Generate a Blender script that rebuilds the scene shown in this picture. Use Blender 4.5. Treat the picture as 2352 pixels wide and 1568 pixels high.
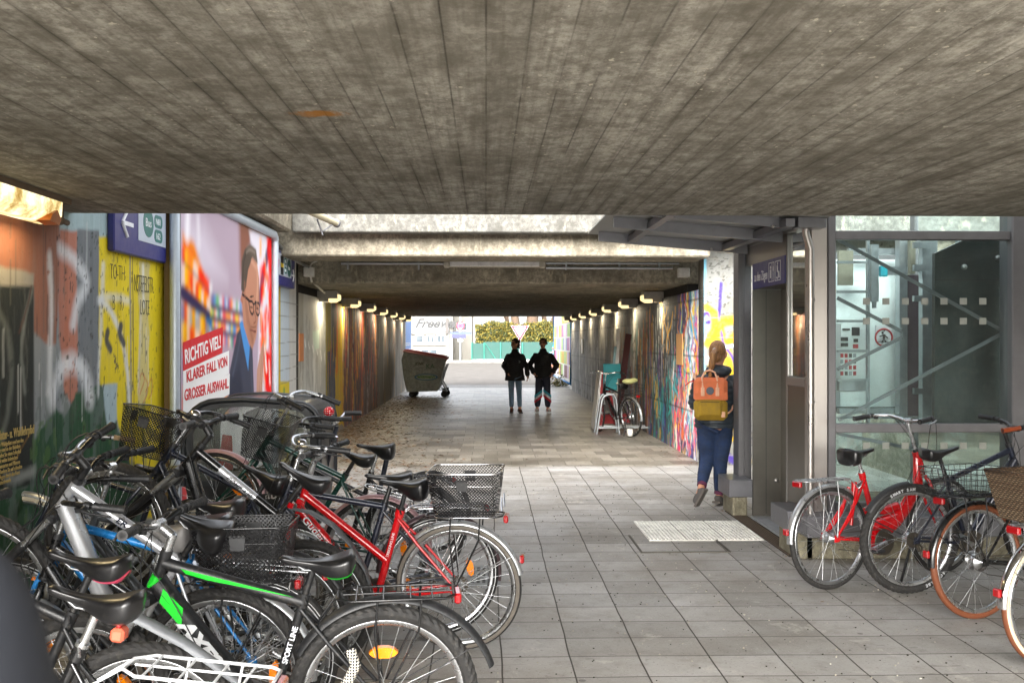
import bpy, math, random
import numpy as np
from mathutils import Matrix, Vector
random.seed(7); RNG = np.random.RandomState(7)
for o in list(bpy.data.objects): bpy.data.objects.remove(o)
S = bpy.context.scene
COL = S.collection
PI = math.pi
R = math.radians

# ------------------------------------------------------------------ camera
F_D, CAM_H, YAW = 2200.0, 1.70, math.atan(60/2200.)
cam = bpy.data.cameras.new('camera'); camo = bpy.data.objects.new('camera', cam); COL.objects.link(camo)
cam.sensor_width = 36; cam.lens = 36*F_D/2352; cam.clip_start = .05; cam.clip_end = 2000
camo.location = (0, 0, CAM_H); camo.rotation_euler = (PI/2, 0, -YAW)
cam.dof.use_dof = True; cam.dof.focus_distance = 6.2; cam.dof.aperture_fstop = 11.0
S.camera = camo
# ------------------------------------------------------------------ world, sun, exposure
SUN_EL, SUN_AZ = R(32), R(192)          # azimuth measured clockwise from +Y (tunnel direction)
w = bpy.data.worlds.new('World'); S.world = w; w.use_nodes = True
nt = w.node_tree; nt.nodes.clear()
sky = nt.nodes.new('ShaderNodeTexSky'); sky.sky_type = 'NISHITA'; sky.sun_disc = False
sky.sun_elevation = SUN_EL; sky.sun_rotation = SUN_AZ; sky.air_density = 1.0; sky.dust_density = 3.0
hs = nt.nodes.new('ShaderNodeHueSaturation'); hs.inputs['Saturation'].default_value = .22
bg = nt.nodes.new('ShaderNodeBackground'); bg.inputs['Strength'].default_value = .15
wo = nt.nodes.new('ShaderNodeOutputWorld')
nt.links.new(sky.outputs[0], hs.inputs['Color']); nt.links.new(hs.outputs[0], bg.inputs['Color']); nt.links.new(bg.outputs[0], wo.inputs[0])
sl = bpy.data.lights.new('sun', 'SUN'); sl.energy = 1.5; sl.angle = R(60); sl.color = (1, .96, .9)
so = bpy.data.objects.new('sun', sl); COL.objects.link(so)
sd = Vector((math.sin(SUN_AZ)*math.cos(SUN_EL), math.cos(SUN_AZ)*math.cos(SUN_EL), math.sin(SUN_EL)))
so.rotation_euler = sd.to_track_quat('Z', 'Y').to_euler(); so.location = (0, -4, 12)
S.view_settings.view_transform = 'Standard'; S.view_settings.look = 'None'
S.view_settings.exposure = 2.68; S.view_settings.gamma = 1
S.cycles.use_denoising = True; S.cycles.max_bounces = 7; S.cycles.diffuse_bounces = 5; S.cycles.glossy_bounces = 4
S.cycles.transmission_bounces = 6; S.cycles.transparent_max_bounces = 24; S.cycles.sample_clamp_indirect = 6
S.cycles.caustics_reflective = False; S.cycles.caustics_refractive = False

# ------------------------------------------------------------------ mapping of the measured photo points to the place
def ray(px, py):
    u = (px-1176)/F_D; v = (py-784)/F_D
    dx = u*math.cos(YAW)+math.sin(YAW); dy = -u*math.sin(YAW)+math.cos(YAW)
    return dx, dy, -v
def onX(px, py, X):
    d = ray(px, py); t = X/d[0]; return (d[1]*t, CAM_H+d[2]*t)       # -> Y, Z
def onY(px, py, Y):
    d = ray(px, py); t = Y/d[1]; return (d[0]*t, CAM_H+d[2]*t)       # -> X, Z
def gnd(px, py, Z=0):
    d = ray(px, py); t = (Z-CAM_H)/d[2]; return (d[0]*t, d[1]*t)     # -> X, Y

# ------------------------------------------------------------------ materials
def lin(c):
    if isinstance(c, str):
        c = [int(c[i:i+2], 16)/255 for i in (0, 2, 4)]
    return tuple((x/12.92 if x <= .04045 else ((x+.055)/1.055)**2.4) for x in c[:3])
class NT:
    def __init__(s, name):
        s.m = bpy.data.materials.new(name); s.m.use_nodes = True; s.t = s.m.node_tree; s.t.nodes.clear()
        s.out = s.n('ShaderNodeOutputMaterial'); s.b = s.n('ShaderNodeBsdfPrincipled')
        s.l(s.b.outputs[0], s.out.inputs[0])
    def n(s, k): return s.t.nodes.new(k)
    def l(s, a, b): s.t.links.new(a, b)
    def set(s, inp, v):
        if hasattr(v, 'is_output') or isinstance(v, bpy.types.NodeSocket): s.l(v, inp)
        elif isinstance(v, (tuple, list)) and len(v) == 3 and inp.type == 'RGBA': inp.default_value = (*v, 1)
        else: inp.default_value = v
    def math(s, op, a, b=None, c=None, clamp=False):
        n = s.n('ShaderNodeMath'); n.operation = op; n.use_clamp = clamp
        s.set(n.inputs[0], a)
        if b is not None: s.set(n.inputs[1], b)
        if c is not None: s.set(n.inputs[2], c)
        return n.outputs[0]
    def pos(s, obj=False):
        if obj: return s.n('ShaderNodeTexCoord').outputs['Object']
        return s.n('ShaderNodeNewGeometry').outputs['Position']
    def mapv(s, v, scale=(1, 1, 1), loc=(0, 0, 0), rot=(0, 0, 0)):
        n = s.n('ShaderNodeMapping'); s.l(v, n.inputs[0]); n.inputs['Scale'].default_value = scale
        n.inputs['Location'].default_value = loc; n.inputs['Rotation'].default_value = rot; return n.outputs[0]
    def noise(s, v, scale, detail=4, rough=.6, dist=0):
        n = s.n('ShaderNodeTexNoise'); s.l(v, n.inputs['Vector']); n.inputs['Scale'].default_value = scale
        n.inputs['Detail'].default_value = detail; n.inputs['Roughness'].default_value = rough
        n.inputs['Distortion'].default_value = dist; return n.outputs[0]
    def ramp(s, f, stops):
        n = s.n('ShaderNodeValToRGB'); s.l(f, n.inputs[0]); e = n.color_ramp.elements
        while len(e) < len(stops): e.new(.5)
        for i, (p, c) in enumerate(stops):
            e[i].position = p
            e[i].color = (*(c if isinstance(c, (tuple, list)) else (c, c, c)), 1)
        return n.outputs[0]
    def mix(s, f, a, b, mode='MIX'):
        n = s.n('ShaderNodeMix'); n.data_type = 'RGBA'; n.blend_type = mode
        s.set(n.inputs[0], f); s.set(n.inputs[6], a); s.set(n.inputs[7], b); return n.outputs[2]
    def sep(s, v):
        n = s.n('ShaderNodeSeparateXYZ'); s.l(v, n.inputs[0]); return n.outputs
    def comb(s, x, y, z):
        n = s.n('ShaderNodeCombineXYZ'); s.set(n.inputs[0], x); s.set(n.inputs[1], y); s.set(n.inputs[2], z); return n.outputs[0]
    def bump(s, h, strength=.3, dist=.01):
        n = s.n('ShaderNodeBump'); s.l(h, n.inputs['Height']); n.inputs['Strength'].default_value = strength
        n.inputs['Distance'].default_value = dist; s.l(n.outputs[0], s.b.inputs['Normal'])
    def fin(s, col, rough=.6, metal=0, **kw):
        s.set(s.b.inputs['Base Color'], col); s.set(s.b.inputs['Roughness'], rough); s.set(s.b.inputs['Metallic'], metal)
        for k, v in kw.items(): s.set(s.b.inputs[k.replace('_', ' ')], v)
        return s.m
MATS = {}
def mat(name, col, rough=.5, metal=0, var=.15, dirt=.25, nscale=14, coat=0, bump=0, **kw):
    """plain surface with procedural tone variation, dust and roughness breakup"""
    if name in MATS: return MATS[name]
    col = lin(col)
    t = NT(name); p = t.pos(True)
    n1 = t.noise(p, nscale, 5, .65); n2 = t.noise(p, nscale*4.3, 3, .6)
    c = t.mix(t.ramp(n1, [(.3, 0.), (.72, 1.)]), tuple(x*(1-var) for x in col), tuple(min(1, x*(1+var)) for x in col))
    if dirt:
        dust = tuple(.5*x+.5*y for x, y in zip(col, (.16, .14, .115)))
        c = t.mix(t.math('MULTIPLY', t.ramp(n2, [(.52, 0.), (.8, 1.)]), dirt), c, dust)
    rr = t.math('ADD', t.math('MULTIPLY', t.math('SUBTRACT', n1, .5), .35), rough, clamp=True)
    if coat: kw['Coat_Weight'] = coat; kw['Coat_Roughness'] = .12
    if bump: t.bump(n2, bump, .004)
    MATS[name] = t.fin(c, rr, metal, **kw); return MATS[name]
def glow(name, col, strength):
    if name in MATS: return MATS[name]
    t = NT(name); p = t.pos(True)
    c = t.mix(t.noise(p, 9, 3), lin(col), tuple(x*.75 for x in lin(col)))
    t.fin(c, .5); t.set(t.b.inputs['Emission Color'], c); t.b.inputs['Emission Strength'].default_value = strength
    MATS[name] = t.m; return t.m
def glass(name, col=(.85, .93, .9), rough=.02, alpha=.25):
    """thin pane: mostly see-through, reflecting at grazing angles"""
    t = NT(name); p = t.pos()
    tr = t.n('ShaderNodeBsdfTransparent'); tr.inputs[0].default_value = (*col, 1)
    gl = t.n('ShaderNodeBsdfGlossy'); gl.inputs[0].default_value = (.9, .95, .95, 1); gl.inputs['Roughness'].default_value = rough
    df = t.n('ShaderNodeBsdfDiffuse'); df.inputs[0].default_value = (.45, .5, .48, 1)
    fr = t.n('ShaderNodeFresnel'); fr.inputs[0].default_value = 1.5
    m1 = t.n('ShaderNodeMixShader'); t.l(t.math('ADD', fr.outputs[0], .03), m1.inputs[0]); t.l(tr.outputs[0], m1.inputs[1]); t.l(gl.outputs[0], m1.inputs[2])
    m2 = t.n('ShaderNodeMixShader'); d = t.ramp(t.noise(t.mapv(p, (1, 1, .35)), 6, 6, .7), [(.35, alpha*.3), (.8, alpha)])
    t.l(d, m2.inputs[0]); t.l(m1.outputs[0], m2.inputs[1]); t.l(df.outputs[0], m2.inputs[2])
    t.l(m2.outputs[0], t.out.inputs[0]); return t.m
def meshmat(name, col='101012', cell=.012, wire=.32):
    """wire mesh: diamond openings are cut out by alpha"""
    t = NT(name); x, y, z = t.sep(t.pos(True))
    # use two diagonal directions over (x+y, z)
    a = t.math('ADD', x, y); b = t.math('SUBTRACT', x, y)
    h = t.math('ADD', t.math('MULTIPLY', x, .97), t.math('MULTIPLY', y, 1.03))
    g1 = t.math('ADD', h, z); g2 = t.math('SUBTRACT', h, z)
    def line(g):
        f = t.math('FRACT', t.math('MULTIPLY', g, 1/cell/1.414)); return t.math('LESS_THAN', t.math('ABSOLUTE', t.math('SUBTRACT', f, .5)), wire/2)
    # for the floor of the basket z is constant, so mix in a second pair
    g3 = line(t.math('ADD', b, t.math('MULTIPLY', z, .5)))
    m = t.math('MAXIMUM', line(g1), line(g2)); m = t.math('MAXIMUM', m, t.math('MULTIPLY', g3, .0))
    t.fin(lin(col), .4, .3); t.l(m, t.b.inputs['Alpha']); return t.m

# ------------------------------------------------------------------ mesh builder
class MB:
    def __init__(s): s.v = []; s.f = []; s.m = []; s.s = []; s.n = 0
    def add(s, v, f, mi=0, sm=False):
        v = np.asarray(v, float).reshape(-1, 3); s.v.append(v)
        for q in f: s.f.append(tuple(i+s.n for i in q)); s.m.append(mi); s.s.append(sm)
        s.n += len(v); return s
    def box(s, a, b, mi=0, bev=0.0):
        x0, y0, z0 = a; x1, y1, z1 = b
        if x0 > x1: x0, x1 = x1, x0
        if y0 > y1: y0, y1 = y1, y0
        if z0 > z1: z0, z1 = z1, z0
        e = min(bev, (x1-x0)/2.01, (y1-y0)/2.01, (z1-z0)/2.01)
        if e <= 0:
            v = [(x0, y0, z0), (x1, y0, z0), (x1, y1, z0), (x0, y1, z0), (x0, y0, z1), (x1, y0, z1), (x1, y1, z1), (x0, y1, z1)]
            f = [(3, 2, 1, 0), (4, 5, 6, 7), (0, 1, 5, 4), (1, 2, 6, 5), (2, 3, 7, 6), (3, 0, 4, 7)]
            return s.add(v, f, mi)
        # bevelled: 24 verts
        v = []; idx = {}
        X, Y, Z = (x0, x1), (y0, y1), (z0, z1)
        for i in (0, 1):
            for j in (0, 1):
                for k in (0, 1):
                    sx, sy, sz = (1, -1)[i], (1, -1)[j], (1, -1)[k]
                    for ax in range(3):
                        p = [X[i]+sx*e*(ax != 0), Y[j]+sy*e*(ax != 1), Z[k]+sz*e*(ax != 2)]
                        idx[i, j, k, ax] = len(v); v.append(p)
        f = []
        g = lambda i, j, k, a: idx[i, j, k, a]
        for k in (0, 1):
            q = [g(0, 0, k, 2), g(1, 0, k, 2), g(1, 1, k, 2), g(0, 1, k, 2)]; f.append(q if k else q[::-1])
        for j in (0, 1):
            q = [g(0, j, 0, 1), g(1, j, 0, 1), g(1, j, 1, 1), g(0, j, 1, 1)]; f.append(q[::-1] if j else q)
        for i in (0, 1):
            q = [g(i, 0, 0, 0), g(i, 1, 0, 0), g(i, 1, 1, 0), g(i, 0, 1, 0)]; f.append(q if i else q[::-1])
        for i in (0, 1):
            for j in (0, 1): f.append([g(i, j, 0, 0), g(i, j, 0, 1), g(i, j, 1, 1), g(i, j, 1, 0)])
            for k in (0, 1): f.append([g(i, 0, k, 0), g(i, 0, k, 2), g(i, 1, k, 2), g(i, 1, k, 0)])
        for j in (0, 1):
            for k in (0, 1): f.append([g(0, j, k, 1), g(0, j, k, 2), g(1, j, k, 2), g(1, j, k, 1)])
        for i in (0, 1):
            for j in (0, 1):
                for k in (0, 1): f.append([g(i, j, k, 0), g(i, j, k, 1), g(i, j, k, 2)])
        return s.add(v, f, mi)
    def quad(s, a, b, c, d, mi=0): return s.add([a, b, c, d], [(0, 1, 2, 3)], mi)
    def tube(s, pts, r, n=8, mi=0, closed=False, cap=True, sm=True, flat=1.0):
        """sweep a (possibly tapering) circle along points; flat squashes it sideways"""
        P = [Vector(p) for p in pts]; N = len(P)
        rr = [r]*N if not isinstance(r, (list, tuple)) else list(r)
        T = []
        for i in range(N):
            if closed: t = P[(i+1) % N]-P[i-1]
            else: t = P[min(i+1, N-1)]-P[max(i-1, 0)]
            T.append(t.normalized() if t.length > 1e-9 else Vector((0, 0, 1)))
        up = Vector((0, 1, 0)) if abs(T[0].y) < .9 else Vector((1, 0, 0))
        u = T[0].cross(up).normalized(); v = []
        for i in range(N):
            u = (u-T[i]*u.dot(T[i])).normalized(); b = T[i].cross(u)
            for k in range(n):
                a = 2*PI*k/n; v.append(P[i]+(u*math.cos(a)+b*math.sin(a)*flat)*rr[i])
        f = []
        for i in range(N if closed else N-1):
            j = (i+1) % N
            for k in range(n): f.append((i*n+k, i*n+(k+1) % n, j*n+(k+1) % n, j*n+k))
        s.add(v, f, mi, sm)
        if cap and not closed:
            m = s.n-len(v); base = [tuple(x) for x in v]
            s.add(base[:n], [tuple(range(n))[::-1]], mi); s.add(base[-n:], [tuple(range(n))], mi)
        return s
    def cyl(s, a, b, r, n=16, mi=0, sm=True): return s.tube([a, b], r, n, mi, sm=sm)
    def lathe(s, prof, c=(0, 0, 0), axis='z', n=24, mi=0, sm=True, closed=False):
        """prof: (radius, height) list"""
        v = []
        for (r, h) in prof:
            for k in range(n):
                a = 2*PI*k/n; x, y = r*math.cos(a), r*math.sin(a)
                p = {'z': (x, y, h), 'y': (x, h, y), 'x': (h, x, y)}[axis]; v.append((p[0]+c[0], p[1]+c[1], p[2]+c[2]))
        f = []; M = len(prof)
        for i in range(M if closed else M-1):
            j = (i+1) % M
            for k in range(n): f.append((i*n+k, i*n+(k+1) % n, j*n+(k+1) % n, j*n+k))
        return s.add(v, f, mi, sm)
    def ball(s, c, r, mi=0, n=12, m=8):
        rx, ry, rz = (r, r, r) if not isinstance(r, (tuple, list)) else r
        v = []; f = []
        for i in range(m+1):
            t = PI*i/m
            for k in range(n):
                a = 2*PI*k/n; v.append((c[0]+rx*math.sin(t)*math.cos(a), c[1]+ry*math.sin(t)*math.sin(a), c[2]+rz*math.cos(t)))
        for i in range(m):
            for k in range(n): f.append((i*n+k, (i+1)*n+k, (i+1)*n+(k+1) % n, i*n+(k+1) % n))
        return s.add(v, f, mi, True)
    def prism(s, poly, axis, a, b, mi=0, sm=False):
        """extrude polygon (2-D list) along an axis between a and b"""
        def P(p, h): return {'x': (h, p[0], p[1]), 'y': (p[0], h, p[1]), 'z': (p[0], p[1], h)}[axis]
        n = len(poly); v = [P(p, a) for p in poly]+[P(p, b) for p in poly]
        f = [tuple(range(n))[::-1], tuple(range(n, 2*n))]
        s.add(v, f, mi)
        return s.add(v, [(k, (k+1) % n, n+(k+1) % n, n+k) for k in range(n)], mi, sm)
    def bar(s, a, b, w, h, mi=0, up=(0, 0, 1)):
        """rectangular bar from a to b; w across, h along up"""
        a, b = Vector(a), Vector(b); t = (b-a).normalized(); up = Vector(up)
        if abs(t.dot(up)) > .99: up = Vector((0, 1, 0))
        sd = t.cross(up).normalized(); u = sd.cross(t)
        v = []
        for p in (a, b):
            for (i, j) in ((-1, -1), (1, -1), (1, 1), (-1, 1)): v.append(p+sd*i*w/2+u*j*h/2)
        return s.add(v, [(3, 2, 1, 0), (4, 5, 6, 7), (0, 1, 5, 4), (1, 2, 6, 5), (2, 3, 7, 6), (3, 0, 4, 7)], mi)
    def mesh(s, name, mats, off=(0, 0, 0)):
        me = bpy.data.meshes.new(name)
        V = np.concatenate(s.v) if s.v else np.zeros((0, 3)); V = V-np.array(off)
        me.from_pydata(V.tolist(), [], s.f)
        for m in (mats if isinstance(mats, (list, tuple)) else [mats]): me.materials.append(m)
        me.polygons.foreach_set('material_index', s.m); me.polygons.foreach_set('use_smooth', s.s)
        me.update(); return me
    def build(s, name, mats, parent=None, local=False, **tg):
        if parent is None:
            V = np.concatenate(s.v); off = ((V[:, 0].min()+V[:, 0].max())/2, (V[:, 1].min()+V[:, 1].max())/2, V[:, 2].min())
        else:
            root = parent
            while root.parent: root = root.parent
            off = (0, 0, 0) if local else tuple(root.location)
        o = bpy.data.objects.new(name, s.mesh(name, mats, off)); COL.objects.link(o)
        if parent is None: o.location = off
        else: o.parent = parent
        if tg: tag(o, **tg)
        return o
def tag(o, label=None, cat=None, group=None, kind=None):
    if label: o['label'] = label
    if cat: o['category'] = cat
    if group: o['group'] = group
    if kind: o['kind'] = kind
    return o
def thing(name, label, cat, loc=(0, 0, 0), group=None):
    o = bpy.data.objects.new(name, None); COL.objects.link(o); o.location = loc; o.empty_display_size = .1
    return tag(o, label, cat, group)
def text(body, size, origin, right, up, m, parent=None, bold=0.0, ext=.001, sx=1.0, name='lettering', align='LEFT', shear=0, local=False, valign='BOTTOM_BASELINE', **tg):
    c = bpy.data.curves.new('t', 'FONT'); c.body = body; c.size = size; c.offset = bold; c.extrude = ext
    c.align_x = align; c.shear = shear; c.align_y = valign if valign != 'BOTTOM_BASELINE' else 'TOP_BASELINE'; c.resolution_u = 3
    t = bpy.data.objects.new('t', c); COL.objects.link(t)
    me = bpy.data.meshes.new_from_object(t.evaluated_get(bpy.context.evaluated_depsgraph_get()))
    bpy.data.objects.remove(t); bpy.data.curves.remove(c)
    rt = Vector(right).normalized(); u = Vector(up).normalized(); n = rt.cross(u)
    M = Matrix((( rt.x*sx, u.x, n.x, origin[0]), (rt.y*sx, u.y, n.y, origin[1]), (rt.z*sx, u.z, n.z, origin[2]), (0, 0, 0, 1)))
    me.transform(M)
    if parent is not None and not local:
        root = parent
        while root.parent: root = root.parent
        me.transform(Matrix.Translation(-Vector(root.location)))
    me.materials.clear(); me.materials.append(m)
    for p in me.polygons: p.material_index = 0
    o = bpy.data.objects.new(name, me); COL.objects.link(o); o.parent = parent
    if tg: tag(o, **tg)
    return o

def pieces(name, m, parent, fns, local=False):
    out = []
    for f in fns: b_ = MB(); f(b_); out.append(b_.build(name, m, parent, local=local))
    return out
# ------------------------------------------------------------------ painted surfaces (murals, posters): colours on a fine grid of the real surface
def vnoise(U, V, s, seed=0, octv=4):
    """value noise on arrays"""
    out = np.zeros_like(U); amp = 1.; tot = 0.
    for o in range(octv):
        r = np.random.RandomState(seed+o*13); T = r.rand(128, 128)
        x = U*s*2**o+seed*3.7; y = V*s*2**o+seed*1.3; xi = np.floor(x).astype(int); yi = np.floor(y).astype(int)
        fx = x-xi; fy = y-yi; fx = fx*fx*(3-2*fx); fy = fy*fy*(3-2*fy)
        a = T[xi % 128, yi % 128]; b = T[(xi+1) % 128, yi % 128]; c = T[xi % 128, (yi+1) % 128]; d = T[(xi+1) % 128, (yi+1) % 128]
        out += amp*((a*(1-fx)+b*fx)*(1-fy)+(c*(1-fx)+d*fx)*fy); tot += amp; amp *= .55
    return out/tot
class Canvas:
    def __init__(s, u0, u1, v0, v1, res, base, conv=None):
        s.nu = int(round((u1-u0)/res))+1; s.nv = int(round((v1-v0)/res))+1
        s.u = np.linspace(u0, u1, s.nu); s.v = np.linspace(v0, v1, s.nv)
        s.U, s.V = np.meshgrid(s.u, s.v); s.C = np.zeros((s.nv, s.nu, 3)); s.C[:] = lin(base); s.conv = conv
        s.wob = .0; s.seed = 1
    def pts(s, pts, px=True): return [s.conv(*p) if (px and s.conv) else p for p in pts]
    def put(s, mask, col, a=1.):
        col = np.array(lin(col)) if not isinstance(col, np.ndarray) else col
        m = np.clip(mask*a, 0, 1)[..., None]; s.C = s.C*(1-m)+col*m
    def warp(s, amt, sc, seed=3):
        return s.U+(vnoise(s.U, s.V, sc, seed)-.5)*amt, s.V+(vnoise(s.U, s.V, sc, seed+40)-.5)*amt
    def poly(s, pts, col, a=1., px=True, soft=.012, wob=.03, wsc=6):
        p = s.pts(pts, px); U, V = s.warp(wob, wsc, 5) if wob else (s.U, s.V)
        inside = np.zeros(U.shape, bool); dmin = np.full(U.shape, 1e9)
        n = len(p)
        for i in range(n):
            (x1, y1), (x2, y2) = p[i], p[(i+1) % n]
            if abs(y2-y1) > 1e-9:
                cond = ((y1 > V) != (y2 > V)) & (U < (x2-x1)*(V-y1)/(y2-y1)+x1); inside ^= cond
            dmin = np.minimum(dmin, s.seg(U, V, x1, y1, x2, y2))
        sd = np.where(inside, dmin, -dmin); s.put(np.clip(.5+sd/soft/2, 0, 1), col, a)
    @staticmethod
    def seg(U, V, x1, y1, x2, y2):
        dx, dy = x2-x1, y2-y1; L = dx*dx+dy*dy+1e-12; t = np.clip(((U-x1)*dx+(V-y1)*dy)/L, 0, 1)
        return np.hypot(U-x1-t*dx, V-y1-t*dy)
    def stroke(s, pts, w, col, a=1., px=True, soft=.3, smooth=3, wob=0., break_=0., seed=0):
        p = [np.array(q) for q in s.pts(pts, px)]
        for _ in range(smooth):
            if len(p) < 3: break
            q = [p[0]]
            for i in range(len(p)-1): q += [p[i]*.75+p[i+1]*.25, p[i]*.25+p[i+1]*.75]
            p = q+[p[-1]]
        lo = np.min(p, 0)-w*2-wob; hi = np.max(p, 0)+w*2+wob
        i0, i1 = np.searchsorted(s.u, lo[0]), np.searchsorted(s.u, hi[0]); j0, j1 = np.searchsorted(s.v, lo[1]), np.searchsorted(s.v, hi[1])
        if i1 <= i0 or j1 <= j0: return
        U = s.U[j0:j1, i0:i1]; V = s.V[j0:j1, i0:i1]
        if wob:
            U2 = U+(vnoise(U, V, 5, seed+11)-.5)*wob; V2 = V+(vnoise(U, V, 5, seed+12)-.5)*wob
        else: U2, V2 = U, V
        d = np.full(U.shape, 1e9)
        for i in range(len(p)-1): d = np.minimum(d, s.seg(U2, V2, *p[i], *p[i+1]))
        m = np.clip((w/2-d)/(w*soft+1e-6)+.5, 0, 1)
        if break_: m = m*np.clip((vnoise(U, V, 14, seed+7)-break_)*8+.5, 0, 1)
        m = (m*a)[..., None]; s.C[j0:j1, i0:i1] = s.C[j0:j1, i0:i1]*(1-m)+np.array(lin(col))*m
    def blur(s, n):
        for _ in range(3):
            for ax in (0, 1):
                k = 2*n+1; P_ = np.pad(s.C, [(n, n) if i == ax else (0, 0) for i in range(3)], mode='edge'); cs = np.cumsum(P_, axis=ax); z = np.zeros_like(np.take(cs, [0], axis=ax)); cs = np.concatenate([z, cs], axis=ax)
                L = s.C.shape[ax]; s.C = (np.take(cs, range(k, k+L), axis=ax)-np.take(cs, range(0, L), axis=ax))/k
    def grid(s, name, place, mats, depth=None, parent=None, disp=None, back=None, **tg):
        """place(U,V,D)->xyz arrays (D = outward offset)"""
        D = disp if disp is not None else np.zeros_like(s.U)
        P = np.stack(place(s.U, s.V, D), -1).reshape(-1, 3); nu, nv = s.nu, s.nv
        idx = np.arange(nu*nv).reshape(nv, nu)
        Q = np.stack([idx[:-1, :-1], idx[:-1, 1:], idx[1:, 1:], idx[1:, :-1]], -1).reshape(-1, 4)
        n0 = nu*nv; extra = []; ef = []
        if depth:
            cs = [(s.u[0], s.v[0]), (s.u[-1], s.v[0]), (s.u[-1], s.v[-1]), (s.u[0], s.v[-1])]
            for dd in (0, -depth):
                for (a, b) in cs: extra.append([float(q) for q in place(np.array(a), np.array(b), np.array(dd))])
            ef = [(n0+0, n0+4, n0+5, n0+1), (n0+1, n0+5, n0+6, n0+2), (n0+2, n0+6, n0+7, n0+3), (n0+3, n0+7, n0+4, n0+0), (n0+7, n0+6, n0+5, n0+4)]
        V = np.concatenate([P, np.array(extra)]) if extra else P
        off = (V.min(0)+V.max(0))/2; off[2] = V[:, 2].min()
        if parent is not None:
            root = parent
            while root.parent: root = root.parent
            off = np.array(root.location)
        me = bpy.data.meshes.new(name); nf = len(Q)
        flat = list(Q.reshape(-1))
        for f in ef: flat += list(f)
        tot = nf+len(ef)
        me.vertices.add(len(V)); me.vertices.foreach_set('co', (V-off).reshape(-1))
        me.loops.add(tot*4); me.loops.foreach_set('vertex_index', np.array(flat, dtype=np.int32))
        me.polygons.add(tot); me.polygons.foreach_set('loop_start', np.arange(tot)*4); me.polygons.foreach_set('loop_total', np.full(tot, 4))
        me.update(calc_edges=True)
        a = me.color_attributes.new('paint', 'FLOAT_COLOR', 'POINT')
        cc = np.ones((len(V), 4)); cc[:n0, :3] = s.C.reshape(-1, 3); cc[n0:, :3] = lin('77756e')
        a.data.foreach_set('color', cc.reshape(-1))
        for m in (mats if isinstance(mats, (list, tuple)) else [mats]): me.materials.append(m)
        me.validate()
        o = bpy.data.objects.new(name, me); COL.objects.link(o)
        if parent is None: o.location = off
        else: o.parent = parent
        if tg: tag(o, **tg)
        return o
def paintmat(name, rough=.75, wear=.5, bump=.4, wearcol='8f8d86', spec=.4, vert=True):
    if name in MATS: return MATS[name]
    t = NT(name); p = t.pos(); a = t.n('ShaderNodeAttribute'); a.attribute_name = 'paint'
    c = a.outputs['Color']
    if wear:
        n1 = t.noise(t.mapv(p, (1, 1, .25 if vert else 1)), 9, 7, .75); n2 = t.noise(p, 38, 4, .7)
        c = t.mix(t.math('MULTIPLY', t.ramp(n1, [(.5, 0.), (.72, 1.)]), wear), c, lin(wearcol))
        c = t.mix(t.math('MULTIPLY', t.ramp(n2, [(.6, 0.), (.68, 1.)]), wear), c, lin('2b2a27'))
        c = t.mix(t.math('MULTIPLY', t.ramp(t.noise(t.mapv(p, (1, 1, .12)), 22, 4, .6), [(.4, 1.), (.62, 0.)]), wear*.5), c, t.mix(.5, c, lin('20201e')))
    if bump: t.bump(t.math('ADD', t.noise(p, 30, 5, .7), t.math('MULTIPLY', t.noise(t.mapv(p, (1, 1, .1)), 30, 3), .6)), bump, .006)
    MATS[name] = t.fin(c, rough, 0, Specular_IOR_Level=spec); return MATS[name]
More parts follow.
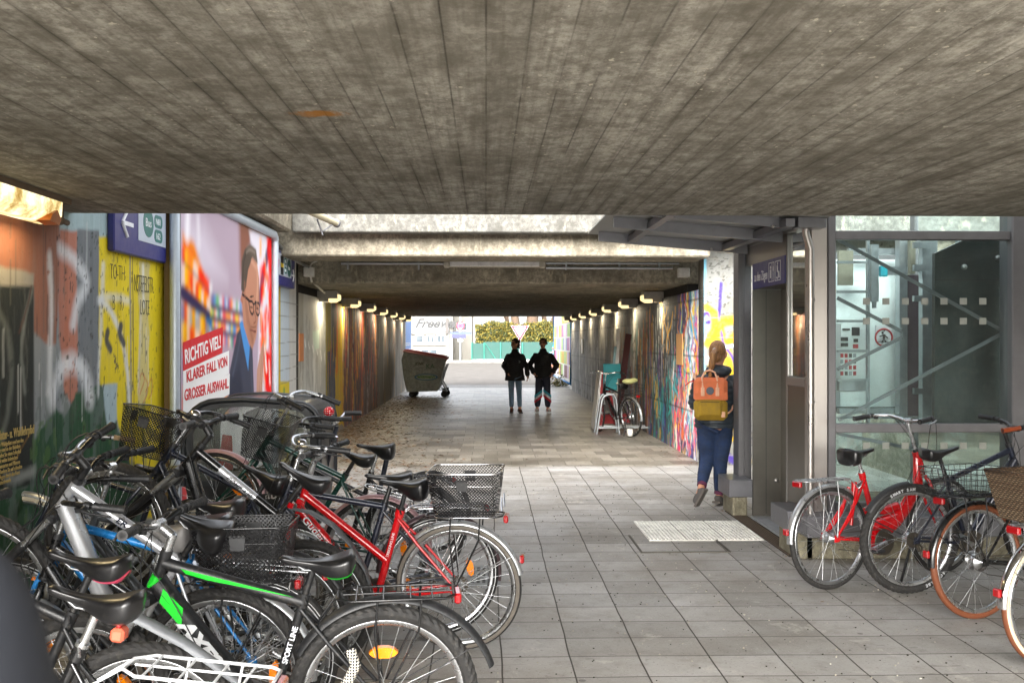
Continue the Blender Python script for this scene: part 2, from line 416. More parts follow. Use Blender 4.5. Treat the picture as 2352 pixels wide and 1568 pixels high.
# =================================================================== SETTING
def floor_mat(name, bw, bh, off, x0, y0, c1, c2, tilt=0, wet=0.0, rough=.62):
    t = NT(name); p = t.pos()
    wv = t.n('ShaderNodeTexNoise'); t.l(p, wv.inputs['Vector']); wv.inputs['Scale'].default_value = 1.1
    vm = t.n('ShaderNodeVectorMath'); vm.operation = 'SCALE'; t.l(wv.outputs['Color'], vm.inputs[0]); vm.inputs['Scale'].default_value = .034
    va = t.n('ShaderNodeVectorMath'); va.operation = 'ADD'; t.l(p, va.inputs[0]); t.l(vm.outputs[0], va.inputs[1])
    q = t.mapv(va.outputs[0], (1, 1, 1), (-x0, -y0, 0), (0, 0, tilt))
    br = t.n('ShaderNodeTexBrick'); t.l(q, br.inputs['Vector']); br.offset = off; br.squash = 1
    br.inputs['Scale'].default_value = 1; br.inputs['Brick Width'].default_value = bw; br.inputs['Row Height'].default_value = bh
    br.inputs['Mortar Size'].default_value = .005; br.inputs['Mortar Smooth'].default_value = .35; br.inputs['Bias'].default_value = -.1
    br.inputs['Color1'].default_value = (*lin(c1), 1); br.inputs['Color2'].default_value = (*lin(c2), 1); br.inputs['Mortar'].default_value = (*lin('38342d'), 1)
    n1 = t.noise(p, .9, 6, .65); n2 = t.noise(p, 7, 6, .7); n3 = t.noise(p, 60, 4, .7)
    c = t.mix(t.ramp(n1, [(.35, 0.), (.65, 1.)]), t.mix(1., br.outputs['Color'], (.66, .63, .58), 'MULTIPLY'), br.outputs['Color'])
    n0 = t.noise(t.mapv(p, (1, .6, 1)), .55, 5, .7, .6); c = t.mix(t.math('MULTIPLY', t.ramp(n0, [(.52, 0.), (.6, 1.)]), .35+wet), c, t.mix(1., c, (.5, .47, .42), 'MULTIPLY'))
    c = t.mix(t.math('MULTIPLY', t.ramp(t.noise(p, 2.6, 5, .75, .5), [(.60, 0.), (.66, 1.)]), .4), c, lin('c9c4ba'))
    c = t.mix(t.math('MULTIPLY', t.ramp(n2, [(.5, 0.), (.75, 1.)]), .45), c, lin('6a655b'))
    c = t.mix(t.math('MULTIPLY', t.ramp(n3, [(.57, 0.), (.68, 1.)]), .5), c, lin('3d3a34'))
    c = t.mix(t.math('MULTIPLY', t.ramp(t.noise(p, 95, 3, .5), [(.66, 0.), (.7, 1.)]), .6), c, lin('cbc6ba'))
    joint_dirt = t.math('MULTIPLY', br.outputs['Fac'], t.ramp(n2, [(.3, .55), (.6, 1.)]))
    c = t.mix(joint_dirt, c, lin('3f3a31'))
    gum = t.n('ShaderNodeTexVoronoi'); t.l(p, gum.inputs['Vector']); gum.inputs['Scale'].default_value = 2.3
    c = t.mix(t.math('MULTIPLY', t.math('LESS_THAN', gum.outputs['Distance'], .045), .55), c, lin('35322d'))
    c = t.mix(t.math('MULTIPLY', t.ramp(t.noise(t.mapv(p, (.8, 3.2, 1), rot=(0, 0, .7)), 3, 3, .5, 1.5), [(.70, 0.), (.73, 1.)]), .45), c, lin('4a4741'))
    rr = t.math('ADD', t.math('MULTIPLY', n1, .25), rough-.15-wet)
    h = t.math('SUBTRACT', t.math('MULTIPLY', n3, .25), t.math('MULTIPLY', br.outputs['Fac'], 1.))
    t.bump(h, .55, .006)
    return t.fin(c, rr, 0, Specular_IOR_Level=.45)
def sheet(name, x0, y0, x1, y1, z, m, nx=1, ny=1):
    b = MB(); b.quad((x0, y0, z), (x1, y0, z), (x1, y1, z), (x0, y1, z)); return b.build(name, m, kind='structure')
def noise_mat(name, stops, scale=3, rough=.9, bump=.3, bs=40, stretch=(1, 1, 1), spec=.3):
    t = NT(name); p = t.mapv(t.pos(), stretch)
    n = t.noise(p, scale, 7, .68); c = t.ramp(n, [(a, lin(b)) for a, b in stops])
    n2 = t.noise(p, bs, 4, .7); c = t.mix(t.math('MULTIPLY', t.ramp(n2, [(.5, 0.), (.72, 1.)]), .35), c, t.mix(1., c, (.5, .5, .5), 'MULTIPLY'))
    t.bump(n2, bump, .01); return t.fin(c, rough, 0, Specular_IOR_Level=spec)
asphalt = noise_mat('asphalt', [(.3, '4f4b47'), (.55, '5e5a55'), (.75, '6b6661')], 1.2, .9, .3, 60)
sheet('ground', -150, -60, 150, 400, -.03, noise_mat('ground_soil', [(.3, '55503f'), (.6, '6c6a50'), (.8, '7c7a66')], .4))
slab_m = floor_mat('pavement_slabs', .375, .321, 0.0, 0.098, 0.04, 'b4b2af', '9b9995')
sheet('pavement', -5, -1, 9, 13.02, 0, slab_m)
sheet('bounce_ground', -30, -30, 30, -1, 0, noise_mat('bounce_ground_pale', [(.3, 'b0aea8'), (.7, 'c4c2bc')], 1.5))  # unseen ground behind the camera, made pale to bounce light onto the deck
sheet('underpass_path', -3.4, 13.02, 9, 35.3, 0, floor_mat('path_slabs', .375, .40, .5, .0, .02, '9a958b', '5f5a52', wet=.15, rough=.58))
sheet('path_apron', -9, 35.3, 12, 37.5, 0, floor_mat('apron_slabs', .2, .2, .5, 0, 0, '7c7a76', '5d5b57'))
sheet('road', -40, 37.5, 60, 77.5, -.004, asphalt)
b = MB(); b.box((-40, 77.5, -.03), (60, 82, .12), 0, .02); b.build('far_pavement', noise_mat('far_pavement_concrete', [(.3, '8b8882'), (.7, 'a19e97')], 2), kind='structure')
for s_, x0, x1 in (('left', -120, -3.35), ('right', 5.4, 120)):
    b = MB(); b.box((x0, -.6, -.02), (x1, 33, 2.5)); b.build('embankment', noise_mat('embankment_'+s_, [(.3, '4a4a34'), (.6, '5f6046'), (.8, '77745c')], 1), kind='structure')

# ---------------- concrete of the bridge
def concrete(name, c_dark, c_mid, c_light, boards=0, axis=0, stripes=0, rust=None, bump=.5, vstain=0):
    t = NT(name); p = t.pos(); x, y, z = t.sep(p)
    n1 = t.noise(t.mapv(p, (1, .3, 1) if boards else (1, .55, 1)), 3.0 if boards else 2.2, 8, .7); n2 = t.noise(t.mapv(p, (1, .75, 1)), 15, 7, .75); n3 = t.noise(p, 70, 3, .7)
    c = t.ramp(n1, [(.32, lin(c_dark)), (.5, lin(c_mid)), (.7, lin(c_light))])
    c = t.mix(t.math('MULTIPLY', t.ramp(n2, [(.42, 1.), (.58, 0.)]), .75), c, lin(c_dark))
    c = t.mix(t.math('MULTIPLY', t.ramp(n2, [(.64, 0.), (.75, 1.)]), .55), c, lin('b0a898'))
    c = t.mix(t.math('MULTIPLY', t.ramp(n3, [(.56, 0.), (.64, 1.)]), .5), c, lin(c_dark))
    h = t.math('MULTIPLY', n2, .7)
    if boards:
        u = t.math('MULTIPLY', (x, y, z)[axis], 1/boards); fl = t.math('FLOOR', u); fr = t.math('FRACT', u)
        wn = t.n('ShaderNodeTexWhiteNoise'); wn.noise_dimensions = '1D'; t.l(fl, wn.inputs['W'])
        c = t.mix(t.math('MULTIPLY', wn.outputs['Value'], .3), c, t.mix(1., c, (.5, .49, .47), 'MULTIPLY'))
        e = t.math('MINIMUM', fr, t.math('SUBTRACT', 1., fr))
        gap = t.math('MULTIPLY', t.ramp(e, [(.0, 1.), (.035, 0.)]), t.ramp(t.noise(t.mapv(p, (1.6, .8, 1)), 2.4, 4), [(.40, .1), (.6, 1.)]))
        band = t.math('MULTIPLY', t.ramp(e, [(.0, 1.), (.28, 0.)]), t.ramp(t.noise(t.mapv(p, (3.0, .35, 1)), 2.0, 4), [(.42, 0.), (.62, 1.)]))
        c = t.mix(t.math('MULTIPLY', band, .55), c, lin('4c463c'))
        st = t.noise(t.mapv(p, (16, .5, 1)), 3, 4, .6); c = t.mix(t.math('MULTIPLY', t.ramp(st, [(.45, 0.), (.65, 1.)]), .35), c, lin('5c5549'))
        chip = t.math('MULTIPLY', t.math('GREATER_THAN', t.noise(t.mapv(p, (1, .8, 1)), 30, 2, .5), .69), t.math('GREATER_THAN', n1, .5)); c = t.mix(t.math('MULTIPLY', chip, .8), c, lin('d2cab8'))
        c = t.mix(t.math('MULTIPLY', gap, .6), c, lin('2c2822'))
        blot = t.noise(p, 5.5, 6, .7, .4); c = t.mix(t.math('MULTIPLY', t.ramp(blot, [(.5, 0.), (.66, 1.)]), .4), c, lin('5a5347')); c = t.mix(t.math('MULTIPLY', t.ramp(blot, [(.3, 1.), (.42, 0.)]), .4), c, lin('cfc8ba')); h = t.math('SUBTRACT', h, t.math('MULTIPLY', gap, .8))
        h = t.math('ADD', h, t.math('MULTIPLY', wn.outputs['Value'], .5))
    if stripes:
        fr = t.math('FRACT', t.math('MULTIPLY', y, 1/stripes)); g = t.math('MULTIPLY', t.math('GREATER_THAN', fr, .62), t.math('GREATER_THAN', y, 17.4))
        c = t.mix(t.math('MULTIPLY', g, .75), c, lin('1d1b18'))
    if vstain:
        s1 = t.noise(t.mapv(p, (1, 1, .18)), 3.4, 6, .7); c = t.mix(t.math('MULTIPLY', t.ramp(s1, [(.42, 0.), (.66, 1.)]), vstain), c, lin('4a463c'))
        s2 = t.noise(t.mapv(p, (1, 1, .4)), 9, 5, .7); c = t.mix(t.math('MULTIPLY', t.ramp(s2, [(.58, 0.), (.7, 1.)]), .5), c, lin('c9bfa6'))
    if rust:
        rx, ry, ax, ay, col = rust
        dx = t.math('MULTIPLY', t.math('SUBTRACT', x, rx), 1/ax); dy = t.math('MULTIPLY', t.math('SUBTRACT', y, ry), 1/ay)
        d = t.math('SQRT', t.math('ADD', t.math('MULTIPLY', dx, dx), t.math('MULTIPLY', dy, dy)))
        d = t.math('ADD', d, t.math('MULTIPLY', t.math('SUBTRACT', n2, .5), 1.6))
        c = t.mix(t.math('MULTIPLY', t.ramp(d, [(.45, 1.), (.9, 0.)]), .85), c, lin(col))
    t.bump(h, bump, .012)
    return t.fin(c, .9, 0, Specular_IOR_Level=.25)
m_slab = concrete('board_formed_concrete', '7b766b', 'b2ada2', 'd2cdc2', boards=.122, axis=0, rust=(-.63, 3.66, .13, .07, 'b0700f'))
b = MB(); b.box((-3.3, -.4, 2.565), (9, 6.56, 3.9), 0, .02)
b.build('bridge_deck', m_slab, label='board formed concrete bridge deck overhead with a rust stain, nearest the viewer', cat='bridge deck')
m_white = concrete('whitewashed_concrete', '4a4945', '706f6a', '87867f', bump=.3, vstain=.3)
m_worn = concrete('worn_painted_concrete', '6f685a', 'a79f8e', 'c4bba6', vstain=.45)
m_dark = concrete('stained_concrete', '6b6558', '9a9484', 'b8b09e', stripes=.26, vstain=.35)
b = MB(); b.box((-2.5, 12.42, 3.11), (7, 12.68, 4.7), 0, .015)
b.build('parapet_beam', m_white, label='bright whitewashed concrete parapet seen in the gap under the near deck edge', cat='beam')
b = MB(); b.box((-2.9, 12.72, 2.83), (3.0, 13.6, 4.2), 0, .02)
b.build('cross_beam', m_worn, label='pale worn concrete cross beam just below the white parapet', cat='beam')
t_ = thing('tunnel_deck', 'dark stained concrete deck roofing the long tunnel, with ribbed soffit', 'bridge deck', (0, 24, 2.57))
b = MB(); b.box((-3.3, 14.4, 2.57), (3.7, 33.5, 4.6), 0, .02); b.build('soffit', m_dark, t_)
b = MB(); b.box((-3.3, 13.62, 3.25), (3.4, 14.38, 4.2)); b.build('recess_plate', m_dark, t_)
b = MB(); b.box((-3.3, 6.9, 3.1), (-2.5, 12.40, 3.7), 0, .03); b.build('ledge_beam', m_worn, label='concrete ledge beam running above the billboard on the left', cat='beam')

# ---------------- left wall with murals
pm = paintmat('wall_paint', .78, .22, .5)
cv = Canvas(5.0, 14.36, 0, 3.1, .015, '8b8f8f', lambda px, py: onX(px, py, -2.8))
cv.C *= (.8+.4*vnoise(cv.U, cv.V*.3, 5, 2))[..., None]
cv.poly([(-60, 480), (135, 497), (141, 560), (136, 690), (130, 785), (98, 792), (66, 762), (66, 660), (-60, 640)], '93604c')
cv.poly([(-60, 500), (18, 510), (40, 640), (-60, 620)], '96604a', .7)
cv.poly([(-60, 600), (66, 628), (64, 662), (-60, 655)], '99948a')
cv.poly([(66, 770), (100, 792), (128, 860), (145, 900), (125, 1000), (66, 1020)], '858a8c')
cv.poly([(140, 528), (177, 524), (179, 870), (205, 900), (176, 948), (150, 905), (138, 780), (136, 690)], 'b0705a')
cv.poly([(140, 480), (268, 484), (266, 548), (226, 548), (178, 528), (140, 528)], '9db2b5')
cv.poly([(178, 526), (227, 530), (226, 890), (179, 905)], '6b7074')
cv.poly([(226, 542), (300, 546), (388, 560), (388, 1190), (330, 1190), (268, 960), (266, 886), (226, 886)], 'dcc40c')
cv.poly([(318, 600), (345, 610), (340, 900), (318, 960)], 'b5b09a', .55, wob=.08)
cv.poly([(-60, 655), (66, 658), (67, 1112), (-60, 1150)], '1a201c', wob=.01)
cv.poly([(66, 1015), (118, 930), (148, 962), (174, 903), (226, 880), (242, 902), (262, 960), (290, 1050), (330, 1190), (300, 1500), (-60, 1500), (-60, 1140), (66, 1112)], '1f4a2c', wob=.09)
gm = (vnoise(cv.U*1., cv.V*.35, 9, 31) > .58) & (cv.V < 1.35) & (cv.U < 8.0)
cv.put(gm*.55, '5c6b66'); gm = (vnoise(cv.U, cv.V*.4, 11, 51) > .64) & (cv.V < 1.2) & (cv.U < 8.1); cv.put(gm*.6, '4c6b35')
cv.poly([(236, 884), (269, 880), (269, 965), (247, 992)], 'a2b5ba')
for pts, wd, c, a in [([(141, 575), (165, 590), (188, 618), (200, 640), (196, 665), (176, 690), (168, 745)], .1, 'd7dadd', .8), ([(104, 590), (110, 680), (106, 760), (103, 900)], .07, 'd5d8da', .75),
                   ([(112, 920), (128, 862), (155, 832), (183, 838), (200, 870), (205, 912)], .13, 'd9dcdf', .9), ([(228, 690), (255, 710), (280, 770), (292, 850), (298, 930)], .06, 'd6d9da', .85),
                   ([(238, 610), (236, 700), (229, 800), (225, 900)], .06, 'cfd3d3', .7), ([(225, 690), (262, 678), (298, 690)], .06, 'd6d9da', .6), ([(330, 610), (331, 700)], .05, 'e0e2dc', .7),
                   ([(324, 690), (322, 800), (318, 900)], .06, 'd6d3c4', .5), ([(-20, 700), (8, 760), (16, 900), (-5, 1000)], .05, '6d726c', .6), ([(60, 668), (30, 780), (45, 900)], .035, '7d827c', .7),
                   ([(0, 1100), (30, 1095), (66, 1080)], .06, 'a5a9a3', .7), ([(20, 1060), (50, 1000), (66, 980)], .015, '7a5a2a', .9), ([(60, 660), (52, 700), (30, 760)], .02, '4a3026', .9)]:
    cv.stroke(pts, wd, c, a, soft=.7, wob=.05, break_=.22)
for (x_, y_) in [(256, 782), (286, 768)]:
    cv.stroke([(x_-8, y_-20), (x_-12, y_), (x_-2, y_+20)], .07, '33343a', .95)
cv.stroke([(262, 815), (268, 825), (262, 830), (272, 838), (266, 846)], .018, '33343a', .9)
cv.stroke([(298, 545), (300, 800), (303, 1100)], .035, '8a8574', .95, wob=.01); cv.stroke([(304, 545), (306, 800), (308, 1100)], .014, '4f4a35', .9)
for pts in ([(318, 900), (325, 850), (335, 870), (322, 905)], [(335, 900), (350, 860), (352, 900), (342, 915)], [(330, 860), (345, 890), (330, 925)]): cv.stroke(pts, .02, 'b8642a', .6)
cv.poly([(386, 540), (402, 540), (402, 1190), (386, 1190)], '45331f', wob=.02)
r = np.random.RandomState(3)
for i in range(70):                                  # drips and scratches
    x_ = r.uniform(-40, 385); y_ = r.uniform(500, 1000); cv.stroke([(x_, y_), (x_+r.uniform(-1, 1), y_+r.uniform(30, 160))], r.uniform(.008, .02), r.choice(['2c2d2b', 'd8dad6', '55534a', '3b3d3a']), r.uniform(.25, .6), wob=.01)
for i in range(420):
    x_ = r.uniform(130, 390); y_ = r.uniform(520, 1000); cv.stroke([(x_, y_), (x_+.5, y_+r.uniform(1, 9))], r.uniform(.008, .018), '26251f', r.uniform(.5, .9))
# strips beyond the billboard
cv.poly([(628, 480), (644, 480), (644, 1060), (628, 1060)], 'c3a916', wob=.01)
cv.poly([(644, 480), (664, 480), (664, 876), (644, 876)], 'b9c4cc', wob=.01); cv.poly([(644, 876), (664, 876), (664, 1060), (644, 1060)], 'cdb72a', wob=.01)
cv.stroke([(652, 900), (655, 990)], .12, '4f8a4d', .7, wob=.1); cv.poly([(664, 480), (682, 480), (682, 1060), (664, 1060)], 'c2c2bc', wob=.03)
cv.poly([(680, 480), (686, 480), (686, 1060), (680, 1060)], '3a3833', wob=.02)
for k in range(12): cv.stroke([(628, 690+k*33), (684, 700+k*28)], .012, '77766c', .7)
r2 = np.random.RandomState(5); prof = np.repeat(r2.uniform(-.006, .006, 120), 9)[:cv.nu]; prof = np.concatenate([prof, np.zeros(cv.nu-len(prof))]) if len(prof) < cv.nu else prof
D = np.tile(prof, (cv.nv, 1)); seam = np.abs(cv.U-6.3) < .03; D = np.where(seam, -.012, D); D = np.where(cv.U < 6.28, D+.03, D)
cv.grid('mural_wall', lambda U, V, D: (-2.8+D, U+0*V, V+0*U), pm, .3, disp=D, label='left underpass wall painted with brown, grey and yellow mural fields and white graffiti', cat='wall')
b = MB(); b.box((-3.1, -.4, 0), (-2.8, 4.99, 2.56)); b.build('side_wall', m_dark, label='bare concrete wall on the left before the murals begin', cat='wall')
b = MB(); b.box((5.2, -.4, 0), (5.4, 13.1, 2.56)); b.build('side_wall', m_dark, label='bare concrete wall far right behind the bicycles', cat='wall')
gold = mat('gold_paint', 'a8945a', .7); dkp = mat('black_felt_pen', '3c3a26', .8)
wl = bpy.data.objects['mural_wall']
def wt(body, px, py, size, m, X=-2.79, sx=1., bold=0, parent=wl, name='lettering', shear=0):
    Y, Z = onX(px, py, X); return text(body, size, (X, Y, Z), (0, 1, 0), (0, 0, 1), m, parent, bold, .001, sx, name, shear=shear)
wt('Natur- u. Waldlehrpfad', -6, 1003+8, .075, gold, -2.758, .62, .001)
for k, s_ in enumerate(['Im Waldgebiet rund um den', 'See und an der Bahnlinie', 'finden Sie einen Lehrpfad', 'mit vielen heimischen', 'Baumarten und Pflanzen', 'Wandern Sie auf schmalen', 'Wegen durch den Forst', 'Naturfreunde']):
    wt(s_, -4, 1027+k*12.5, .036, gold, -2.758, .72)
wt('TO-TH', 253, 640, .17, dkp, -2.785, .55, -.0035); wt('NSTEFELSTR.', 308, 668, .20, dkp, -2.785, .40, -.004); wt('B   R', 258, 712, .17, dkp, -2.785, .6, -.0035); wt('LOTE', 322, 722, .18, dkp, -2.785, .5, -.0035)

# ---------------- tunnel walls
pmt = paintmat('tunnel_wall_paint', .7, .3, .5, '9a968c')
def streaks(c, x0, x1, y0, y1, cols, n, w=(.03, .12), a=(.3, .8), seed=0, L=(.1, .5), wob=.12, X=-2.8):
    r = np.random.RandomState(seed)
    for i in range(n):
        x = r.uniform(x0, x1); k = (x-1115)/(x0-1115); ya = 784+(r.uniform(y0, y1)-784); l = r.uniform(*L)*(y1-y0)
        c.stroke([(x, ya), (x+r.uniform(-1, 1), ya+l*.5), (x+r.uniform(-1.5, 1.5), ya+l)], r.uniform(*w), r.choice(cols), r.uniform(*a), soft=.7, wob=wob, break_=r.choice([0, .3, .42]))
c = Canvas(14.4, 33.5, 0, 2.43, .028, '85827a', lambda px, py: onX(px, py, -2.8))
c.C *= (.75+.5*vnoise(c.U, c.V*.3, 2.5, 4))[..., None]
c.poly([(684, 600), (752, 600), (752, 1100), (684, 1100)], 'a9aaa4', wob=.06); c.poly([(684, 600), (697, 600), (697, 1100), (684, 1100)], '8c887a', .8)
c.poly([(748, 650), (760, 650), (760, 1100), (748, 1100)], '8b7d1e', .9, wob=.1); c.poly([(752, 810), (776, 790), (778, 1100), (752, 1100)], '36435f', .9, wob=.15)
c.poly([(770, 690), (790, 690), (796, 900), (790, 980), (770, 970)], 'c7a60e', .95, wob=.15); c.poly([(762, 690), (774, 690), (772, 820), (762, 810)], '2f3133', .8, wob=.1)
c.poly([(790, 690), (868, 700), (868, 1010), (790, 1040)], '5f433b', .95, wob=.3); c.poly([(868, 700), (940, 715), (940, 960), (868, 990)], '756e63', .9, wob=.3)
streaks(c, 786, 868, 690, 960, ['c65a22', '7b2c22', 'd08a1c', '3a3230', 'a86a5c', 'b9a08f', '8a3a28', '2d2a2b', 'c9b8a8'], 110, seed=1)
streaks(c, 866, 938, 700, 930, ['8c5a48', 'a99a88', '4a4540', 'b8862a', 'c0b4a4', '6d3a30', '35342f'], 80, (.06, .2), seed=2)
streaks(c, 790, 868, 690, 900, ['e06a22', 'b83a20', 'f0a030', '3a3a42', 'd8c8b0', 'c4523a', 'e8b83a'], 90, (.03, .11), (.6, .95), 71, (.1, .4), .2)
streaks(c, 690, 748, 690, 990, ['c8c8c2', '8a8a84', 'dcdcd8', '77776f'], 40, (.03, .12), (.3, .7), 72, (.15, .5), .2)
streaks(c, 750, 800, 690, 980, ['c8a50e', '2e3c5c', 'c24f1c', '20242a', '7a7460'], 45, (.02, .08), seed=3)
for xx, cc in ((774, 'd8641c'), (833, 'd9581c'), (862, 'd96a22'), (805, '9a4a22'), (847, 'c9542a')): c.stroke([(xx, 700), (xx+1, 760), (xx-1, 850)], .16, cc, .8, soft=.8, wob=.2, break_=.2)
for k in (845, 905): c.stroke([(k, 690), (k, 980)], .03, '2b2a26', .8, wob=.02)
for i in range(6): c.stroke([(700+i*9, 780+i*7), (702+i*9, 790+i*9)], .05, 'e6e7e2', .9, wob=.1)
c.poly([(718, 762), (733, 758), (733, 800), (722, 806)], 'b6cabb', .8, wob=.06)
c.C = np.clip(c.C*1.3, 0, 1)
lw = c.grid('tunnel_wall', lambda U, V, D: (-2.8+D, U+0*V, V+0*U), pmt, .4, label='left tunnel wall with peeling yellow, orange and red brown murals', cat='wall')
c = Canvas(13.12, 33.5, 0, 2.43, .026, '6c6963', lambda px, py: onX(px, py, 3.0))
c.C *= (.65+.7*vnoise(c.U, c.V*.35, 1.8, 9))[..., None]
c.put((vnoise(c.U, c.V*.5, 3, 21) > .56)*.5*(c.U > 18), 'a9a59c'); c.put((vnoise(c.U, c.V*.6, 6, 25) > .6)*.5*(c.U > 18), '34332f')
c.poly([(1440, 650), (1500, 640), (1500, 1020), (1440, 990)], '45433f', .85, wob=.3)
c.poly([(1496, 630), (1560, 620), (1560, 1050), (1496, 1020)], '35373c', .95, wob=.25); c.poly([(1555, 620), (1625, 610), (1625, 1080), (1555, 1060)], '433a60', .95, wob=.2)
c.poly([(1590, 600), (1630, 600), (1630, 720), (1590, 800)], '6fa0b5', .9, wob=.15); c.poly([(1603, 600), (1630, 600), (1630, 1090), (1603, 1080)], 'cdd5d8', .8, wob=.08)
streaks(c, 1500, 1556, 700, 850, ['d9dcd8', 'b9bdb9', '5a6470', '8fa3a3'], 90, (.015, .05), (.5, .95), 11, (.1, .6), .1)
streaks(c, 1470, 1610, 780, 1030, ['1f6f68', '2f8f86', '3c2f6b', '225a54', '583a8a', '151c28', '7ad0cf'], 130, (.03, .1), (.5, .95), 12, (.15, .7), .25)
streaks(c, 1466, 1500, 700, 960, ['d09018', 'b8791a', 'e0a82a', '3a3520'], 36, (.03, .1), (.6, .95), 13, (.2, .6), .15)
streaks(c, 1540, 1600, 840, 1010, ['d8304a', 'e8506a', 'f0683a', 'c62a5c', 'f4a25a', '5a2a8a', 'fbd0d8'], 90, (.03, .09), (.6, 1), 14, (.08, .35), .3)
streaks(c, 1575, 1622, 640, 1060, ['4aa8c8', 'e8ecec', '5b3fa0', 'f0c41c', '2f8f96', 'f2f4f2', '7a4fb8', '3fc0c8'], 150, (.02, .06), (.6, 1), 15, (.06, .3), .3)
streaks(c, 1500, 1610, 690, 900, ['e0a020', 'c99a3a', 'f0b850', '8a5a2a'], 34, (.02, .05), (.6, .95), 16, (.1, .35), .25)
streaks(c, 1500, 1605, 980, 1060, ['c9b890', 'e8e2d0', '6a4a9a', 'd8a040', '2a6a6a'], 60, (.02, .05), (.5, .9), 17, (.2, .9), .1)
streaks(c, 1500, 1560, 860, 1020, ['1f8f86', '0f6f70', '3c2a80', '24a09a', '101a3a', 'e0b030', '5a3aa0'], 90, (.03, .1), (.6, 1), 61, (.15, .6), .25)
streaks(c, 1545, 1612, 800, 1030, ['ff3a5a', 'e82a7a', 'ff7a2a', '2a1a70', 'ffd02a', '18b0b8', 'f6f2f6'], 120, (.025, .08), (.7, 1), 62, (.06, .3), .35)
streaks(c, 1560, 1625, 640, 900, ['2a90d0', 'f4f6f6', '6a3ac0', 'ffd21a', '20b0a0', 'e04a4a'], 110, (.02, .07), (.7, 1), 63, (.08, .35), .35)
streaks(c, 1440, 1500, 740, 980, ['c9a040', '2a2c38', '7a5a3a', 'a8a49c', '3f5a60'], 50, (.03, .09), (.5, .9), 64, (.1, .5), .2)
rr_ = np.random.RandomState(44)
for (x_, y_, cc) in [(1515, 690, 'd89a2a'), (1532, 700, 'e0a83a'), (1560, 700, 'c9883a'), (1572, 660, 'c93a3a'), (1585, 720, 'e0a63a'), (1545, 720, 'e8b23a'), (1552, 860, '3fb0b0'), (1535, 850, '2a9a90'), (1510, 860, '2f8a84'), (1575, 880, '58c8d0'), (1590, 860, 'e8f0f0'), (1560, 900, 'ef5570'), (1572, 870, 'f26a3a')]:
    q = [(x_, y_)]
    for k in range(5): q.append((q[-1][0]+rr_.uniform(-9, 9), q[-1][1]+rr_.uniform(8, 34)))
    c.stroke(q, rr_.uniform(.03, .06), cc, .95)
for k in range(9):
    z = .27*k+.14; c.stroke([(13.1, z), (33.5, z+.01)], .012, '23221f', .75, px=False, wob=.02)
for Y_ in (15.9, 19.4, 22.6, 27, 31): c.stroke([(Y_, 0), (Y_, 2.4)], .03, '22211d', .7, px=False, wob=.02)
for i in range(26): Y_ = rr_.uniform(18, 33); c.stroke([(Y_, rr_.uniform(1.6, 2.4)), (Y_+.05, rr_.uniform(.4, 1.4))], rr_.uniform(.05, .3), rr_.choice(['b0aca4', '3a3834', '8f8b84', 'c4c1ba']), rr_.uniform(.3, .7), px=False, soft=.8, wob=.3, break_=.35)
streaks(c, 1420, 1500, 720, 960, ['d0902a', '4a6a90', 'c8c4bc', 'a84a3a', '5a8a88', '2c2c34', '8a6ab0'], 90, (.04, .12), (.5, .95), 81, (.12, .5), .25)
streaks(c, 1330, 1430, 740, 900, ['b8b4ac', '8a8680', 'd0ccc4', '4a4844', '7a6a50'], 80, (.06, .2), (.4, .8), 82, (.12, .5), .3)
c.C = np.clip(c.C*1.2, 0, 1)
rw = c.grid('tunnel_wall', lambda U, V, D: (3.0-D, U+0*V, V+0*U), pmt, .4, label='right tunnel wall, grey far off and covered in teal, pink and purple graffiti near its end', cat='wall')
rw.data.flip_normals()
c = Canvas(3.0, 6.9, 0, 4.2, .015, '7c7d79', lambda px, py: onY(px, py, 13.1))
c.put((vnoise(c.U, c.V, 9, 5, 5) > .60)*.6, '6f6c64'); c.put((vnoise(c.U, c.V*2, 16, 8, 4) > .66)*.75, '3f3d38')
c.poly([(1614, 400), (1622, 400), (1622, 700), (1617, 1080), (1614, 1080)], '6fb4cf', wob=.01)
c.poly([(1630, 850), (1702, 835), (1708, 935), (1650, 950), (1628, 930)], '3c5a3a', .9, wob=.15); c.poly([(1640, 905), (1665, 900), (1668, 925), (1640, 935)], '5a2020', .8)
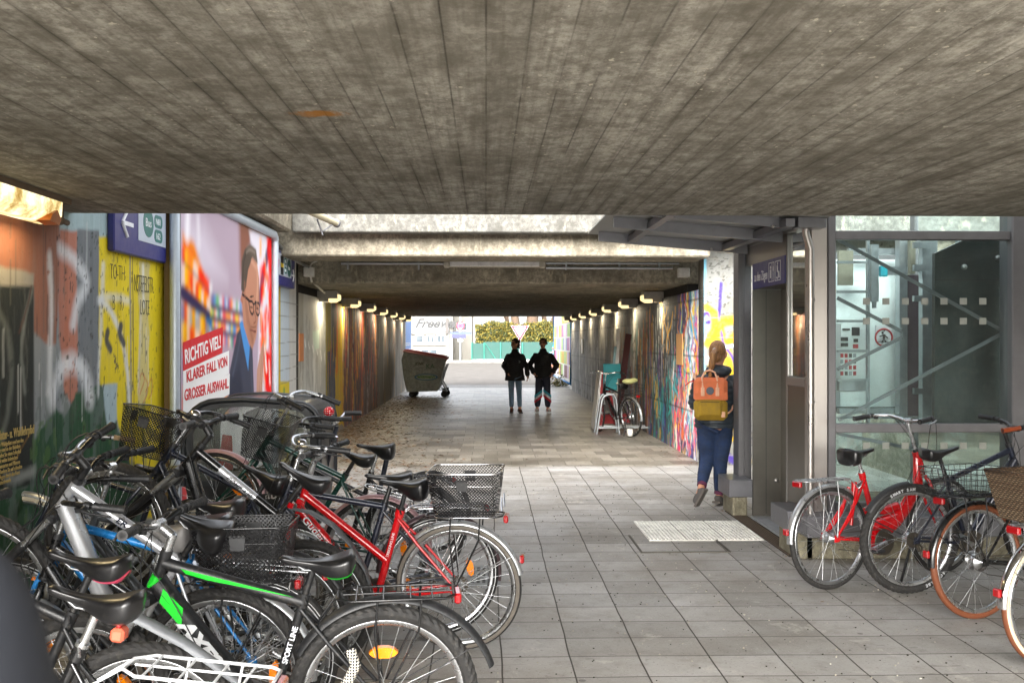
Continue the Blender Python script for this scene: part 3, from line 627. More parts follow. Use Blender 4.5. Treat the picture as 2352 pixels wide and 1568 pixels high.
for pts, wd, cc in [([(1622, 705), (1640, 720), (1660, 770), (1655, 830)], .12, 'ae8c04'), ([(1655, 735), (1710, 728)], .10, 'ae8c04'), ([(1622, 870), (1660, 800), (1690, 770)], .11, 'ae8c04'), ([(1670, 800), (1682, 900), (1712, 870)], .13, 'ae8c04'), ([(1690, 900), (1700, 980), (1712, 1000)], .14, 'ae8c04'),
                    ([(1657, 650), (1654, 700), (1650, 740), (1662, 790), (1655, 880)], .045, '3c2488'), ([(1622, 740), (1645, 735), (1660, 742)], .04, '3c2488'), ([(1662, 790), (1700, 850), (1712, 930)], .04, '3c2488'), ([(1600, 760), (1620, 710), (1640, 740)], .045, '4c2c98'),
                    ([(1622, 900), (1635, 940), (1625, 980), (1640, 1040)], .16, '341c80'), ([(1640, 925), (1660, 920), (1655, 960)], .12, '35c0c4'), ([(1618, 1000), (1650, 1030)], .1, '4aa0c0'), ([(1700, 700), (1705, 760)], .06, 'd0d4c8'), ([(1625, 1030), (1640, 1000), (1700, 1010)], .08, 'ae8c04'), ([(1625, 790), (1650, 745), (1690, 735), (1715, 745)], .12, 'ae8c04'), ([(1640, 720), (1648, 800), (1680, 860)], .12, 'b08e04'), ([(1676, 950), (1700, 1000), (1715, 1060)], .12, 'b08e04'), ([(1660, 1040), (1690, 1060)], .1, '3c2488'), ([(1640, 960), (1690, 975), (1715, 960)], .06, '2a90a0'), ([(1630, 820), (1650, 800), (1700, 790)], .05, 'b9d6dc')]:
    c.stroke(pts, wd, cc, .95, wob=.03)
for k in range(15): c.stroke([(3.0, .14+k*.27), (6.9, .14+k*.27)], .010, '8a8880', .8, px=False, wob=.02)
c.grid('graffiti_wall', lambda U, V, D: (U+0*V, 13.1-D+0*U, V+0*U), paintmat('end_wall_paint', .75, .3, .4, '8f8d86', vert=False), .35, label='whitewashed end wall with yellow and purple spray lines beside the lift', cat='wall')
# dark ledges above the tunnel walls that carry the lamps
for X0, X1, s_, cc in ((-3.2, -2.84, 'left', 'left'), (3.04, 3.4, 'right', 'right')):
    b = MB(); b.box((X0, 14.41, 2.44), (X1, 33.5, 2.567)); b.build('wall_ledge', mat('ledge_black', '1d1b19', .9), label='black recessed ledge along the top of the %s tunnel wall' % cc, cat='ledge')  # black strip between wall top and ceiling

# ---------------- wall lamps in the tunnel
lampglow = glow('lamp_diffuser', 'ffe2a4', .26)
lamp_l = bpy.data.lights.new('lamp_light', 'AREA'); lamp_l.shape = 'RECTANGLE'; lamp_l.size = .26; lamp_l.size_y = .12; lamp_l.energy = 3.0; lamp_l.color = (1, .86, .6); lampbox = mat('lamp_housing', '8d8a84', .5, .2)
def wall_lamp(proto, side, Y, k):
    X = -2.66 if side < 0 else 2.86
    where = 'left' if side < 0 else 'right'
    o = thing('wall_lamp', '', 'wall lamp', (X, Y, 2.44), 'lamps along the tunnel walls')
    o['label'] = '%s boxy lamp from the tunnel mouth under the ceiling on the %s tunnel wall' % (['first', 'second', 'third', 'fourth', 'fifth', 'sixth', 'farthest seventh'][k], where)
    if proto is None:
        b = MB(); b.prism([(-.17, -.02), (.17, -.02), (.17, .11), (-.17, .11)], 'y', -.16, .16, 0); b.build('housing', lampbox, o, local=True)
        b = MB(); b.prism([(.02, -.02), (.02, -.075), (.11, -.075), (.185, -.03), (.185, .05), (.171, .05), (.171, -.02)], 'y', -.15, .15, 0); b.prism([(-.16, -.02), (-.13, -.07), (.018, -.073), (.018, -.02)], 'y', -.16, .16, 1); b.build('diffuser', [lampglow, lampbox], o, local=True)
    else:
        for ch in [q_ for q_ in proto.children if q_.type == 'MESH']: c_ = ch.copy(); COL.objects.link(c_); c_.parent = o
        if side > 0: o.rotation_euler = (0, 0, PI)
    q = bpy.data.objects.new('lamp_light', lamp_l); COL.objects.link(q); q.parent = o; q.location = (.04, 0, -.082); q.rotation_euler = (0, R(28), 0)
    return o
pl = None
for k in range(7):
    q = wall_lamp(pl, -1, 16.3+k*2.62, k); pl = pl or q
for k in range(7): wall_lamp(pl, 1, 16.4+k*2.75, k)
galv = mat('galvanised_steel', 'a3a7aa', .35, .85, .12, .2)
greypaint = mat('grey_metal_paint', '77777b', .4, .55, .08, .2)
wht = mat('white_plastic', 'd8d6cf', .45)
# cross pipes, fluorescent lamp and junction boxes under the recess
t_ = thing('fluorescent_lamp', 'long white fluorescent lamp fixed across the recess between two beams', 'lamp', (.13, 14.2, 2.8))
b = MB(); b.box((-.62, 14.12, 2.80), (.88, 14.3, 2.93), 0, .01); b.box((-.62, 14.09, 2.79), (-.54, 14.31, 2.94), 0, .01); b.box((.80, 14.09, 2.79), (.88, 14.31, 2.94), 0, .01); b.build('housing', mat('lamp_frame', 'b3afa2', .5), t_)
b = MB(); b.box((-.53, 14.095, 2.805), (.79, 14.125, 2.90), 0, .01); b.build('diffuser', mat('ribbed_diffuser', 'dcdcdc', .3), t_)
t_ = thing('conduit_pipes', 'thin metal conduit pipes clipped across the recess either side of the lamp', 'pipes', (0, 14.3, 2.8))
for x0_, x1_, z_, r_ in ((-2.15, -.63, 2.86, .022), (.9, 2.9, 2.87, .018), (.9, 2.8, 2.80, .022)): b = MB(); b.cyl((x0_, 14.3, z_), (x1_, 14.3, z_), r_); b.build('pipe', galv, t_)
for x_ in (-2.05, -1.0, 1.2, 2.0, 2.6): b = MB(); b.box((x_-.012, 14.27, 2.77), (x_+.012, 14.33, 2.93)); b.build('clip', galv, t_)
for x_, s_ in ((-2.62, 'left'), (2.98, 'right')):
    b = MB(); b.box((x_-.1 if x_ > 0 else x_-.08, 14.25, 2.66), (x_+.07, 14.38, 2.8), 0, .01)
    if x_ < 0: b.tube([(-2.62, 14.3, 2.8), (-2.58, 14.3, 2.86), (-2.5, 14.3, 2.9)], .012); b.tube([(-2.6, 14.3, 2.66), (-2.6, 14.36, 2.6), (-2.66, 15.9, 2.5)], .016)
    b.build('junction_box', wht, label='small pale junction box at the %s end of the recess' % s_, cat='junction box')
t_ = thing('tube_lamp', 'weathered tube lamp hanging in the gap below the white parapet', 'lamp', (-1.6, 9.6, 2.95))
b = MB(); b.cyl((-1.95, 9.0, 3.05), (-1.56, 10.0, 2.93), .035, 12); b.build('tube', mat('yellowed_tube', 'bdb294', .4), t_)
b = MB(); b.cyl((-1.56, 10.0, 2.93), (-1.55, 10.03, 2.925), .042); b.tube([(-1.7, 9.7, 2.93), (-1.68, 9.8, 2.84), (-1.66, 9.8, 2.78)], .008); b.tube([(-1.58, 9.9, 2.9), (-1.62, 9.85, 2.86), (-1.66, 9.8, 2.82)], .006); b.build('cap', greypaint, t_)
# near lamp at the left edge
t_ = thing('wall_light', 'glowing yellowed tube light with a cracked end at the top left corner', 'lamp', (-2.62, 5.2, 2.45))
def lm():
    t = NT('yellowed_lit_cover'); p = t.pos(); n = t.noise(p, 7, 6, .7); c = t.ramp(n, [(.35, lin('b98a2c')), (.5, lin('ecd79a')), (.7, lin('fff6dc'))])
    t.fin(c, .4); t.set(t.b.inputs['Emission Color'], c); t.set(t.b.inputs['Emission Strength'], t.math('MULTIPLY', t.ramp(n, [(.3, .2), (.6, 1.)]), .3)); return t.m
b = MB(); b.prism([(-.09, .06), (-.09, -.02), (-.05, -.075), (.03, -.075), (.085, -.03), (.09, .06)], 'y', 4.3, 5.80, 0)
b.v = [v+np.array([-2.62, 0, 2.475]) if i < 99 else v for i, v in enumerate(b.v)]
b.build('cover', lm(), t_)
b = MB(); b.box((-2.72, 4.2, 2.53), (-2.52, 5.9, 2.563), 0); b.box((-2.71, 5.80, 2.40), (-2.54, 5.85, 2.535), 0, .01); b.tube([(-2.65, 5.85, 2.49), (-2.68, 6.05, 2.47), (-2.72, 6.3, 2.47)], .02); b.build('end_cap', mat('rusty_cap', '6b5a48', .7), t_)
b = MB(); b.prism([(5.60, 2.40), (5.72, 2.385), (5.75, 2.42), (5.70, 2.47), (5.64, 2.445)], 'x', -2.60, -2.515, 0); b.build('broken_shard', mat('amber_plastic', 'c46a14', .35), t_)
ll = bpy.data.lights.new('lamp_tube', 'AREA'); ll.shape = 'RECTANGLE'; ll.size = 1.3; ll.size_y = .1; ll.energy = 2.0; ll.color = (1, .78, .42)
lo = bpy.data.objects.new('lamp_tube', ll); COL.objects.link(lo); lo.location = (-2.60, 5.1, 2.385); lo.rotation_euler = (0, 0, PI/2)

# ---------------- direction signs
signblue = mat('sign_blue', '2e2f72', .35, 0, .06, .15); signgrey = mat('sign_grey', 'b9c1cd', .4, 0, .05, .1); signgreen = mat('sign_green', '2f6f6a', .4); signwhite = mat('sign_white', 'e8eaee', .4); signblack = mat('sign_black', '1d1f22', .4); signyellow = mat('sign_yellow', 'e5c41e', .4); pinkp = mat('sign_magenta', 'b81e7e', .4)
def disc(b, X, Y, Z, r, n=28, mi=0): b.prism([(Y+r*math.cos(2*PI*k/n), Z+r*math.sin(2*PI*k/n)) for k in range(n)], 'x', X, X+.003, mi)
def rrect(y0, y1, z0, z1, rad, n=5):
    o = []
    for (cy, cz, a0) in ((y1-rad, z1-rad, 0), (y0+rad, z1-rad, 90), (y0+rad, z0+rad, 180), (y1-rad, z0+rad, 270)):
        for k in range(n+1): a = R(a0+90*k/n); o.append((cy+rad*math.cos(a), cz+rad*math.sin(a)))
    return o
t_ = thing('bus_sign', 'large blue wall sign with Bus badge and arrow to the left', 'direction sign', (-2.75, 7.75, 2.37))
b = MB(); b.box((-2.80, 7.16, 2.37), (-2.745, 8.31, 2.95), 0, .01); b.build('panel', signblue, t_)
XS = -2.745
b = MB(); b.box((XS, 7.64, 2.50), (XS+.004, 8.28, 2.94)); b.build('grey_field', signgrey, t_)
b = MB(); disc(b, XS+.004, 7.86, 2.66, .115); b.prism(rrect(8.0, 8.19, 2.645, 2.75, .045), 'x', XS+.004, XS+.007); b.prism(rrect(8.0, 8.19, 2.525, 2.63, .045), 'x', XS+.004, XS+.007); b.build('line_badges', signgreen, t_)
text('Bus', .095, (XS+.008, 7.785, 2.63), (0, 1, 0), (0, 0, 1), signwhite, t_, .0005)
text('N81', .075, (XS+.008, 8.022, 2.67), (0, 1, 0), (0, 0, 1), signwhite, t_, .0005); text('162', .075, (XS+.008, 8.025, 2.55), (0, 1, 0), (0, 0, 1), signwhite, t_, .0005)
b = MB(); X_ = XS+.003
for q in ([(7.30, 2.6), (7.40, 2.70)], [(7.30, 2.6), (7.40, 2.50)], [(7.305, 2.6), (7.53, 2.6)]): b.bar((X_, *q[0]), (X_, *q[1]), .006, .032, up=(0, 0, 1)) if abs(q[0][1]-q[1][1]) < .01 else b.tube([(X_, *q[0]), (X_, *q[1])], .016, 6)
b.build('arrow', signwhite, t_)
t_ = thing('bus_sign', 'small blue wall sign with taxi field and arrow, just beyond the billboard', 'direction sign', (-2.72, 13.0, 2.42))
b = MB(); b.box((-2.80, 12.35, 2.44), (-2.70, 13.62, 2.90), 0, .01); b.build('panel', signblue, t_); XS = -2.70
b = MB(); b.box((XS, 12.37, 2.57), (XS+.004, 13.36, 2.86)); b.build('grey_field', signgrey, t_)
b = MB(); disc(b, XS+.004, 13.2, 2.70, .12); b.prism(rrect(12.9, 13.04, 2.73, 2.82, .03), 'x', XS+.004, XS+.007); b.prism(rrect(12.9, 13.04, 2.61, 2.70, .03), 'x', XS+.004, XS+.007); b.build('line_badges', signgreen, t_)
b = MB(); b.box((XS+.004, 12.66, 2.58), (XS+.006, 12.84, 2.83)); b.build('taxi_field', signblack, t_)
text('TAXI', .075, (XS+.008, 12.665, 2.68), (0, 1, 0), (0, 0, 1), signyellow, t_, .002); text('Bus', .08, (XS+.008, 13.135, 2.675), (0, 1, 0), (0, 0, 1), signwhite, t_, .001)
text('96', .07, (XS+.008, 12.93, 2.75), (0, 1, 0), (0, 0, 1), signwhite, t_, .001); text('830', .055, (XS+.008, 12.915, 2.635), (0, 1, 0), (0, 0, 1), signwhite, t_, .001)
b = MB(); disc(b, XS+.004, 12.5, 2.72, .07); b.build('magenta_badge', pinkp, t_)
b = MB()
for q in ([(13.54, 2.62), (13.47, 2.70)], [(13.54, 2.62), (13.47, 2.54)], [(13.54, 2.62), (13.40, 2.62)]): b.tube([(XS+.002, *q[0]), (XS+.002, *q[1])], .011, 6)
b.build('arrow', signwhite, t_)
b = MB(); b.tube([(-2.72, 12.0, 2.98), (-2.7, 12.5, 2.97), (-2.68, 12.9, 2.9), (-2.66, 13.7, 2.82), (-2.62, 14.2, 2.80)], .022); b.build('wall_conduit', galv, label='bent metal conduit running from the billboard to the recess', cat='pipe')
b = MB(); b.box((-2.80, 14.42, 1.40), (-2.788, 14.75, 1.82)); o = b.build('paper_notice', mat('orange_paper', 'c07a48', .7), label='orange paper notice pasted on the grey left tunnel wall', cat='notice')
b = MB(); b.box((2.985, 14.5, 1.34), (2.998, 14.95, 1.82)); b.build('paper_notice', mat('tan_paper', 'c0905a', .7), label='tan paper notice pasted on the graffiti of the right wall', cat='notice')
b = MB(); b.box((2.97, 29.4, 1.33), (2.998, 29.8, 1.77)); b.build('paper_notice', wht, label='narrow white strip fixed on the grey far part of the right wall', cat='notice')

# ---------------- billboard
PX = -2.65
bb = thing('billboard', 'large framed billboard on the left wall showing a man with glasses in a shop', 'billboard', (PX, 10.1, .2))
c = Canvas(8.40, 11.92, .24, 2.97, .0135, 'b9adb8', lambda px, py: onX(px, py, PX))
c.C = c.C*(.9+.2*vnoise(c.U, c.V, 1, 3))[..., None]
P = lambda a, col, al=1., soft=.05: c.poly(a, col, al, soft=soft, wob=.02)
P([(420, 490), (560, 470), (562, 900), (500, 860), (420, 640)], 'b7abb4', soft=.1); P([(420, 490), (470, 520), (520, 640), (420, 640)], 'd9d3da', .7, .15)
P([(420, 540), (445, 560), (470, 640), (486, 680), (484, 770), (420, 800)], 'd8883a', soft=.05)
r = np.random.RandomState(8)
def blob(x, y, w, h, col, a=.9): c.poly([(x-w, y-h), (x+w, y-h), (x+w, y+h), (x-w, y+h)], col, a, soft=.05, wob=.0)
for row in range(3):
    for k in range(11):
        x = 422+k*6.2; y = 585+row*42+k*8.5; blob(x, y, 2.6, 17, r.choice(['e8442a', 'f0a02a', 'f4f0e6', 'd8241e', 'f6d24a', 'f0f0f0', 'e8742a']))
c.stroke([(420, 672), (450, 700), (486, 735)], .13, '3a3352'); c.stroke([(420, 600), (450, 632), (480, 670)], .04, '8a7a8a', .5)
for row in range(2):
    for k in range(11):
        x = 421+k*6.0; y = 720+row*42+k*3.5; blob(x, y, 2.4, 18, r.choice(['c8483a', 'e0b84a', '9fc0c8', 'f0ece0', 'e87a3a', '5a8ab0', 'f2dc9a', 'd8584a']))
for row in range(4):
    for k in range(18):
        x = 486+k*3.9; y = 690+row*27+k*1.0; blob(x, y, 1.5, 10, r.choice(['4a9ad0', 'f0e04a', 'e8504a', 'f4f4f2', '5ab070', '2a4a8a', 'f0a04a', 'e8e8ec']), .85)
for k in range(3): c.stroke([(486, 703+k*27), (560, 722+k*27)], .05, '4a4660', .8)
P([(548, 480), (580, 500), (576, 560), (552, 640)], '8a6a60', soft=.08)
P([(572, 530), (630, 540), (630, 920), (590, 930), (596, 700)], 'e8e4ea', soft=.04)
c.stroke([(596, 690), (606, 620), (620, 560)], .16, '4a4660', .9); c.stroke([(604, 700), (614, 640), (625, 600)], .05, 'f4f4f6', .9)
for k in range(60):
    x = r.uniform(598, 628); y = r.uniform(560, 900); blob(x, y, r.uniform(1, 3), r.uniform(6, 22), r.choice(['e8362a', 'f0623a', 'e02a22', 'f6b04a', 'f4f0ee', 'd8241e', 'f2c8a0']), .8)
P([(612, 540), (630, 545), (630, 600), (618, 640)], 'e03a2a', .8); P([(600, 790), (630, 830), (630, 930), (612, 900)], 'dd2a22', .95, .02); P([(619, 560), (628, 560), (628, 900), (619, 880)], 'd8281f', .85)
c.stroke([(608, 800), (612, 850)], .08, 'f6f4f2'); c.stroke([(618, 830), (620, 880)], .06, 'f6f4f2')
c.blur(1)
mn = c.C.mean(-1, keepdims=True); c.C = np.clip(mn+(c.C-mn)*1.5, 0, 1)**1.15
for k in range(26):
    x = r.uniform(596, 628); y = r.uniform(560, 900); c.stroke([(x, y), (x+r.uniform(-2, 3), y+r.uniform(10, 40))], r.uniform(.02, .06), r.choice(['f8f2ee', 'e8362a', 'f6c070', 'c81e1e', 'f0a880']), .55, soft=.9)
c.stroke([(432, 480), (430, 540)], .12, 'f6f2f6', .8, soft=.9); c.stroke([(455, 500), (457, 560)], .1, 'e6e0e6', .6, soft=.9)
# the man
P([(524, 930), (528, 850), (545, 765), (556, 745), (580, 800), (584, 930)], '3f4252', soft=.02); P([(524, 930), (530, 880), (550, 830), (562, 930)], '2f3242', .8, .05)
P([(550, 742), (556, 735), (574, 790), (570, 850), (560, 800)], '4f8fd0', soft=.012)
P([(556, 640), (562, 590), (572, 580), (590, 600), (595, 640), (596, 700), (592, 740), (588, 775), (580, 800), (572, 790), (560, 750), (556, 700)], 'b9836a', soft=.012)
P([(558, 660), (552, 690), (557, 700), (561, 680)], 'b07560', soft=.01)
P([(554, 665), (555, 600), (562, 572), (574, 562), (588, 572), (592, 605), (580, 590), (570, 620), (565, 660), (560, 672)], '54483f', soft=.014); P([(566, 568), (578, 563), (588, 575), (590, 596), (578, 585)], '7a6c60', .6)
P([(566, 740), (590, 735), (588, 775), (580, 800), (570, 780)], 'a06f58', .5, .05)
c.stroke([(557, 676), (572, 690)], .035, '1c1d24')
for a in ([(571, 690), (582, 693), (583, 722), (575, 720), (571, 690)], [(586, 694), (597, 697), (596, 724), (588, 722), (586, 694)]): c.stroke(a, .028, '1c1d24', smooth=1)
c.stroke([(582, 697), (587, 698)], .025, '1c1d24'); c.stroke([(584, 715), (589, 738), (583, 742)], .02, '8a5544'); c.stroke([(574, 757), (588, 762)], .024, '7a4038'); c.stroke([(574, 682), (582, 680)], .02, '4a3a32')
for pts, wd, cc, al in [([(590, 610), (592, 650), (590, 690)], .05, 'dcab90', .7), ([(566, 700), (572, 745), (580, 780)], .07, '8f5f4a', .6), ([(578, 600), (588, 615)], .05, 'd6a58c', .6), ([(562, 650), (563, 700), (568, 740)], .05, '9a6650', .6), ([(590, 760), (584, 785)], .04, 'c9967c', .6), ([(566, 580), (574, 572), (586, 580)], .03, '8f8276', .6), ([(558, 640), (559, 605), (564, 585)], .03, '2e2621', .7), ([(535, 860), (548, 800), (552, 770)], .05, '565a6c', .6), ([(575, 800), (578, 860), (580, 920)], .06, '565a6c', .5), ([(588, 700), (594, 712)], .02, '6a4638', .7), ([(575, 705), (580, 706)], .02, '3a2a24', .9), ([(589, 708), (593, 709)], .02, '3a2a24', .9), ([(576, 750), (582, 752), (588, 750)], .015, '6a3830', .7)]: c.stroke(pts, wd, cc, al, soft=.9)
P([(590, 850), (600, 800), (606, 780), (606, 830), (600, 930), (588, 930)], 'c08f76', .95, .015)
for k in range(3): c.stroke([(594+k*4, 925), (598+k*4, 860), (603+k*3, 800)], .012, '8a5a48', .8)
# lower part of the poster
P([(420, 890), (520, 860), (524, 930), (530, 1200), (420, 1250)], 'e8a060', soft=.05)
for k in range(16): blob(422+k*6.5, 930+r.uniform(-20, 60), 3, r.uniform(10, 30), r.choice(['f08030', '4a90c8', 'f0c050', 'd84030', 'e8e0d0']), .8)
P([(418, 1000), (640, 900), (640, 1150), (418, 1250)], 'eceaea', soft=.02); 
postermat = paintmat('poster_paper', .6, 0, .12, spec=.2)
c.grid('poster', lambda U, V, D: (PX+D, U+0*V, V+0*U), postermat, .03, parent=bb)
red = mat('poster_red', 'cf1f2a', .5, 0, .03, .05); wp = mat('poster_white', 'f0f0ee', .5, 0, .02, .05)
def plate(name, pts, m, e):
    q = [onX(a, b_, PX) for a, b_ in pts]; b = MB(); b.prism(q, 'x', PX+.001, PX+e); return b.build(name, m, bb)
plate('slogan_field', [(420, 852), (510, 810), (511.6, 750.6), (420, 786)][::1], red, .004)
plate('slogan_field', [(420, 905), (525, 858), (525.6, 805), (420, 850)], wp, .003); plate('slogan_field', [(420, 965), (526, 905), (527, 858), (420, 900)], wp, .0035)
plate('slogan_field', [(418, 1165), (428, 1160), (428, 1110), (418, 1110)], red, .004)
def slog(body, p0, p1, cap, m, e):
    a = onX(*p0, PX); b_ = onX(*p1, PX); L = math.hypot(b_[0]-a[0], b_[1]-a[1]); s_ = cap/.70
    o = text(body, s_, (0, 0, 0), (1, 0, 0), (0, 0, 1), m, None, .003*s_/.15); wd = max(v.co.x for v in o.data.vertices); bpy.data.objects.remove(o)
    return text(body, s_, (PX+e, a[0], a[1]), (0, b_[0]-a[0], b_[1]-a[1]), (0, -(b_[1]-a[1]), b_[0]-a[0]), m, bb, .003*s_/.15, .001, L/wd)
slog('RICHTIG VIEL!', (423, 836), (506, 797), .125, wp, .006); slog('KLARER FALL VON', (427, 878), (521, 839), .098, red, .006); slog('GROSSER AUSWAHL.', (422, 920), (524, 890), .098, red, .006)
b = MB(); fr = .045
b.tube([(PX-.03, 8.335, .1), (PX-.03, 8.335, 3.02)], fr, 12); b.tube([(PX+.03, 11.98, .1), (PX+.03, 11.98, 3.0)], fr, 12)
b.tube([(PX-.03, 8.335, 3.02), (PX-.01, 8.6, 3.02), (PX+.03, 11.90, 3.02), (PX+.03, 11.98, 2.96)], .05, 12); b.tube([(PX-.03, 8.335, .18), (PX+.03, 11.98, .18)], fr, 12)
b.build('frame', mat('frame_light_grey', 'b4bec8', .35, .3, .06, .2), bb)
b = MB(); b.box((-2.78, 8.36, .2), (PX-.035, 11.96, 3.0)); b.build('backing', mat('peeling_brown', '6b5738', .9), bb)
b = MB(); b.box((PX-.03, 8.42, 2.972), (PX+.01, 11.9, 3.0)); b.build('torn_paper_edge', mat('torn_paper', '9c7d52', .9, nscale=40, var=.6), bb)

# ---------------- lift tower
lift = thing('lift_tower', 'steel and glass lift tower with canopy and blue sign on the right', 'lift', (3.5, 8.5, 0))
steel = mat('lift_steel', '928f8b', .36, .6, .1, .12, nscale=5); dsteel = mat('lift_dark_frame', '6a696b', .42, .4, .08, .1); lsteel = mat('brushed_steel', 'aaa5a0', .32, .8, .06, .03, nscale=3)
b = MB(); b.box((2.57, 7.5, .34), (2.70, 7.66, 3.6), 1, .005); b.box((2.70, 7.48, .2), (2.76, 7.60, 3.6), 0, .005); b.box((4.16, 7.46, .2), (4.5, 7.66, 3.6), 0, .01)
b.box((2.50, 9.42, .3), (2.56, 9.62, 2.75), 0, .006); b.box((2.56, 9.45, .3), (2.64, 9.60, 2.75), 0, .006); b.box((4.3, 9.5, .2), (4.4, 9.6, 3.6), 0)
for z0, z1 in ((2.515, 2.565), (.99, 1.04), (.36, .42)): b.box((2.76, 7.49, z0-.01), (4.16, 7.57, z1+.01), 0, .004)
b.box((2.70, 9.5, 2.5), (4.3, 9.58, 2.58), 0); b.box((2.70, 9.5, 1.0), (4.3, 9.58, 1.05), 0)
b.build('frame', [dsteel, lsteel], lift)
b = MB(); b.box((2.575, 8.14, 2.44), (2.66, 9.42, 2.62), 0, .004); b.box((2.575, 8.12, .3), (2.66, 8.16, 2.62), 0, .004); b.box((2.57, 7.5, 2.62), (2.68, 9.6, 2.72), 0, .004)
b.box((2.575, 9.17, 0.02), (2.86, 9.20, 2.2), 1, .002); b.box((2.575, 8.16, 2.2), (2.86, 9.17, 2.205), 1)
b.box((2.578, 7.66, .34), (2.62, 8.12, 1.35), 1, .004); b.box((2.57, 7.66, 1.33), (2.63, 8.12, 1.40), 0, .004)
b.box((2.845, 8.1, .02), (2.88, 9.17, 2.2), 1)
b.build('door_surround', [steel, mat('lift_door_steel', '6e6a63', .38, .7, .12, .3, nscale=3)], lift)
b = MB(); b.box((2.842, 8.66, .04), (2.846, 8.665, 2.2)); b.build('door_seam', signblack, lift); b = MB(); b.box((2.70, 9.167, .04), (2.704, 9.171, 2.2)); b.build('door_seam', signblack, lift)
b = MB(); b.lathe([(.0, -.008), (.022, -.008), (.022, 0)], (2.80, 9.165, .36), 'y', 20); b.build('door_lock', lsteel, lift)
b = MB(); b.box((2.566, 8.16, 2.20), (2.576, 9.16, 2.44)); sp = b.build('sign_panel', signblue, lift)
XL = 2.565
text('zu den Zügen', .125, (XL, 9.09, 2.27), (0, -1, 0), (0, 0, 1), signwhite, sp, .0002, .001, .62)
b = MB()
def sqo(y1, y0, z0, z1, t=.007):
    for (a0, a1, c0, c1) in ((y0, y1, z0, z0+t), (y0, y1, z1-t, z1), (y0, y0+t, z0, z1), (y1-t, y1, z0, z1)): b.box((XL-.002, a0, c0), (XL, a1, c1))
sqo(8.62, 8.46, 2.235, 2.41); sqo(8.43, 8.27, 2.235, 2.41)
b.ball((XL, 8.565, 2.365), (.003, .015, .016)); b.box((XL-.002, 8.55, 2.27), (XL, 8.58, 2.345)); b.box((XL-.002, 8.515, 2.25), (XL, 8.523, 2.40)); b.box((XL-.002, 8.48, 2.33), (XL, 8.49, 2.37))
b.ball((XL, 8.36, 2.385), (.003, .013, .013)); b.tube([(XL, 8.36, 2.37), (XL, 8.355, 2.315), (XL, 8.315, 2.31), (XL, 8.30, 2.26)], .008, 6)
b.tube([(XL, 8.355+.035*math.cos(a)+.01, 2.29+.035*math.sin(a)) for a in [PI*.55+k*.35 for k in range(12)]], .006, 6)
b.build('pictogram', signwhite, sp)
lg = glass('lift_glass', (.78, .93, .92), .02, .07)
b = MB(); b.quad((2.76, 7.53, .42), (4.16, 7.53, .42), (4.16, 7.53, .98), (2.76, 7.53, .98)); gp0 = b.build('window_pane', lg, lift)
b = MB(); b.quad((2.76, 7.53, 1.05), (4.16, 7.53, 1.05), (4.16, 7.53, 2.505), (2.76, 7.53, 2.505)); gp = b.build('window_pane', lg, lift)
b = MB(); b.quad((2.76, 7.53, 2.575), (4.16, 7.53, 2.575), (4.16, 7.53, 3.6), (2.76, 7.53, 3.6)); b.build('window_pane', lg, lift)
b = MB(); b.quad((2.6, 7.68, 1.41), (2.6, 8.1, 1.41), (2.6, 8.1, 2.6), (2.6, 7.68, 2.6)); b.build('window_pane', glass('side_glass', (.35, .4, .4), .03, .2), lift)
b = MB(); b.quad((2.72, 9.54, .2), (4.3, 9.54, .2), (4.3, 9.54, 2.5), (2.72, 9.54, 2.5)); b.build('window_pane', glass('back_glass', (.75, .85, .83), .03, .12), lift); b = MB(); b.quad((4.32, 7.66, .2), (4.32, 9.5, .2), (4.32, 9.5, 3.6), (4.32, 7.66, 3.6)); b.build('window_pane', glass('rear_glass', (.75, .85, .83), .03, .12), lift)
def cq(x, y): return 1714.7+.3592*x, 477.7+.3592*y
for k in range(7):
    for yy in (596, 723, 1519):
        X_, Z_ = onY(*cq(768+k*124, yy), 7.52); b = MB(); b.box((X_-.028, 7.522, Z_-.026), (X_+.028, 7.526, Z_+.026)); b.build('frosted_square', mat('frosted_film', '8f928a', .7, 0, .1, .2), gp if yy < 1000 else gp0)
# inside of the shaft
lwh = mat('shaft_white', 'e4eceb', .5, 0, .05, .3); sdk = mat('shaft_dark', '333a3a', .35, .3, .35, .5, nscale=2.5); spu = mat('shaft_purple', '3c2c3a', .6); sgn = mat('shaft_green', '355a38', .6)
def sq(bm, x0, y0, x1, y1, Y, d=.03, mi=0):
    a = onY(*cq(x0, y1), Y); b_ = onY(*cq(x1, y0), Y); bm.box((a[0], Y-d, a[1]), (b_[0], Y, b_[1]), mi)
b = MB(); sq(b, 570, 330, 950, 1270, 9.35, .02); sq(b, 575, 430, 730, 470, 9.2); b.build('added_white_panel', lwh, lift)  # white panel added to stand for the bright wall behind the glass
b = MB(); sq(b, 575, 740, 732, 900, 9.15, .12); sq(b, 575, 915, 757, 1090, 9.15, .1); sq(b, 575, 1170, 737, 1262, 9.15, .1); cb = b.build('control_cabinet', lwh, lift)
b = MB()
for (x0, y0, x1, y1) in ((612, 770, 660, 782), (672, 762, 722, 815), (602, 825, 648, 850), (602, 862, 648, 885), (684, 835, 712, 858)): sq(b, x0, y0, x1, y1, 9.028, .006)
for i in range(4):
    for j in range(4): sq(b, 600+j*27, 930+i*38, 618+j*27, 955+i*38, 9.048, .008, [1, 2, 0, 1][(i+j*3) % 4])
sq(b, 680, 870, 712, 897, 9.026, .01, 1); b.build('switches', [signblack, mat('switch_red', 'a81f2a', .4), mat('switch_grey', '8a9296', .4)], cb)
b = MB(); sq(b, 575, 1095, 757, 1165, 9.15, .08); 
for y_ in (340, 528, 715, 905, 1090): sq(b, 575, y_, 762, y_+16, 8.9, .03)
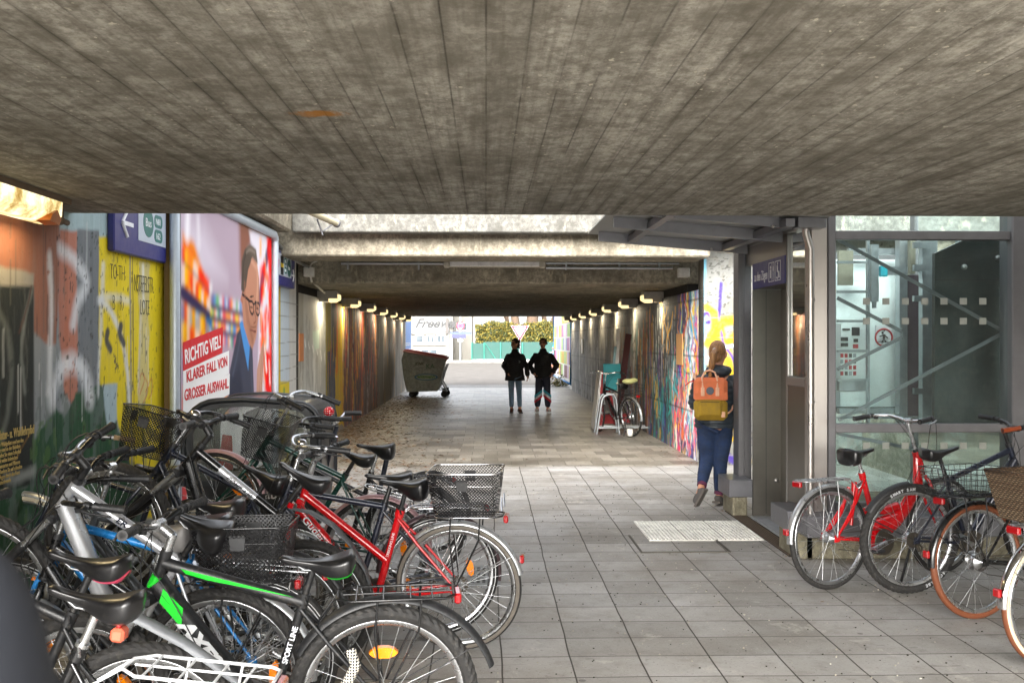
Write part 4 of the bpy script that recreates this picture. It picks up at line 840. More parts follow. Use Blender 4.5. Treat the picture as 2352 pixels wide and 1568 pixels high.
sq(b, 762, 200, 778, 1380, 8.9, .04); sq(b, 784, 235, 832, 600, 8.85, .05); sq(b, 800, 600, 820, 640, 8.85, .04); sq(b, 830, 378, 1015, 430, 8.9, .05); b.build('ladder', galv, lift)
b = MB(); sq(b, 950, 200, 1000, 1380, 9.1, .1); sq(b, 1100, 190, 1160, 1380, 8.8, .08); sq(b, 1168, 190, 1205, 1380, 8.9, .05); sq(b, 640, 262, 1000, 300, 9.2, .05); sq(b, 575, 1275, 1000, 1310, 9.2, .08); sq(b, 560, 1330, 1180, 1345, 9.0)
for y_ in (220, 365, 560, 1150): sq(b, 1060, y_, 1135, y_+38, 8.7, .04)
b.build('guide_rail', galv, lift)
b = MB(); sq(b, 1015, 430, 1100, 1370, 9.15, .05); b.build('purple_panel', spu, lift)
b = MB(); sq(b, 1120, 820, 1190, 1350, 9.2, .04); sq(b, 1200, 900, 1290, 1370, 9.22, .02); b.build('green_panel', sgn, lift)
b = MB(); sq(b, 580, 275, 675, 495, 9.1, .03); sq(b, 1030, 200, 1062, 420, 8.95, .06); sq(b, 1255, 205, 1300, 260, 9.3, .02, 1); b.build('cover_plate', [mat('plate_olive', '6b685a', .7), mat('orange_bit', 'e08a1a', .5)], lift)
q = [onY(*cq(*p_), 7.95) for p_ in ((1205, 1395), (1640, 1395), (1640, 190), (1420, 190), (1205, 290))]
b = MB(); b.prism(q, 'y', 7.95, 8.0); cw = b.build('counterweight_plate', sdk, lift)
b = MB(); sq(b, 1205, 458, 1640, 463, 7.948, .004); sq(b, 1230, 1273, 1640, 1278, 7.948, .004)
for (x_, y_) in ((1390, 378), (1605, 320)): X_, Z_ = onY(*cq(x_, y_), 7.945); b.ball((X_, 7.94, Z_), .025, 1)
b.build('bolt', [signblack, lsteel], cw)
b = MB()
for (a, c_) in (((590, 205), (1620, 775)), ((580, 575), (995, 790)), ((995, 825), (580, 1030)), ((1620, 810), (590, 1355)), ((575, 1440), (1180, 1560))):
    A_ = onY(*cq(*a), 7.75); B_ = onY(*cq(*c_), 7.75); b.bar((A_[0], 7.75, A_[1]), (B_[0], 7.75, B_[1]), .012, .028)
b.build('brace_rod', greypaint, lift)
b = MB(); X_, Z_ = onY(*cq(872, 405), 8.8); b.box((X_-.03, 8.76, Z_-.05), (X_+.03, 8.82, Z_+.05), 0, .005); b.build('sensor', mat('sensor_teal', '2aa0b0', .4), lift)
X0, Z0 = onY(*cq(820, 885), 9.0); X1, Z1 = onY(*cq(922, 750), 9.0)
b = MB(); b.box((X0, 8.98, Z0), (X1, 9.0, Z1)); ws = b.build('warning_sign', signwhite, lift)
xc_, zc_ = (X0+X1)/2, Z1-.115
b = MB(); b.tube([(xc_+.08*math.cos(a), 8.975, zc_+.08*math.sin(a)) for a in np.linspace(0, 2*PI, 28)[:-1]], .009, 6, 0, True)
b.tube([(xc_-.02, 8.975, zc_-.05), (xc_, 8.975, zc_-.01), (xc_+.02, 8.975, zc_-.045)], .007, 6, 1); b.tube([(xc_, 8.975, zc_-.01), (xc_+.005, 8.975, zc_+.03)], .012, 6, 1); b.tube([(xc_-.04, 8.975, zc_+.01), (xc_, 8.975, zc_+.025), (xc_+.04, 8.975, zc_-.005)], .006, 6, 1)
b.ball((xc_-.012, 8.975, zc_+.045), .011, 1); b.tube([(xc_+.01, 8.975, zc_+.07), (xc_-.003, 8.975, zc_+.055)], .004, 5, 1)
b.box((X0+.02, 8.972, Z0+.02), (X1-.02, 8.977, Z0+.022), 1); b.box((X0+.02, 8.972, Z0+.07), (X1-.02, 8.977, Z0+.072), 1); b.box((X0+.02, 8.972, Z0+.04), (X1-.03, 8.977, Z0+.046), 1); b.box((X0+.02, 8.972, Z0+.053), (X1-.05, 8.977, Z0+.058), 1)
b.build('pictogram', [mat('switch_red', 'a81f2a', .4), signblack], ws)
# plinth, ledges and canopy
plc = concrete('plinth_concrete', '6b6656', '98927c', 'b8b29c', vstain=.5)
b = MB(); b.box((2.50, 7.42, 0), (4.6, 7.62, .2), 0, .01); b.box((2.42, 7.42, 0), (2.56, 7.85, .2), 0, .01); b.box((2.9, 7.62, 0), (4.6, 9.64, .18)); b.build('plinth', plc, lift)
b = MB(); b.box((2.40, 9.24, 0), (2.54, 9.64, .2), 0, .01); b.build('plinth', plc, lift)
for q_ in (((2.45, 7.25, .2), (4.55, 7.50, .36)), ((2.38, 7.50, .2), (2.57, 7.95, .36)), ((2.34, 9.16, .2), (2.57, 9.60, .37))): b = MB(); b.box(*q_, 0, .006); b.build('plinth_cap', greypaint, lift)
b = MB(); b.box((2.56, 7.86, .0), (2.9, 9.2, .015)); b.build('threshold_plate', noise_mat('checker_plate', [(.3, '8a8d90'), (.7, 'aeb0b2')], 30, .5, .9, 60, spec=.5), lift)
b = MB(); b.tube([(2.50, 7.42, 2.64), (2.50, 7.42, 2.54), (2.535, 7.42, 2.42), (2.535, 7.42, .35)], .03, 14)
for z_ in (2.02, 1.22): b.tube([(2.535, 7.42, z_), (2.535, 7.42, z_+.018)], .036, 14); b.box((2.535, 7.44, z_), (2.60, 7.50, z_+.015))
b.build('downpipe', lsteel, lift)
for Y_, zl in ((9.3, 2.685), (8.2, 2.685), (7.46, 2.705)):
    cp = MB(); cp.prism([(1.10, zl-.005), (2.56, zl-.13), (2.56, zl-.01), (1.10, zl+.09)], 'y', Y_, Y_+.05); cn = cp.build('canopy_beam', greypaint, lift)
for x_ in (1.42, 2.34): z_ = 2.70-.085*(x_-1.1); cp = MB(); cp.bar((x_, 7.3, z_+.02), (x_, 9.45, z_+.02), .07, .06); cp.build('canopy_rafter', greypaint, lift)
cp = MB(); cp.box((2.4, 7.3, 2.575), (2.62, 7.45, 2.66), 0, .004); cp.build('canopy_bracket', greypaint, lift)
b = MB(); b.prism([(1.02, 2.775), (2.62, 2.645), (2.62, 2.66), (1.02, 2.79)], 'y', 7.2, 9.55); b.build('canopy_roof', mat('canopy_sheet', '8b8b88', .4, .4), lift)
for x_, y_ in ((2.25, 7.45), (2.4, 7.45), (2.2, 9.29), (2.32, 9.29)): b = MB(); b.ball((x_, y_, 2.60), .013); b.build('bolt', lsteel, cn)
b = MB()
for k in range(6): b.box((2.40+k*.022, 7.55, .001), (2.412+k*.022, 9.5, .014), 0)
b.box((2.395, 7.5, -.0), (2.545, 9.55, .006), 1)
b.build('channel_grate', [mat('rusty_grate', '57493a', .8), mat('grate_dirt', '2c241c', .95)], label='rusty drainage channel grate in front of the lift door', cat='grate')

# ---------------- tactile paving and covers
def G(x, y, ox=1800, oy=1860, s=.5102): return gnd((ox+x*s)/1.6327, (oy+y*s)/1.6327)
A_, B_, C_, D_ = G(1130, 195), G(1820, 177), G(2030, 318), G(1255, 335)
x0 = (A_[0]+D_[0])/2; x1 = 2.38; y0 = (C_[1]+D_[1])/2; y1 = (A_[1]+B_[1])/2
tp = MB(); nx, ny = 3, 2; 
tp.box((x0, y0, 0), (x1, y1, .008), 0)
st = (x1-x0)/30
for i in range(30):
    for j in range(int((y1-y0)/st)):
        cx, cy = x0+(i+.5)*st, y0+(j+.5)*st
        tp.ball((cx+RNG.uniform(-.004, .004), cy, .009), (st*.34, st*.34, .007), 0, 6, 4)
for i in range(1, 3): tp.box((x0+(x1-x0)*i/3-.003, y0, .0083), (x0+(x1-x0)*i/3+.003, y1, .0092), 1)
tp.box((x0, (y0+y1)/2-.003, .0083), (x1, (y0+y1)/2+.003, .0092), 1)
tp.build('tactile_paving', [mat('tactile_white', 'd6d4cc', .8, nscale=6, var=.25, dirt=.5), mat('joint_dark', '4a463d', .9)], label='whitish studded tactile paving slab field beside the lift door', cat='paving')
b = MB(); q0, q1, q2 = G(1095, 290), G(1200, 428), G(1825, 400)
def angle(p, q): b.bar((p[0], p[1], .004), (q[0], q[1], .004), .016, .008)
xa, xb, ya, yb = (q0[0]+q1[0])/2, q2[0], (q1[1]+q2[1])/2, q0[1]
angle((xa, yb), (xa, ya)); angle((xa-.008, ya), (xb, ya)); angle((xb, ya), (xb, yb-.15))
b.build('manhole_frame', mat('worn_iron', '57534c', .6, .5), label='thin worn metal frame of a paved manhole cover by the tactile field', cat='manhole frame')
q0 = gnd(1072, 1345); q1 = gnd(1147, 1303)
b = MB(); X0, X1, Y0, Y1 = q0[0], q1[0], q0[1], q1[1]+.05; b.box((X0, Y0, -.0), (X1, Y1, .006))
for k in range(5):
    for j in range(3): xx = X0+(X1-X0)*(.12+.17*k); yy = Y0+(Y1-Y0)*(.1+.3*j); b.box((xx, yy, .0062), (xx+.022, yy+(Y1-Y0)*.2, .0075), 1)
b.build('drain_cover', [galv, signblack], label='small slotted drain cover on the ground behind the red wheel', cat='drain cover')

# ---------------- litter: fallen leaves on the left of the tunnel
leafm = []
for i, cc in enumerate(['5b3c22', '7a4f2a', '3a2c1c', '8a683c']): leafm.append(mat('dry_leaf_%d' % i, cc, .8))
b = MB(); r = np.random.RandomState(12)
def leaf(x, y, s_, mi):
    a = r.uniform(0, 2*PI); ca, sa = math.cos(a), math.sin(a); t = r.uniform(-.3, .3)
    P_ = [(-1, 0, 0), (-.2, .5, .15+t*.3), (1, 0, .1), (-.2, -.5, .1)]
    b.add([(x+s_*(p[0]*ca-p[1]*sa), y+s_*(p[0]*sa+p[1]*ca), .004+s_*max(0, p[2])) for p in P_], [(0, 1, 2), (0, 2, 3)], mi)
for i in range(4800):
    y = 13.4+r.rand()**1.25*17; cl = vnoise(np.array([[y*.9]]), np.array([[i*.0]]), 1.3, 17)[0, 0]; x = -2.78+abs(r.normal(0, .35+.75*cl)); leaf(x, y, r.uniform(.015, .05), r.randint(4))
for i in range(1600): leaf(r.uniform(-2.7, -.7), r.uniform(9, 13.4), r.uniform(.015, .035), r.randint(4))
for i in range(160): leaf(r.uniform(-2.6, 2.9), r.uniform(4, 33), r.uniform(.008, .02), r.randint(4))
for i in range(120): leaf(r.uniform(2.36, 2.56), r.uniform(7.5, 9.6), r.uniform(.008, .02), r.randint(4))
for i in range(260): leaf(2.95-abs(r.normal(0, .12)), r.uniform(13.2, 30), r.uniform(.01, .025), r.randint(4))
b.build('leaf_litter', leafm, label='brown leaf litter and grit scattered along the foot of the walls', cat='leaf litter', kind='stuff')
b = MB()
for i in range(1500):
    x, y = r.uniform(-1, 3), 2.8+r.rand()*9; s_ = r.uniform(.003, .007); b.ball((x, y, .002), (s_, s_*r.uniform(.6, 1), s_*.6), r.randint(2), 5, 3)
b.build('grit', [mat('grit_dark', '3b382f', .9), mat('grit_light', 'b0aa9a', .9)], label='small crumbs of dark and pale grit spread over the slabs', cat='grit', kind='stuff')
# =================================================================== BICYCLES
rubber = mat('tyre_rubber', '1d1c1b', .75, 0, .25, .5); rubber_w = mat('tyre_cream', 'b9ae95', .7, 0, .1, .3); rubber_br = mat('tyre_brown', '6b3a20', .65, 0, .12, .25); rubber_gr = mat('tyre_worn_grey', '5c564e', .75, 0, .2, .4)
alu = mat('aluminium', 'c2c4c6', .28, .95, .08, .15); chrome = mat('chrome', 'd6d6d8', .12, 1, .05, .1); blk = mat('black_gloss', '101113', .28, .1, .2, .2, coat=.4); blkm = mat('black_matt', '151618', .42, 0, .3, .55)
blkpl = mat('black_plastic', '1c1d1f', .5, 0, .2, .35); sadm = mat('saddle_black', '101012', .34, 0, .15, .15, coat=.25, bump=.1); spoke_m = mat('spoke_steel', 'b4b6b8', .3, .95); redl = mat('red_lens', '94080f', .15, 0, .05, .05, coat=.6); ambl = mat('amber_reflector', 'ff8a00', .25, 0, .05, .05, coat=.5)
chain_m = mat('chain_steel', '5a544c', .45, .8); redp = mat('red_paint', 'b30c14', .25, 0, .06, .08, coat=.6); bluep = mat('blue_paint', '1574b8', .3, .1, .1, .15, coat=.4); greenp = mat('dark_green_paint', '0c3b33', .3, .1, .1, .15, coat=.4); navyp = mat('navy_paint', '171d2c', .3, .1, .1, .2, coat=.4)
silverp = mat('silver_paint', 'b9bbbf', .26, .6, .04, .02, coat=.4, nscale=3); pinkf = mat('dusty_pink_fender', 'a9888c', .4, .2); grnac = mat('neon_green', '18b828', .35, 0, .05, .05); pinkac = mat('pink_accent', 'd84a6a', .4); cork = mat('cork', '8f7b60', .8, 0, .25, .3, nscale=60); brownl = mat('brown_leather', '7a3413', .4, 0, .15, .15, coat=.3)
whitep = mat('white_paint', 'd8dadc', .35, .1); lightg = mat('worn_grey_plastic', '83868a', .5); greysad = mat('saddle_grey', '6a6866', .45, 0, .1, .2); fendsil = mat('silver_fender', 'a7a9ab', .3, .7)
mesh_side = meshmat('wire_mesh_side'); 
def mm2():
    t = NT('wire_mesh_floor'); x, y, z = t.sep(t.pos(True))
    def line(g): return t.math('LESS_THAN', t.math('ABSOLUTE', t.math('SUBTRACT', t.math('FRACT', t.math('MULTIPLY', g, 60)), .5)), .11)
    m = t.math('MAXIMUM', line(t.math('ADD', x, y)), line(t.math('SUBTRACT', x, y))); t.fin(lin('101012'), .4, .3); t.l(m, t.b.inputs['Alpha']); return t.m
mesh_floor = mm2()
MTB = dict(r=(0, .35), bb=(.43, .30), st=(.29, .76), sad=(.21, .97), hb=(.83, .80), ht=(.785, .93), bar=(.80, 1.04), f=(1.09, .35))
CITY = dict(r=(0, .35), bb=(.46, .29), st=(.31, .78), sad=(.22, .95), hb=(.90, .74), ht=(.845, .90), bar=(.74, 1.10), f=(1.09, .35))
def V3(p, y=0): return Vector((p[0], y, p[1]))
_wheel = {}
def circ(c, r, n, y=0, a0=0, a1=2*PI): return [(c[0]+r*math.cos(a0+(a1-a0)*k/n), y, c[1]+r*math.sin(a0+(a1-a0)*k/n)) for k in range(n if abs(a1-a0-2*PI) < 1e-6 else n+1)]
def wheel(parent, c, r=.35, tw=.02, tyre='road', tm=None, wall=None, rim_m=None, refl=False, stripe=False, hubr=.02, disc=False, gears=False, name='wheel'):
    """wheel > tyre, rim, spokes, hub; wheel geometry is centred on its axle"""
    key = (r, tw, tyre, tm.name if tm else '', wall.name if wall else '', rim_m.name if rim_m else '', refl, stripe, hubr, gears)
    if key not in _wheel:
        ms = []
        n = 72; prof = []
        K = 12; rc = r-tw
        b = MB(); v = []; f = []; knob = tyre == 'knobby'
        if knob: n = 120
        for i in range(n):
            a = 2*PI*i/n
            for k in range(K):
                p = 2*PI*k/K; out = math.cos(p); q = tw*(1.0 if not (knob and out > .35) else (1.09 if (i+k) % 2 else .96))
                rr = rc+q*math.cos(p); v.append((rr*math.cos(a), q*math.sin(p)*.95, rr*math.sin(a)))
        mi = []
        for i in range(n):
            for k in range(K):
                f.append((i*K+k, i*K+(k+1) % K, ((i+1) % n)*K+(k+1) % K, ((i+1) % n)*K+k))
        b.v.append(np.array(v)); b.n = len(v); b.f = f; b.s = [not knob]*len(f)
        side = [1 if (wall and k in (2, 3, 8, 9)) else 0 for k in range(K)]
        b.m = side*n
        if stripe:
            for s_ in (1, -1): b.tube(circ((0, 0), rc-.001, 60, s_*tw*.93), .0022, 5, 2, True)
        ms.append(('tyre', b.mesh('tyre', [tm or rubber, wall or tm or rubber, whitep])))
        b = MB(); ro = r-2*tw+.006; ri = ro-.022; hw = min(tw*.75, .014)
        b.lathe([(ro, -hw), (ro-.004, -hw), (ri, -hw*.7), (ri-.003, 0), (ri, hw*.7), (ro-.004, hw), (ro, hw)], axis='y', n=64, closed=True)
        ms.append(('rim', b.mesh('rim', rim_m or alu)))
        b = MB(); N = 28
        for k in range(N):
            s_ = 1 if k % 2 else -1; a = 2*PI*k/N; a2 = a+(1.15 if (k//2) % 2 else -1.15)
            b.tube([(hubr*1.1*math.cos(a2), s_*.028, hubr*1.1*math.sin(a2)), (ri*math.cos(a), s_*.003, ri*math.sin(a))], .0014, 4, 0, cap=False)
        if refl:
            for a in (0.6, 3.6):
                cx, cz = .62*ri*math.cos(a), .62*ri*math.sin(a); ca, sa = math.cos(a+PI/2), math.sin(a+PI/2)
                pts = [(cx+ca*u-sa*w_, cz+sa*u+ca*w_) for u, w_ in ((-.055, 0), (-.04, .014), (-.018, .021), (.018, .021), (.04, .014), (.055, 0), (.04, -.014), (.018, -.021), (-.018, -.021), (-.04, -.014))]
                b.prism(pts, 'y', -.012, .012, 1)
        ms.append(('spokes', b.mesh('spokes', [spoke_m, ambl])))
        b = MB(); h = hubr
        b.lathe([(.004, -.055), (.008, -.055), (.008, -.04), (h*1.3, -.035), (h*1.3, -.03), (h, -.026), (h, .026), (h*1.3, .03), (h*1.3, .035), (.008, .04), (.008, .055), (.004, .055)], axis='y', n=20)
        if gears:
            for k in range(5): b.lathe([(.012, -.036-.004*k), (.052-.006*k, -.036-.004*k), (.052-.006*k, -.038-.004*k), (.012, -.038-.004*k)], axis='y', n=24, mi=1, sm=False)
        ms.append(('hub', b.mesh('hub', [alu, chain_m])))
        _wheel[key] = ms
    ms = _wheel[key]
    # the tyre is the wheel's own mesh; rim, spokes and hub hang below it
    w_ = bpy.data.objects.new(name, ms[0][1]); COL.objects.link(w_); w_.parent = parent; w_.location = (c[0], 0, c[1]); w_.rotation_euler = (0, random.uniform(0, 6.28), 0)
    for nm, me in ms[1:]:
        o = bpy.data.objects.new(nm, me); COL.objects.link(o); o.parent = w_
    return w_
def lerp(a, b, t): return (a[0]+(b[0]-a[0])*t, a[1]+(b[1]-a[1])*t)
def saddle_mb(kind='sport', acc=None):
    """saddle lying along x, nose to +x, top at z=0"""
    L0, L1 = .155, -.125; hw = .074 if kind == 'sport' else .10; th = .085 if kind == 'sport' else .12
    b = MB(); N = 22; K = 20; v = []
    for i in range(N+1):
        t = i/N; x = L0+(L1-L0)*t
        wdt = .021+(hw-.021)*(1/(1+math.exp(-(t-.6)*11))); 
        e = min(1, math.sqrt(max(0, 1-((.07-t)/.07)**2)) if t < .07 else 1); e2 = math.sqrt(max(0.0, 1-((t-.9)/.1)**2)) if t > .9 else 1
        wdt *= max(.05, e*e2); top = -.020*math.sin(PI*min(1, t*1.05))*(1. if kind == 'sport' else .7)+(.012*((t-.6)/.4)**2 if t > .6 else 0)-(1-e)*.012-(1-e2)*.02
        d = (.024+(th-.024)*(1/(1+math.exp(-(t-.55)*9))))*max(.2, e*(.45+.55*e2))
        for k in range(K):
            a = 2*PI*k/K; cx, sx = math.cos(a), math.sin(a)
            yy = wdt*(abs(cx)**.7)*(1 if cx > 0 else -1); zz = top+(0 if sx > 0 else 0)+(d*.30*(abs(sx)**.8) if sx > 0 else -d*(abs(sx)**.55)*.75)-d*.3
            if sx > .3: zz -= .006*math.exp(-(yy/.014)**2)*(1 if .15 < t < .95 else 0)
            v.append((x, yy, zz))
    f = []; mi = []
    for i in range(N):
        for k in range(K): f.append((i*K+k, i*K+(k+1) % K, (i+1)*K+(k+1) % K, (i+1)*K+k)); mi.append(1 if (acc and i > N*.62 and k in (K-3, K-4, K//2+3, K//2+2)) else 0)
    b.v.append(np.array(v)); b.n = len(v); b.f = f; b.m = mi; b.s = [True]*len(f)
    b.add(v[:K], [tuple(range(K))], 0); b.add(v[-K:], [tuple(range(K))[::-1]], 0)
    for s_ in (1, -1): b.tube([(.10, s_*.012, -.03), (.06, s_*.018, -.055), (-.04, s_*.022, -.058), (-.09, s_*.03, -.04)], .004, 6, 2)
    if kind == 'wide':
        for s_ in (1, -1): b.tube([(-.09, s_*.045, -.04), (-.09, s_*.045, -.11)], [.012, .018], 10, 2) if acc == 'springs' else None
    return b
def arc_fender(b, c, r, a0, a1, w=.024, mi=0, n=36, th=.003):
    """curved mudguard strip around centre c from angle a0 to a1"""
    prof = [(-w, -.014), (-w*.8, -.003), (-w*.4, .004), (0, .006), (w*.4, .004), (w*.8, -.003), (w, -.014)]
    v = []; P_ = prof+[(y, z-th) for y, z in prof[::-1]]; K = len(P_)
    for i in range(n+1):
        a = a0+(a1-a0)*i/n
        for y, z in P_: v.append((c[0]+(r+z)*math.cos(a), y, c[1]+(r+z)*math.sin(a)))
    f = [(i*K+k, i*K+(k+1) % K, (i+1)*K+(k+1) % K, (i+1)*K+k) for i in range(n) for k in range(K)]
    b.add(v, f, mi, True); b.add(v[:K], [tuple(range(K))], mi); b.add(v[-K:], [tuple(range(K))[::-1]], mi)
def wire_box(parent, cx, cy, z0, z1, lb, wb, lt, wt_, name='basket', rim=None, mats=None, badge=True, floor=True):
    """mesh basket: bottom lb x wb, top lt x wt"""
    b = MB()
    def ring(l, w, z, rad=.04):
        o = []
        for (sx, sy, a0) in ((1, 1, 0), (-1, 1, 90), (-1, -1, 180), (1, -1, 270)):
            for k in range(4): a = R(a0+30*k); o.append((cx+sx*(l/2-rad)+rad*math.cos(a), cy+sy*(w/2-rad)+rad*math.sin(a), z))
        return o
    A = ring(lb, wb, z0); B_ = ring(lt, wt_, z1); n = len(A)
    b.add(A+B_, [(k, (k+1) % n, n+(k+1) % n, n+k) for k in range(n)], 0, True); b.add(A, [tuple(range(n))[::-1]], 1)
    o = b.build(name, mats or [mesh_side, mesh_floor], parent, local=True)
    b = MB(); b.tube(B_, .0042, 7, 0, True); b.tube(ring(lb, wb, z0), .003, 6, 0, True); 
    b.tube(ring(lb+(lt-lb)*.72, wb+(wt_-wb)*.72, z0+(z1-z0)*.72), .0016, 4, 0, True)
    b.build('basket_rim', rim or blk, o, local=True)
    if badge:
        b = MB(); zm = z0+(z1-z0)*.74
        for s_ in (1, -1):
            yb = cy+s_*(wb+(wt_-wb)*.74)/2+s_*.001; q = [(cx-.028, zm-.03), (cx+.028, zm-.03), (cx+.032, zm+.03), (cx-.032, zm+.03)]; b.prism(q, 'y', yb-.0015, yb+.0015)
            xb = cx+s_*(lb+(lt-lb)*.74)/2+s_*.001
            b.prism([(cy-.03, zm-.03), (cy+.03, zm-.03), (cy+.03, zm+.03), (cy-.03, zm+.03)], 'x', xb-.0015, xb+.0015)
        b.build('bracket_plate', blkpl, o, local=True)
    return o
def sw(b, pts, r):
    q = [Vector(p) for p in pts]
    for _ in range(3):
        nq = [q[0]]
        for i in range(len(q)-1): nq += [q[i].lerp(q[i+1], .25), q[i].lerp(q[i+1], .75)]
        q = nq+[q[-1]]
    b.tube(q, r, 5, cap=False)
def bike(name, label, X, Y, th, pitch=0, lean=0, model=None, frame='diamond', fm=None, rw=.35, tw=.02, tyre='road', tm=None, wall=None, ftm=None, fwall=None, rim=None, forkm=None, susp=False, bar='flat', grip=None,
         barm=None, stemm=None, stem_h=0, sad='sport', sadmat=None, sad_acc=None, post=None, sad_dz=0, rfend=None, ffend=None, rack=None, sad_dx=0, rfc=(0, 0, .012), rackw=.065, rbh=.24, fbasket=False, rbasket=None, light_r=False, refl=False, tube=.017, steer=0, stripe=False,
         bell=False, stand=False, dt=.0, fend_a=(-8, 175), crank_a=.6, gears=True, hubr=.02, fork_col=None, spring_st=False):
    m = model or CITY; fm = fm or blk
    o = thing(name, label, 'bicycle', (X, Y, 0), 'parked bicycles')
    M = Matrix.Translation((X, Y, 0))@Matrix.Rotation(R(th), 4, 'Z')@Matrix.Rotation(R(lean), 4, 'X')@Matrix.Translation((0, 0, .35))@Matrix.Rotation(-R(pitch), 4, 'Y')@Matrix.Translation((0, 0, -.35))
    o.matrix_world = M
    kw = dict(parent=o, local=True)
    rr_, bb_, st, hb, ht, f = m['r'], m['bb'], m['st'], m['hb'], m['ht'], m['f']
    barp = (m['bar'][0], m['bar'][1]+stem_h); sadp = (m['sad'][0], m['sad'][1]+sad_dz)
    rw_ = rw
    wheel(o, (rr_[0], rw_), rw_, tw, tyre, tm, wall, rim, refl, stripe, hubr, gears=gears)
    # ---- frame
    b = MB(); T = tube; big = T*1.35+dt
    rd = (rr_[0], rw_)
    b.tube([V3(hb), V3(ht)], .0205, 12)
    hl = lerp(hb, ht, .25); hu = lerp(hb, ht, .78)
    b.tube([V3(bb_), V3(st)], T, 12)
    if frame == 'diamond':
        b.tube([V3(hl), V3(bb_)], big, 12, flat=1.25); b.tube([V3(hu), V3(lerp(st, bb_, .05))], T*1.05+dt*.4, 12)
    elif frame == 'step':
        b.tube([V3(hl), V3(bb_)], big, 12); b.tube([V3(hu), V3(lerp(bb_, st, .42))], T*1.1, 12)
    elif frame == 'trapez':
        b.tube([V3(hl), V3(bb_)], big, 12); b.tube([V3(hu), V3(lerp(bb_, st, .66))], T*1.0, 12)
    elif frame == 'curve':
        b.tube([V3(ht), V3(hl)], .03, 12); b.tube([V3(hu), V3((hl[0]-.03, hl[1]-.12)), V3((.72, .50)), V3((.62, .42)), V3((bb_[0]+.03, bb_[1]+.06))], [.03, .042, .05, .055, .06], 14, flat=.8)
        b.tube([V3((.64, .52)), V3((.50, .50)), V3((.40, .52)), V3((.33, .50))], .032, 12)
        b.tube([V3((.36, .40)), V3((.50, .42)), V3((.62, .44))], .042, 12)
        b.prism([(bb_[0]-.12, .36), (bb_[0]+.05, .42), (bb_[0]+.10, .36), (bb_[0]+.04, .22), (bb_[0]-.04, .20)], 'y', -.03, .03)
    for s_ in (1, -1):
        b.tube([V3(bb_, s_*.03), V3(lerp(bb_, rd, .4), s_*.05), V3(rd, s_*.065)], [.011, .010, .008], 8)
        top = lerp(st, bb_, .1)
        b.tube([V3(top, s_*.014), V3(lerp(top, rd, .35), s_*.05), V3(rd, s_*.065)], [.008, .0085, .007], 8)
        b.prism([(rd[0]-.02, rd[1]-.022), (rd[0]+.03, rd[1]-.02), (rd[0]+.035, rd[1]+.02), (rd[0]-.01, rd[1]+.026)], 'y', s_*.062, s_*.067)
    b.lathe([(.021, -.036), (.021, .036)], c=(bb_[0], 0, bb_[1]), axis='y', n=16); b.tube([V3(lerp(st, bb_, .08)), V3(st)], T*1.25, 12)
    fr = b.build('frame', fm, **kw)
    if spring_st:
        b = MB(); b.tube([(.235+.022*math.cos(k*.9)*0+.09*k/60, .022*math.cos(k*.9), .66+.05*k/60+.022*math.sin(k*.9)) for k in range(60)], .004, 6); b.build('shock_spring', chrome, **kw)
    # ---- fork, headset
    ax = (Vector((ht[0]-hb[0], 0, ht[1]-hb[1]))).normalized()
    piv = V3(hb)
    st_m = Matrix.Translation(piv)@Matrix.Rotation(R(steer), 4, ax)@Matrix.Translation(-piv)
    front = []
    b = MB(); fc = lerp(hb, f, 0.0)
    b.tube([V3(hb)-ax*.012, V3(hb)+ax*.003], .024, 12, 1); b.tube([V3(ht)-ax*.003, V3(ht)+ax*.02], .022, 12, 1)
    fx, fz = f
    if susp:
        cr = V3(hb)-ax*.03
        b.box((cr.x-.025, -.07, cr.z-.02), (cr.x+.025, .07, cr.z+.022), 1, .01)
        for s_ in (1, -1):
            top = V3((cr.x, cr.z), s_*.062); bot = V3((fx-.01, fz), s_*.062); mid = top.lerp(bot, .33)
            b.tube([top, mid], .0145, 12, 2); b.tube([mid, top.lerp(bot, .36), bot], [.021, .020, .016], 12, 0)
    else:
        cr = V3(hb)-ax*.02
        for s_ in (1, -1): b.tube([V3((cr.x, cr.z), s_*.02), V3((cr.x+.006, cr.z-.035), s_*.052), V3(lerp((cr.x, cr.z), (fx-.05, fz+.06), .7), s_*.055), V3((fx-.035, fz+.07), s_*.055), V3((fx, fz), s_*.055)], [.014, .0135, .011, .009, .008], 10, 0)
    front.append(b.build('fork', [forkm or fm, blkpl, alu], **kw))
    front.append(wheel(o, f if rw_ > .33 else (f[0], rw_), rw_, tw, tyre, ftm or tm, fwall if fwall is not None else wall, rim, refl, stripe, name='wheel'))
    # ---- stem and bar
    b = MB(); hs_ = V3(ht)+ax*.02; bp = V3(barp); sm_ = stemm or alu
    if bar == 'flat': b.tube([hs_, hs_+ax*max(.01, (bp-hs_).dot(ax)*.8)], .0165, 12); b.tube([hs_+ax*max(.005, (bp-hs_).dot(ax)*.7), bp+Vector((.012, 0, 0))], .018, 12)
    else: b.tube([hs_, hs_+ax*max(.03, (bp.z-hs_.z)*.95)], .0125, 12); b.tube([hs_+ax*max(.03, (bp.z-hs_.z)*.93), bp+Vector((.045, 0, .005))], .015, 12)
    bx = bp+(Vector((.012, 0, 0)) if bar == 'flat' else Vector((.045, 0, .005)))
    b.tube([bx+Vector((0, -.025, 0)), bx+Vector((0, .025, 0))], .021, 12); front.append(b.build('stem', sm_, **kw))
    b = MB(); G = []
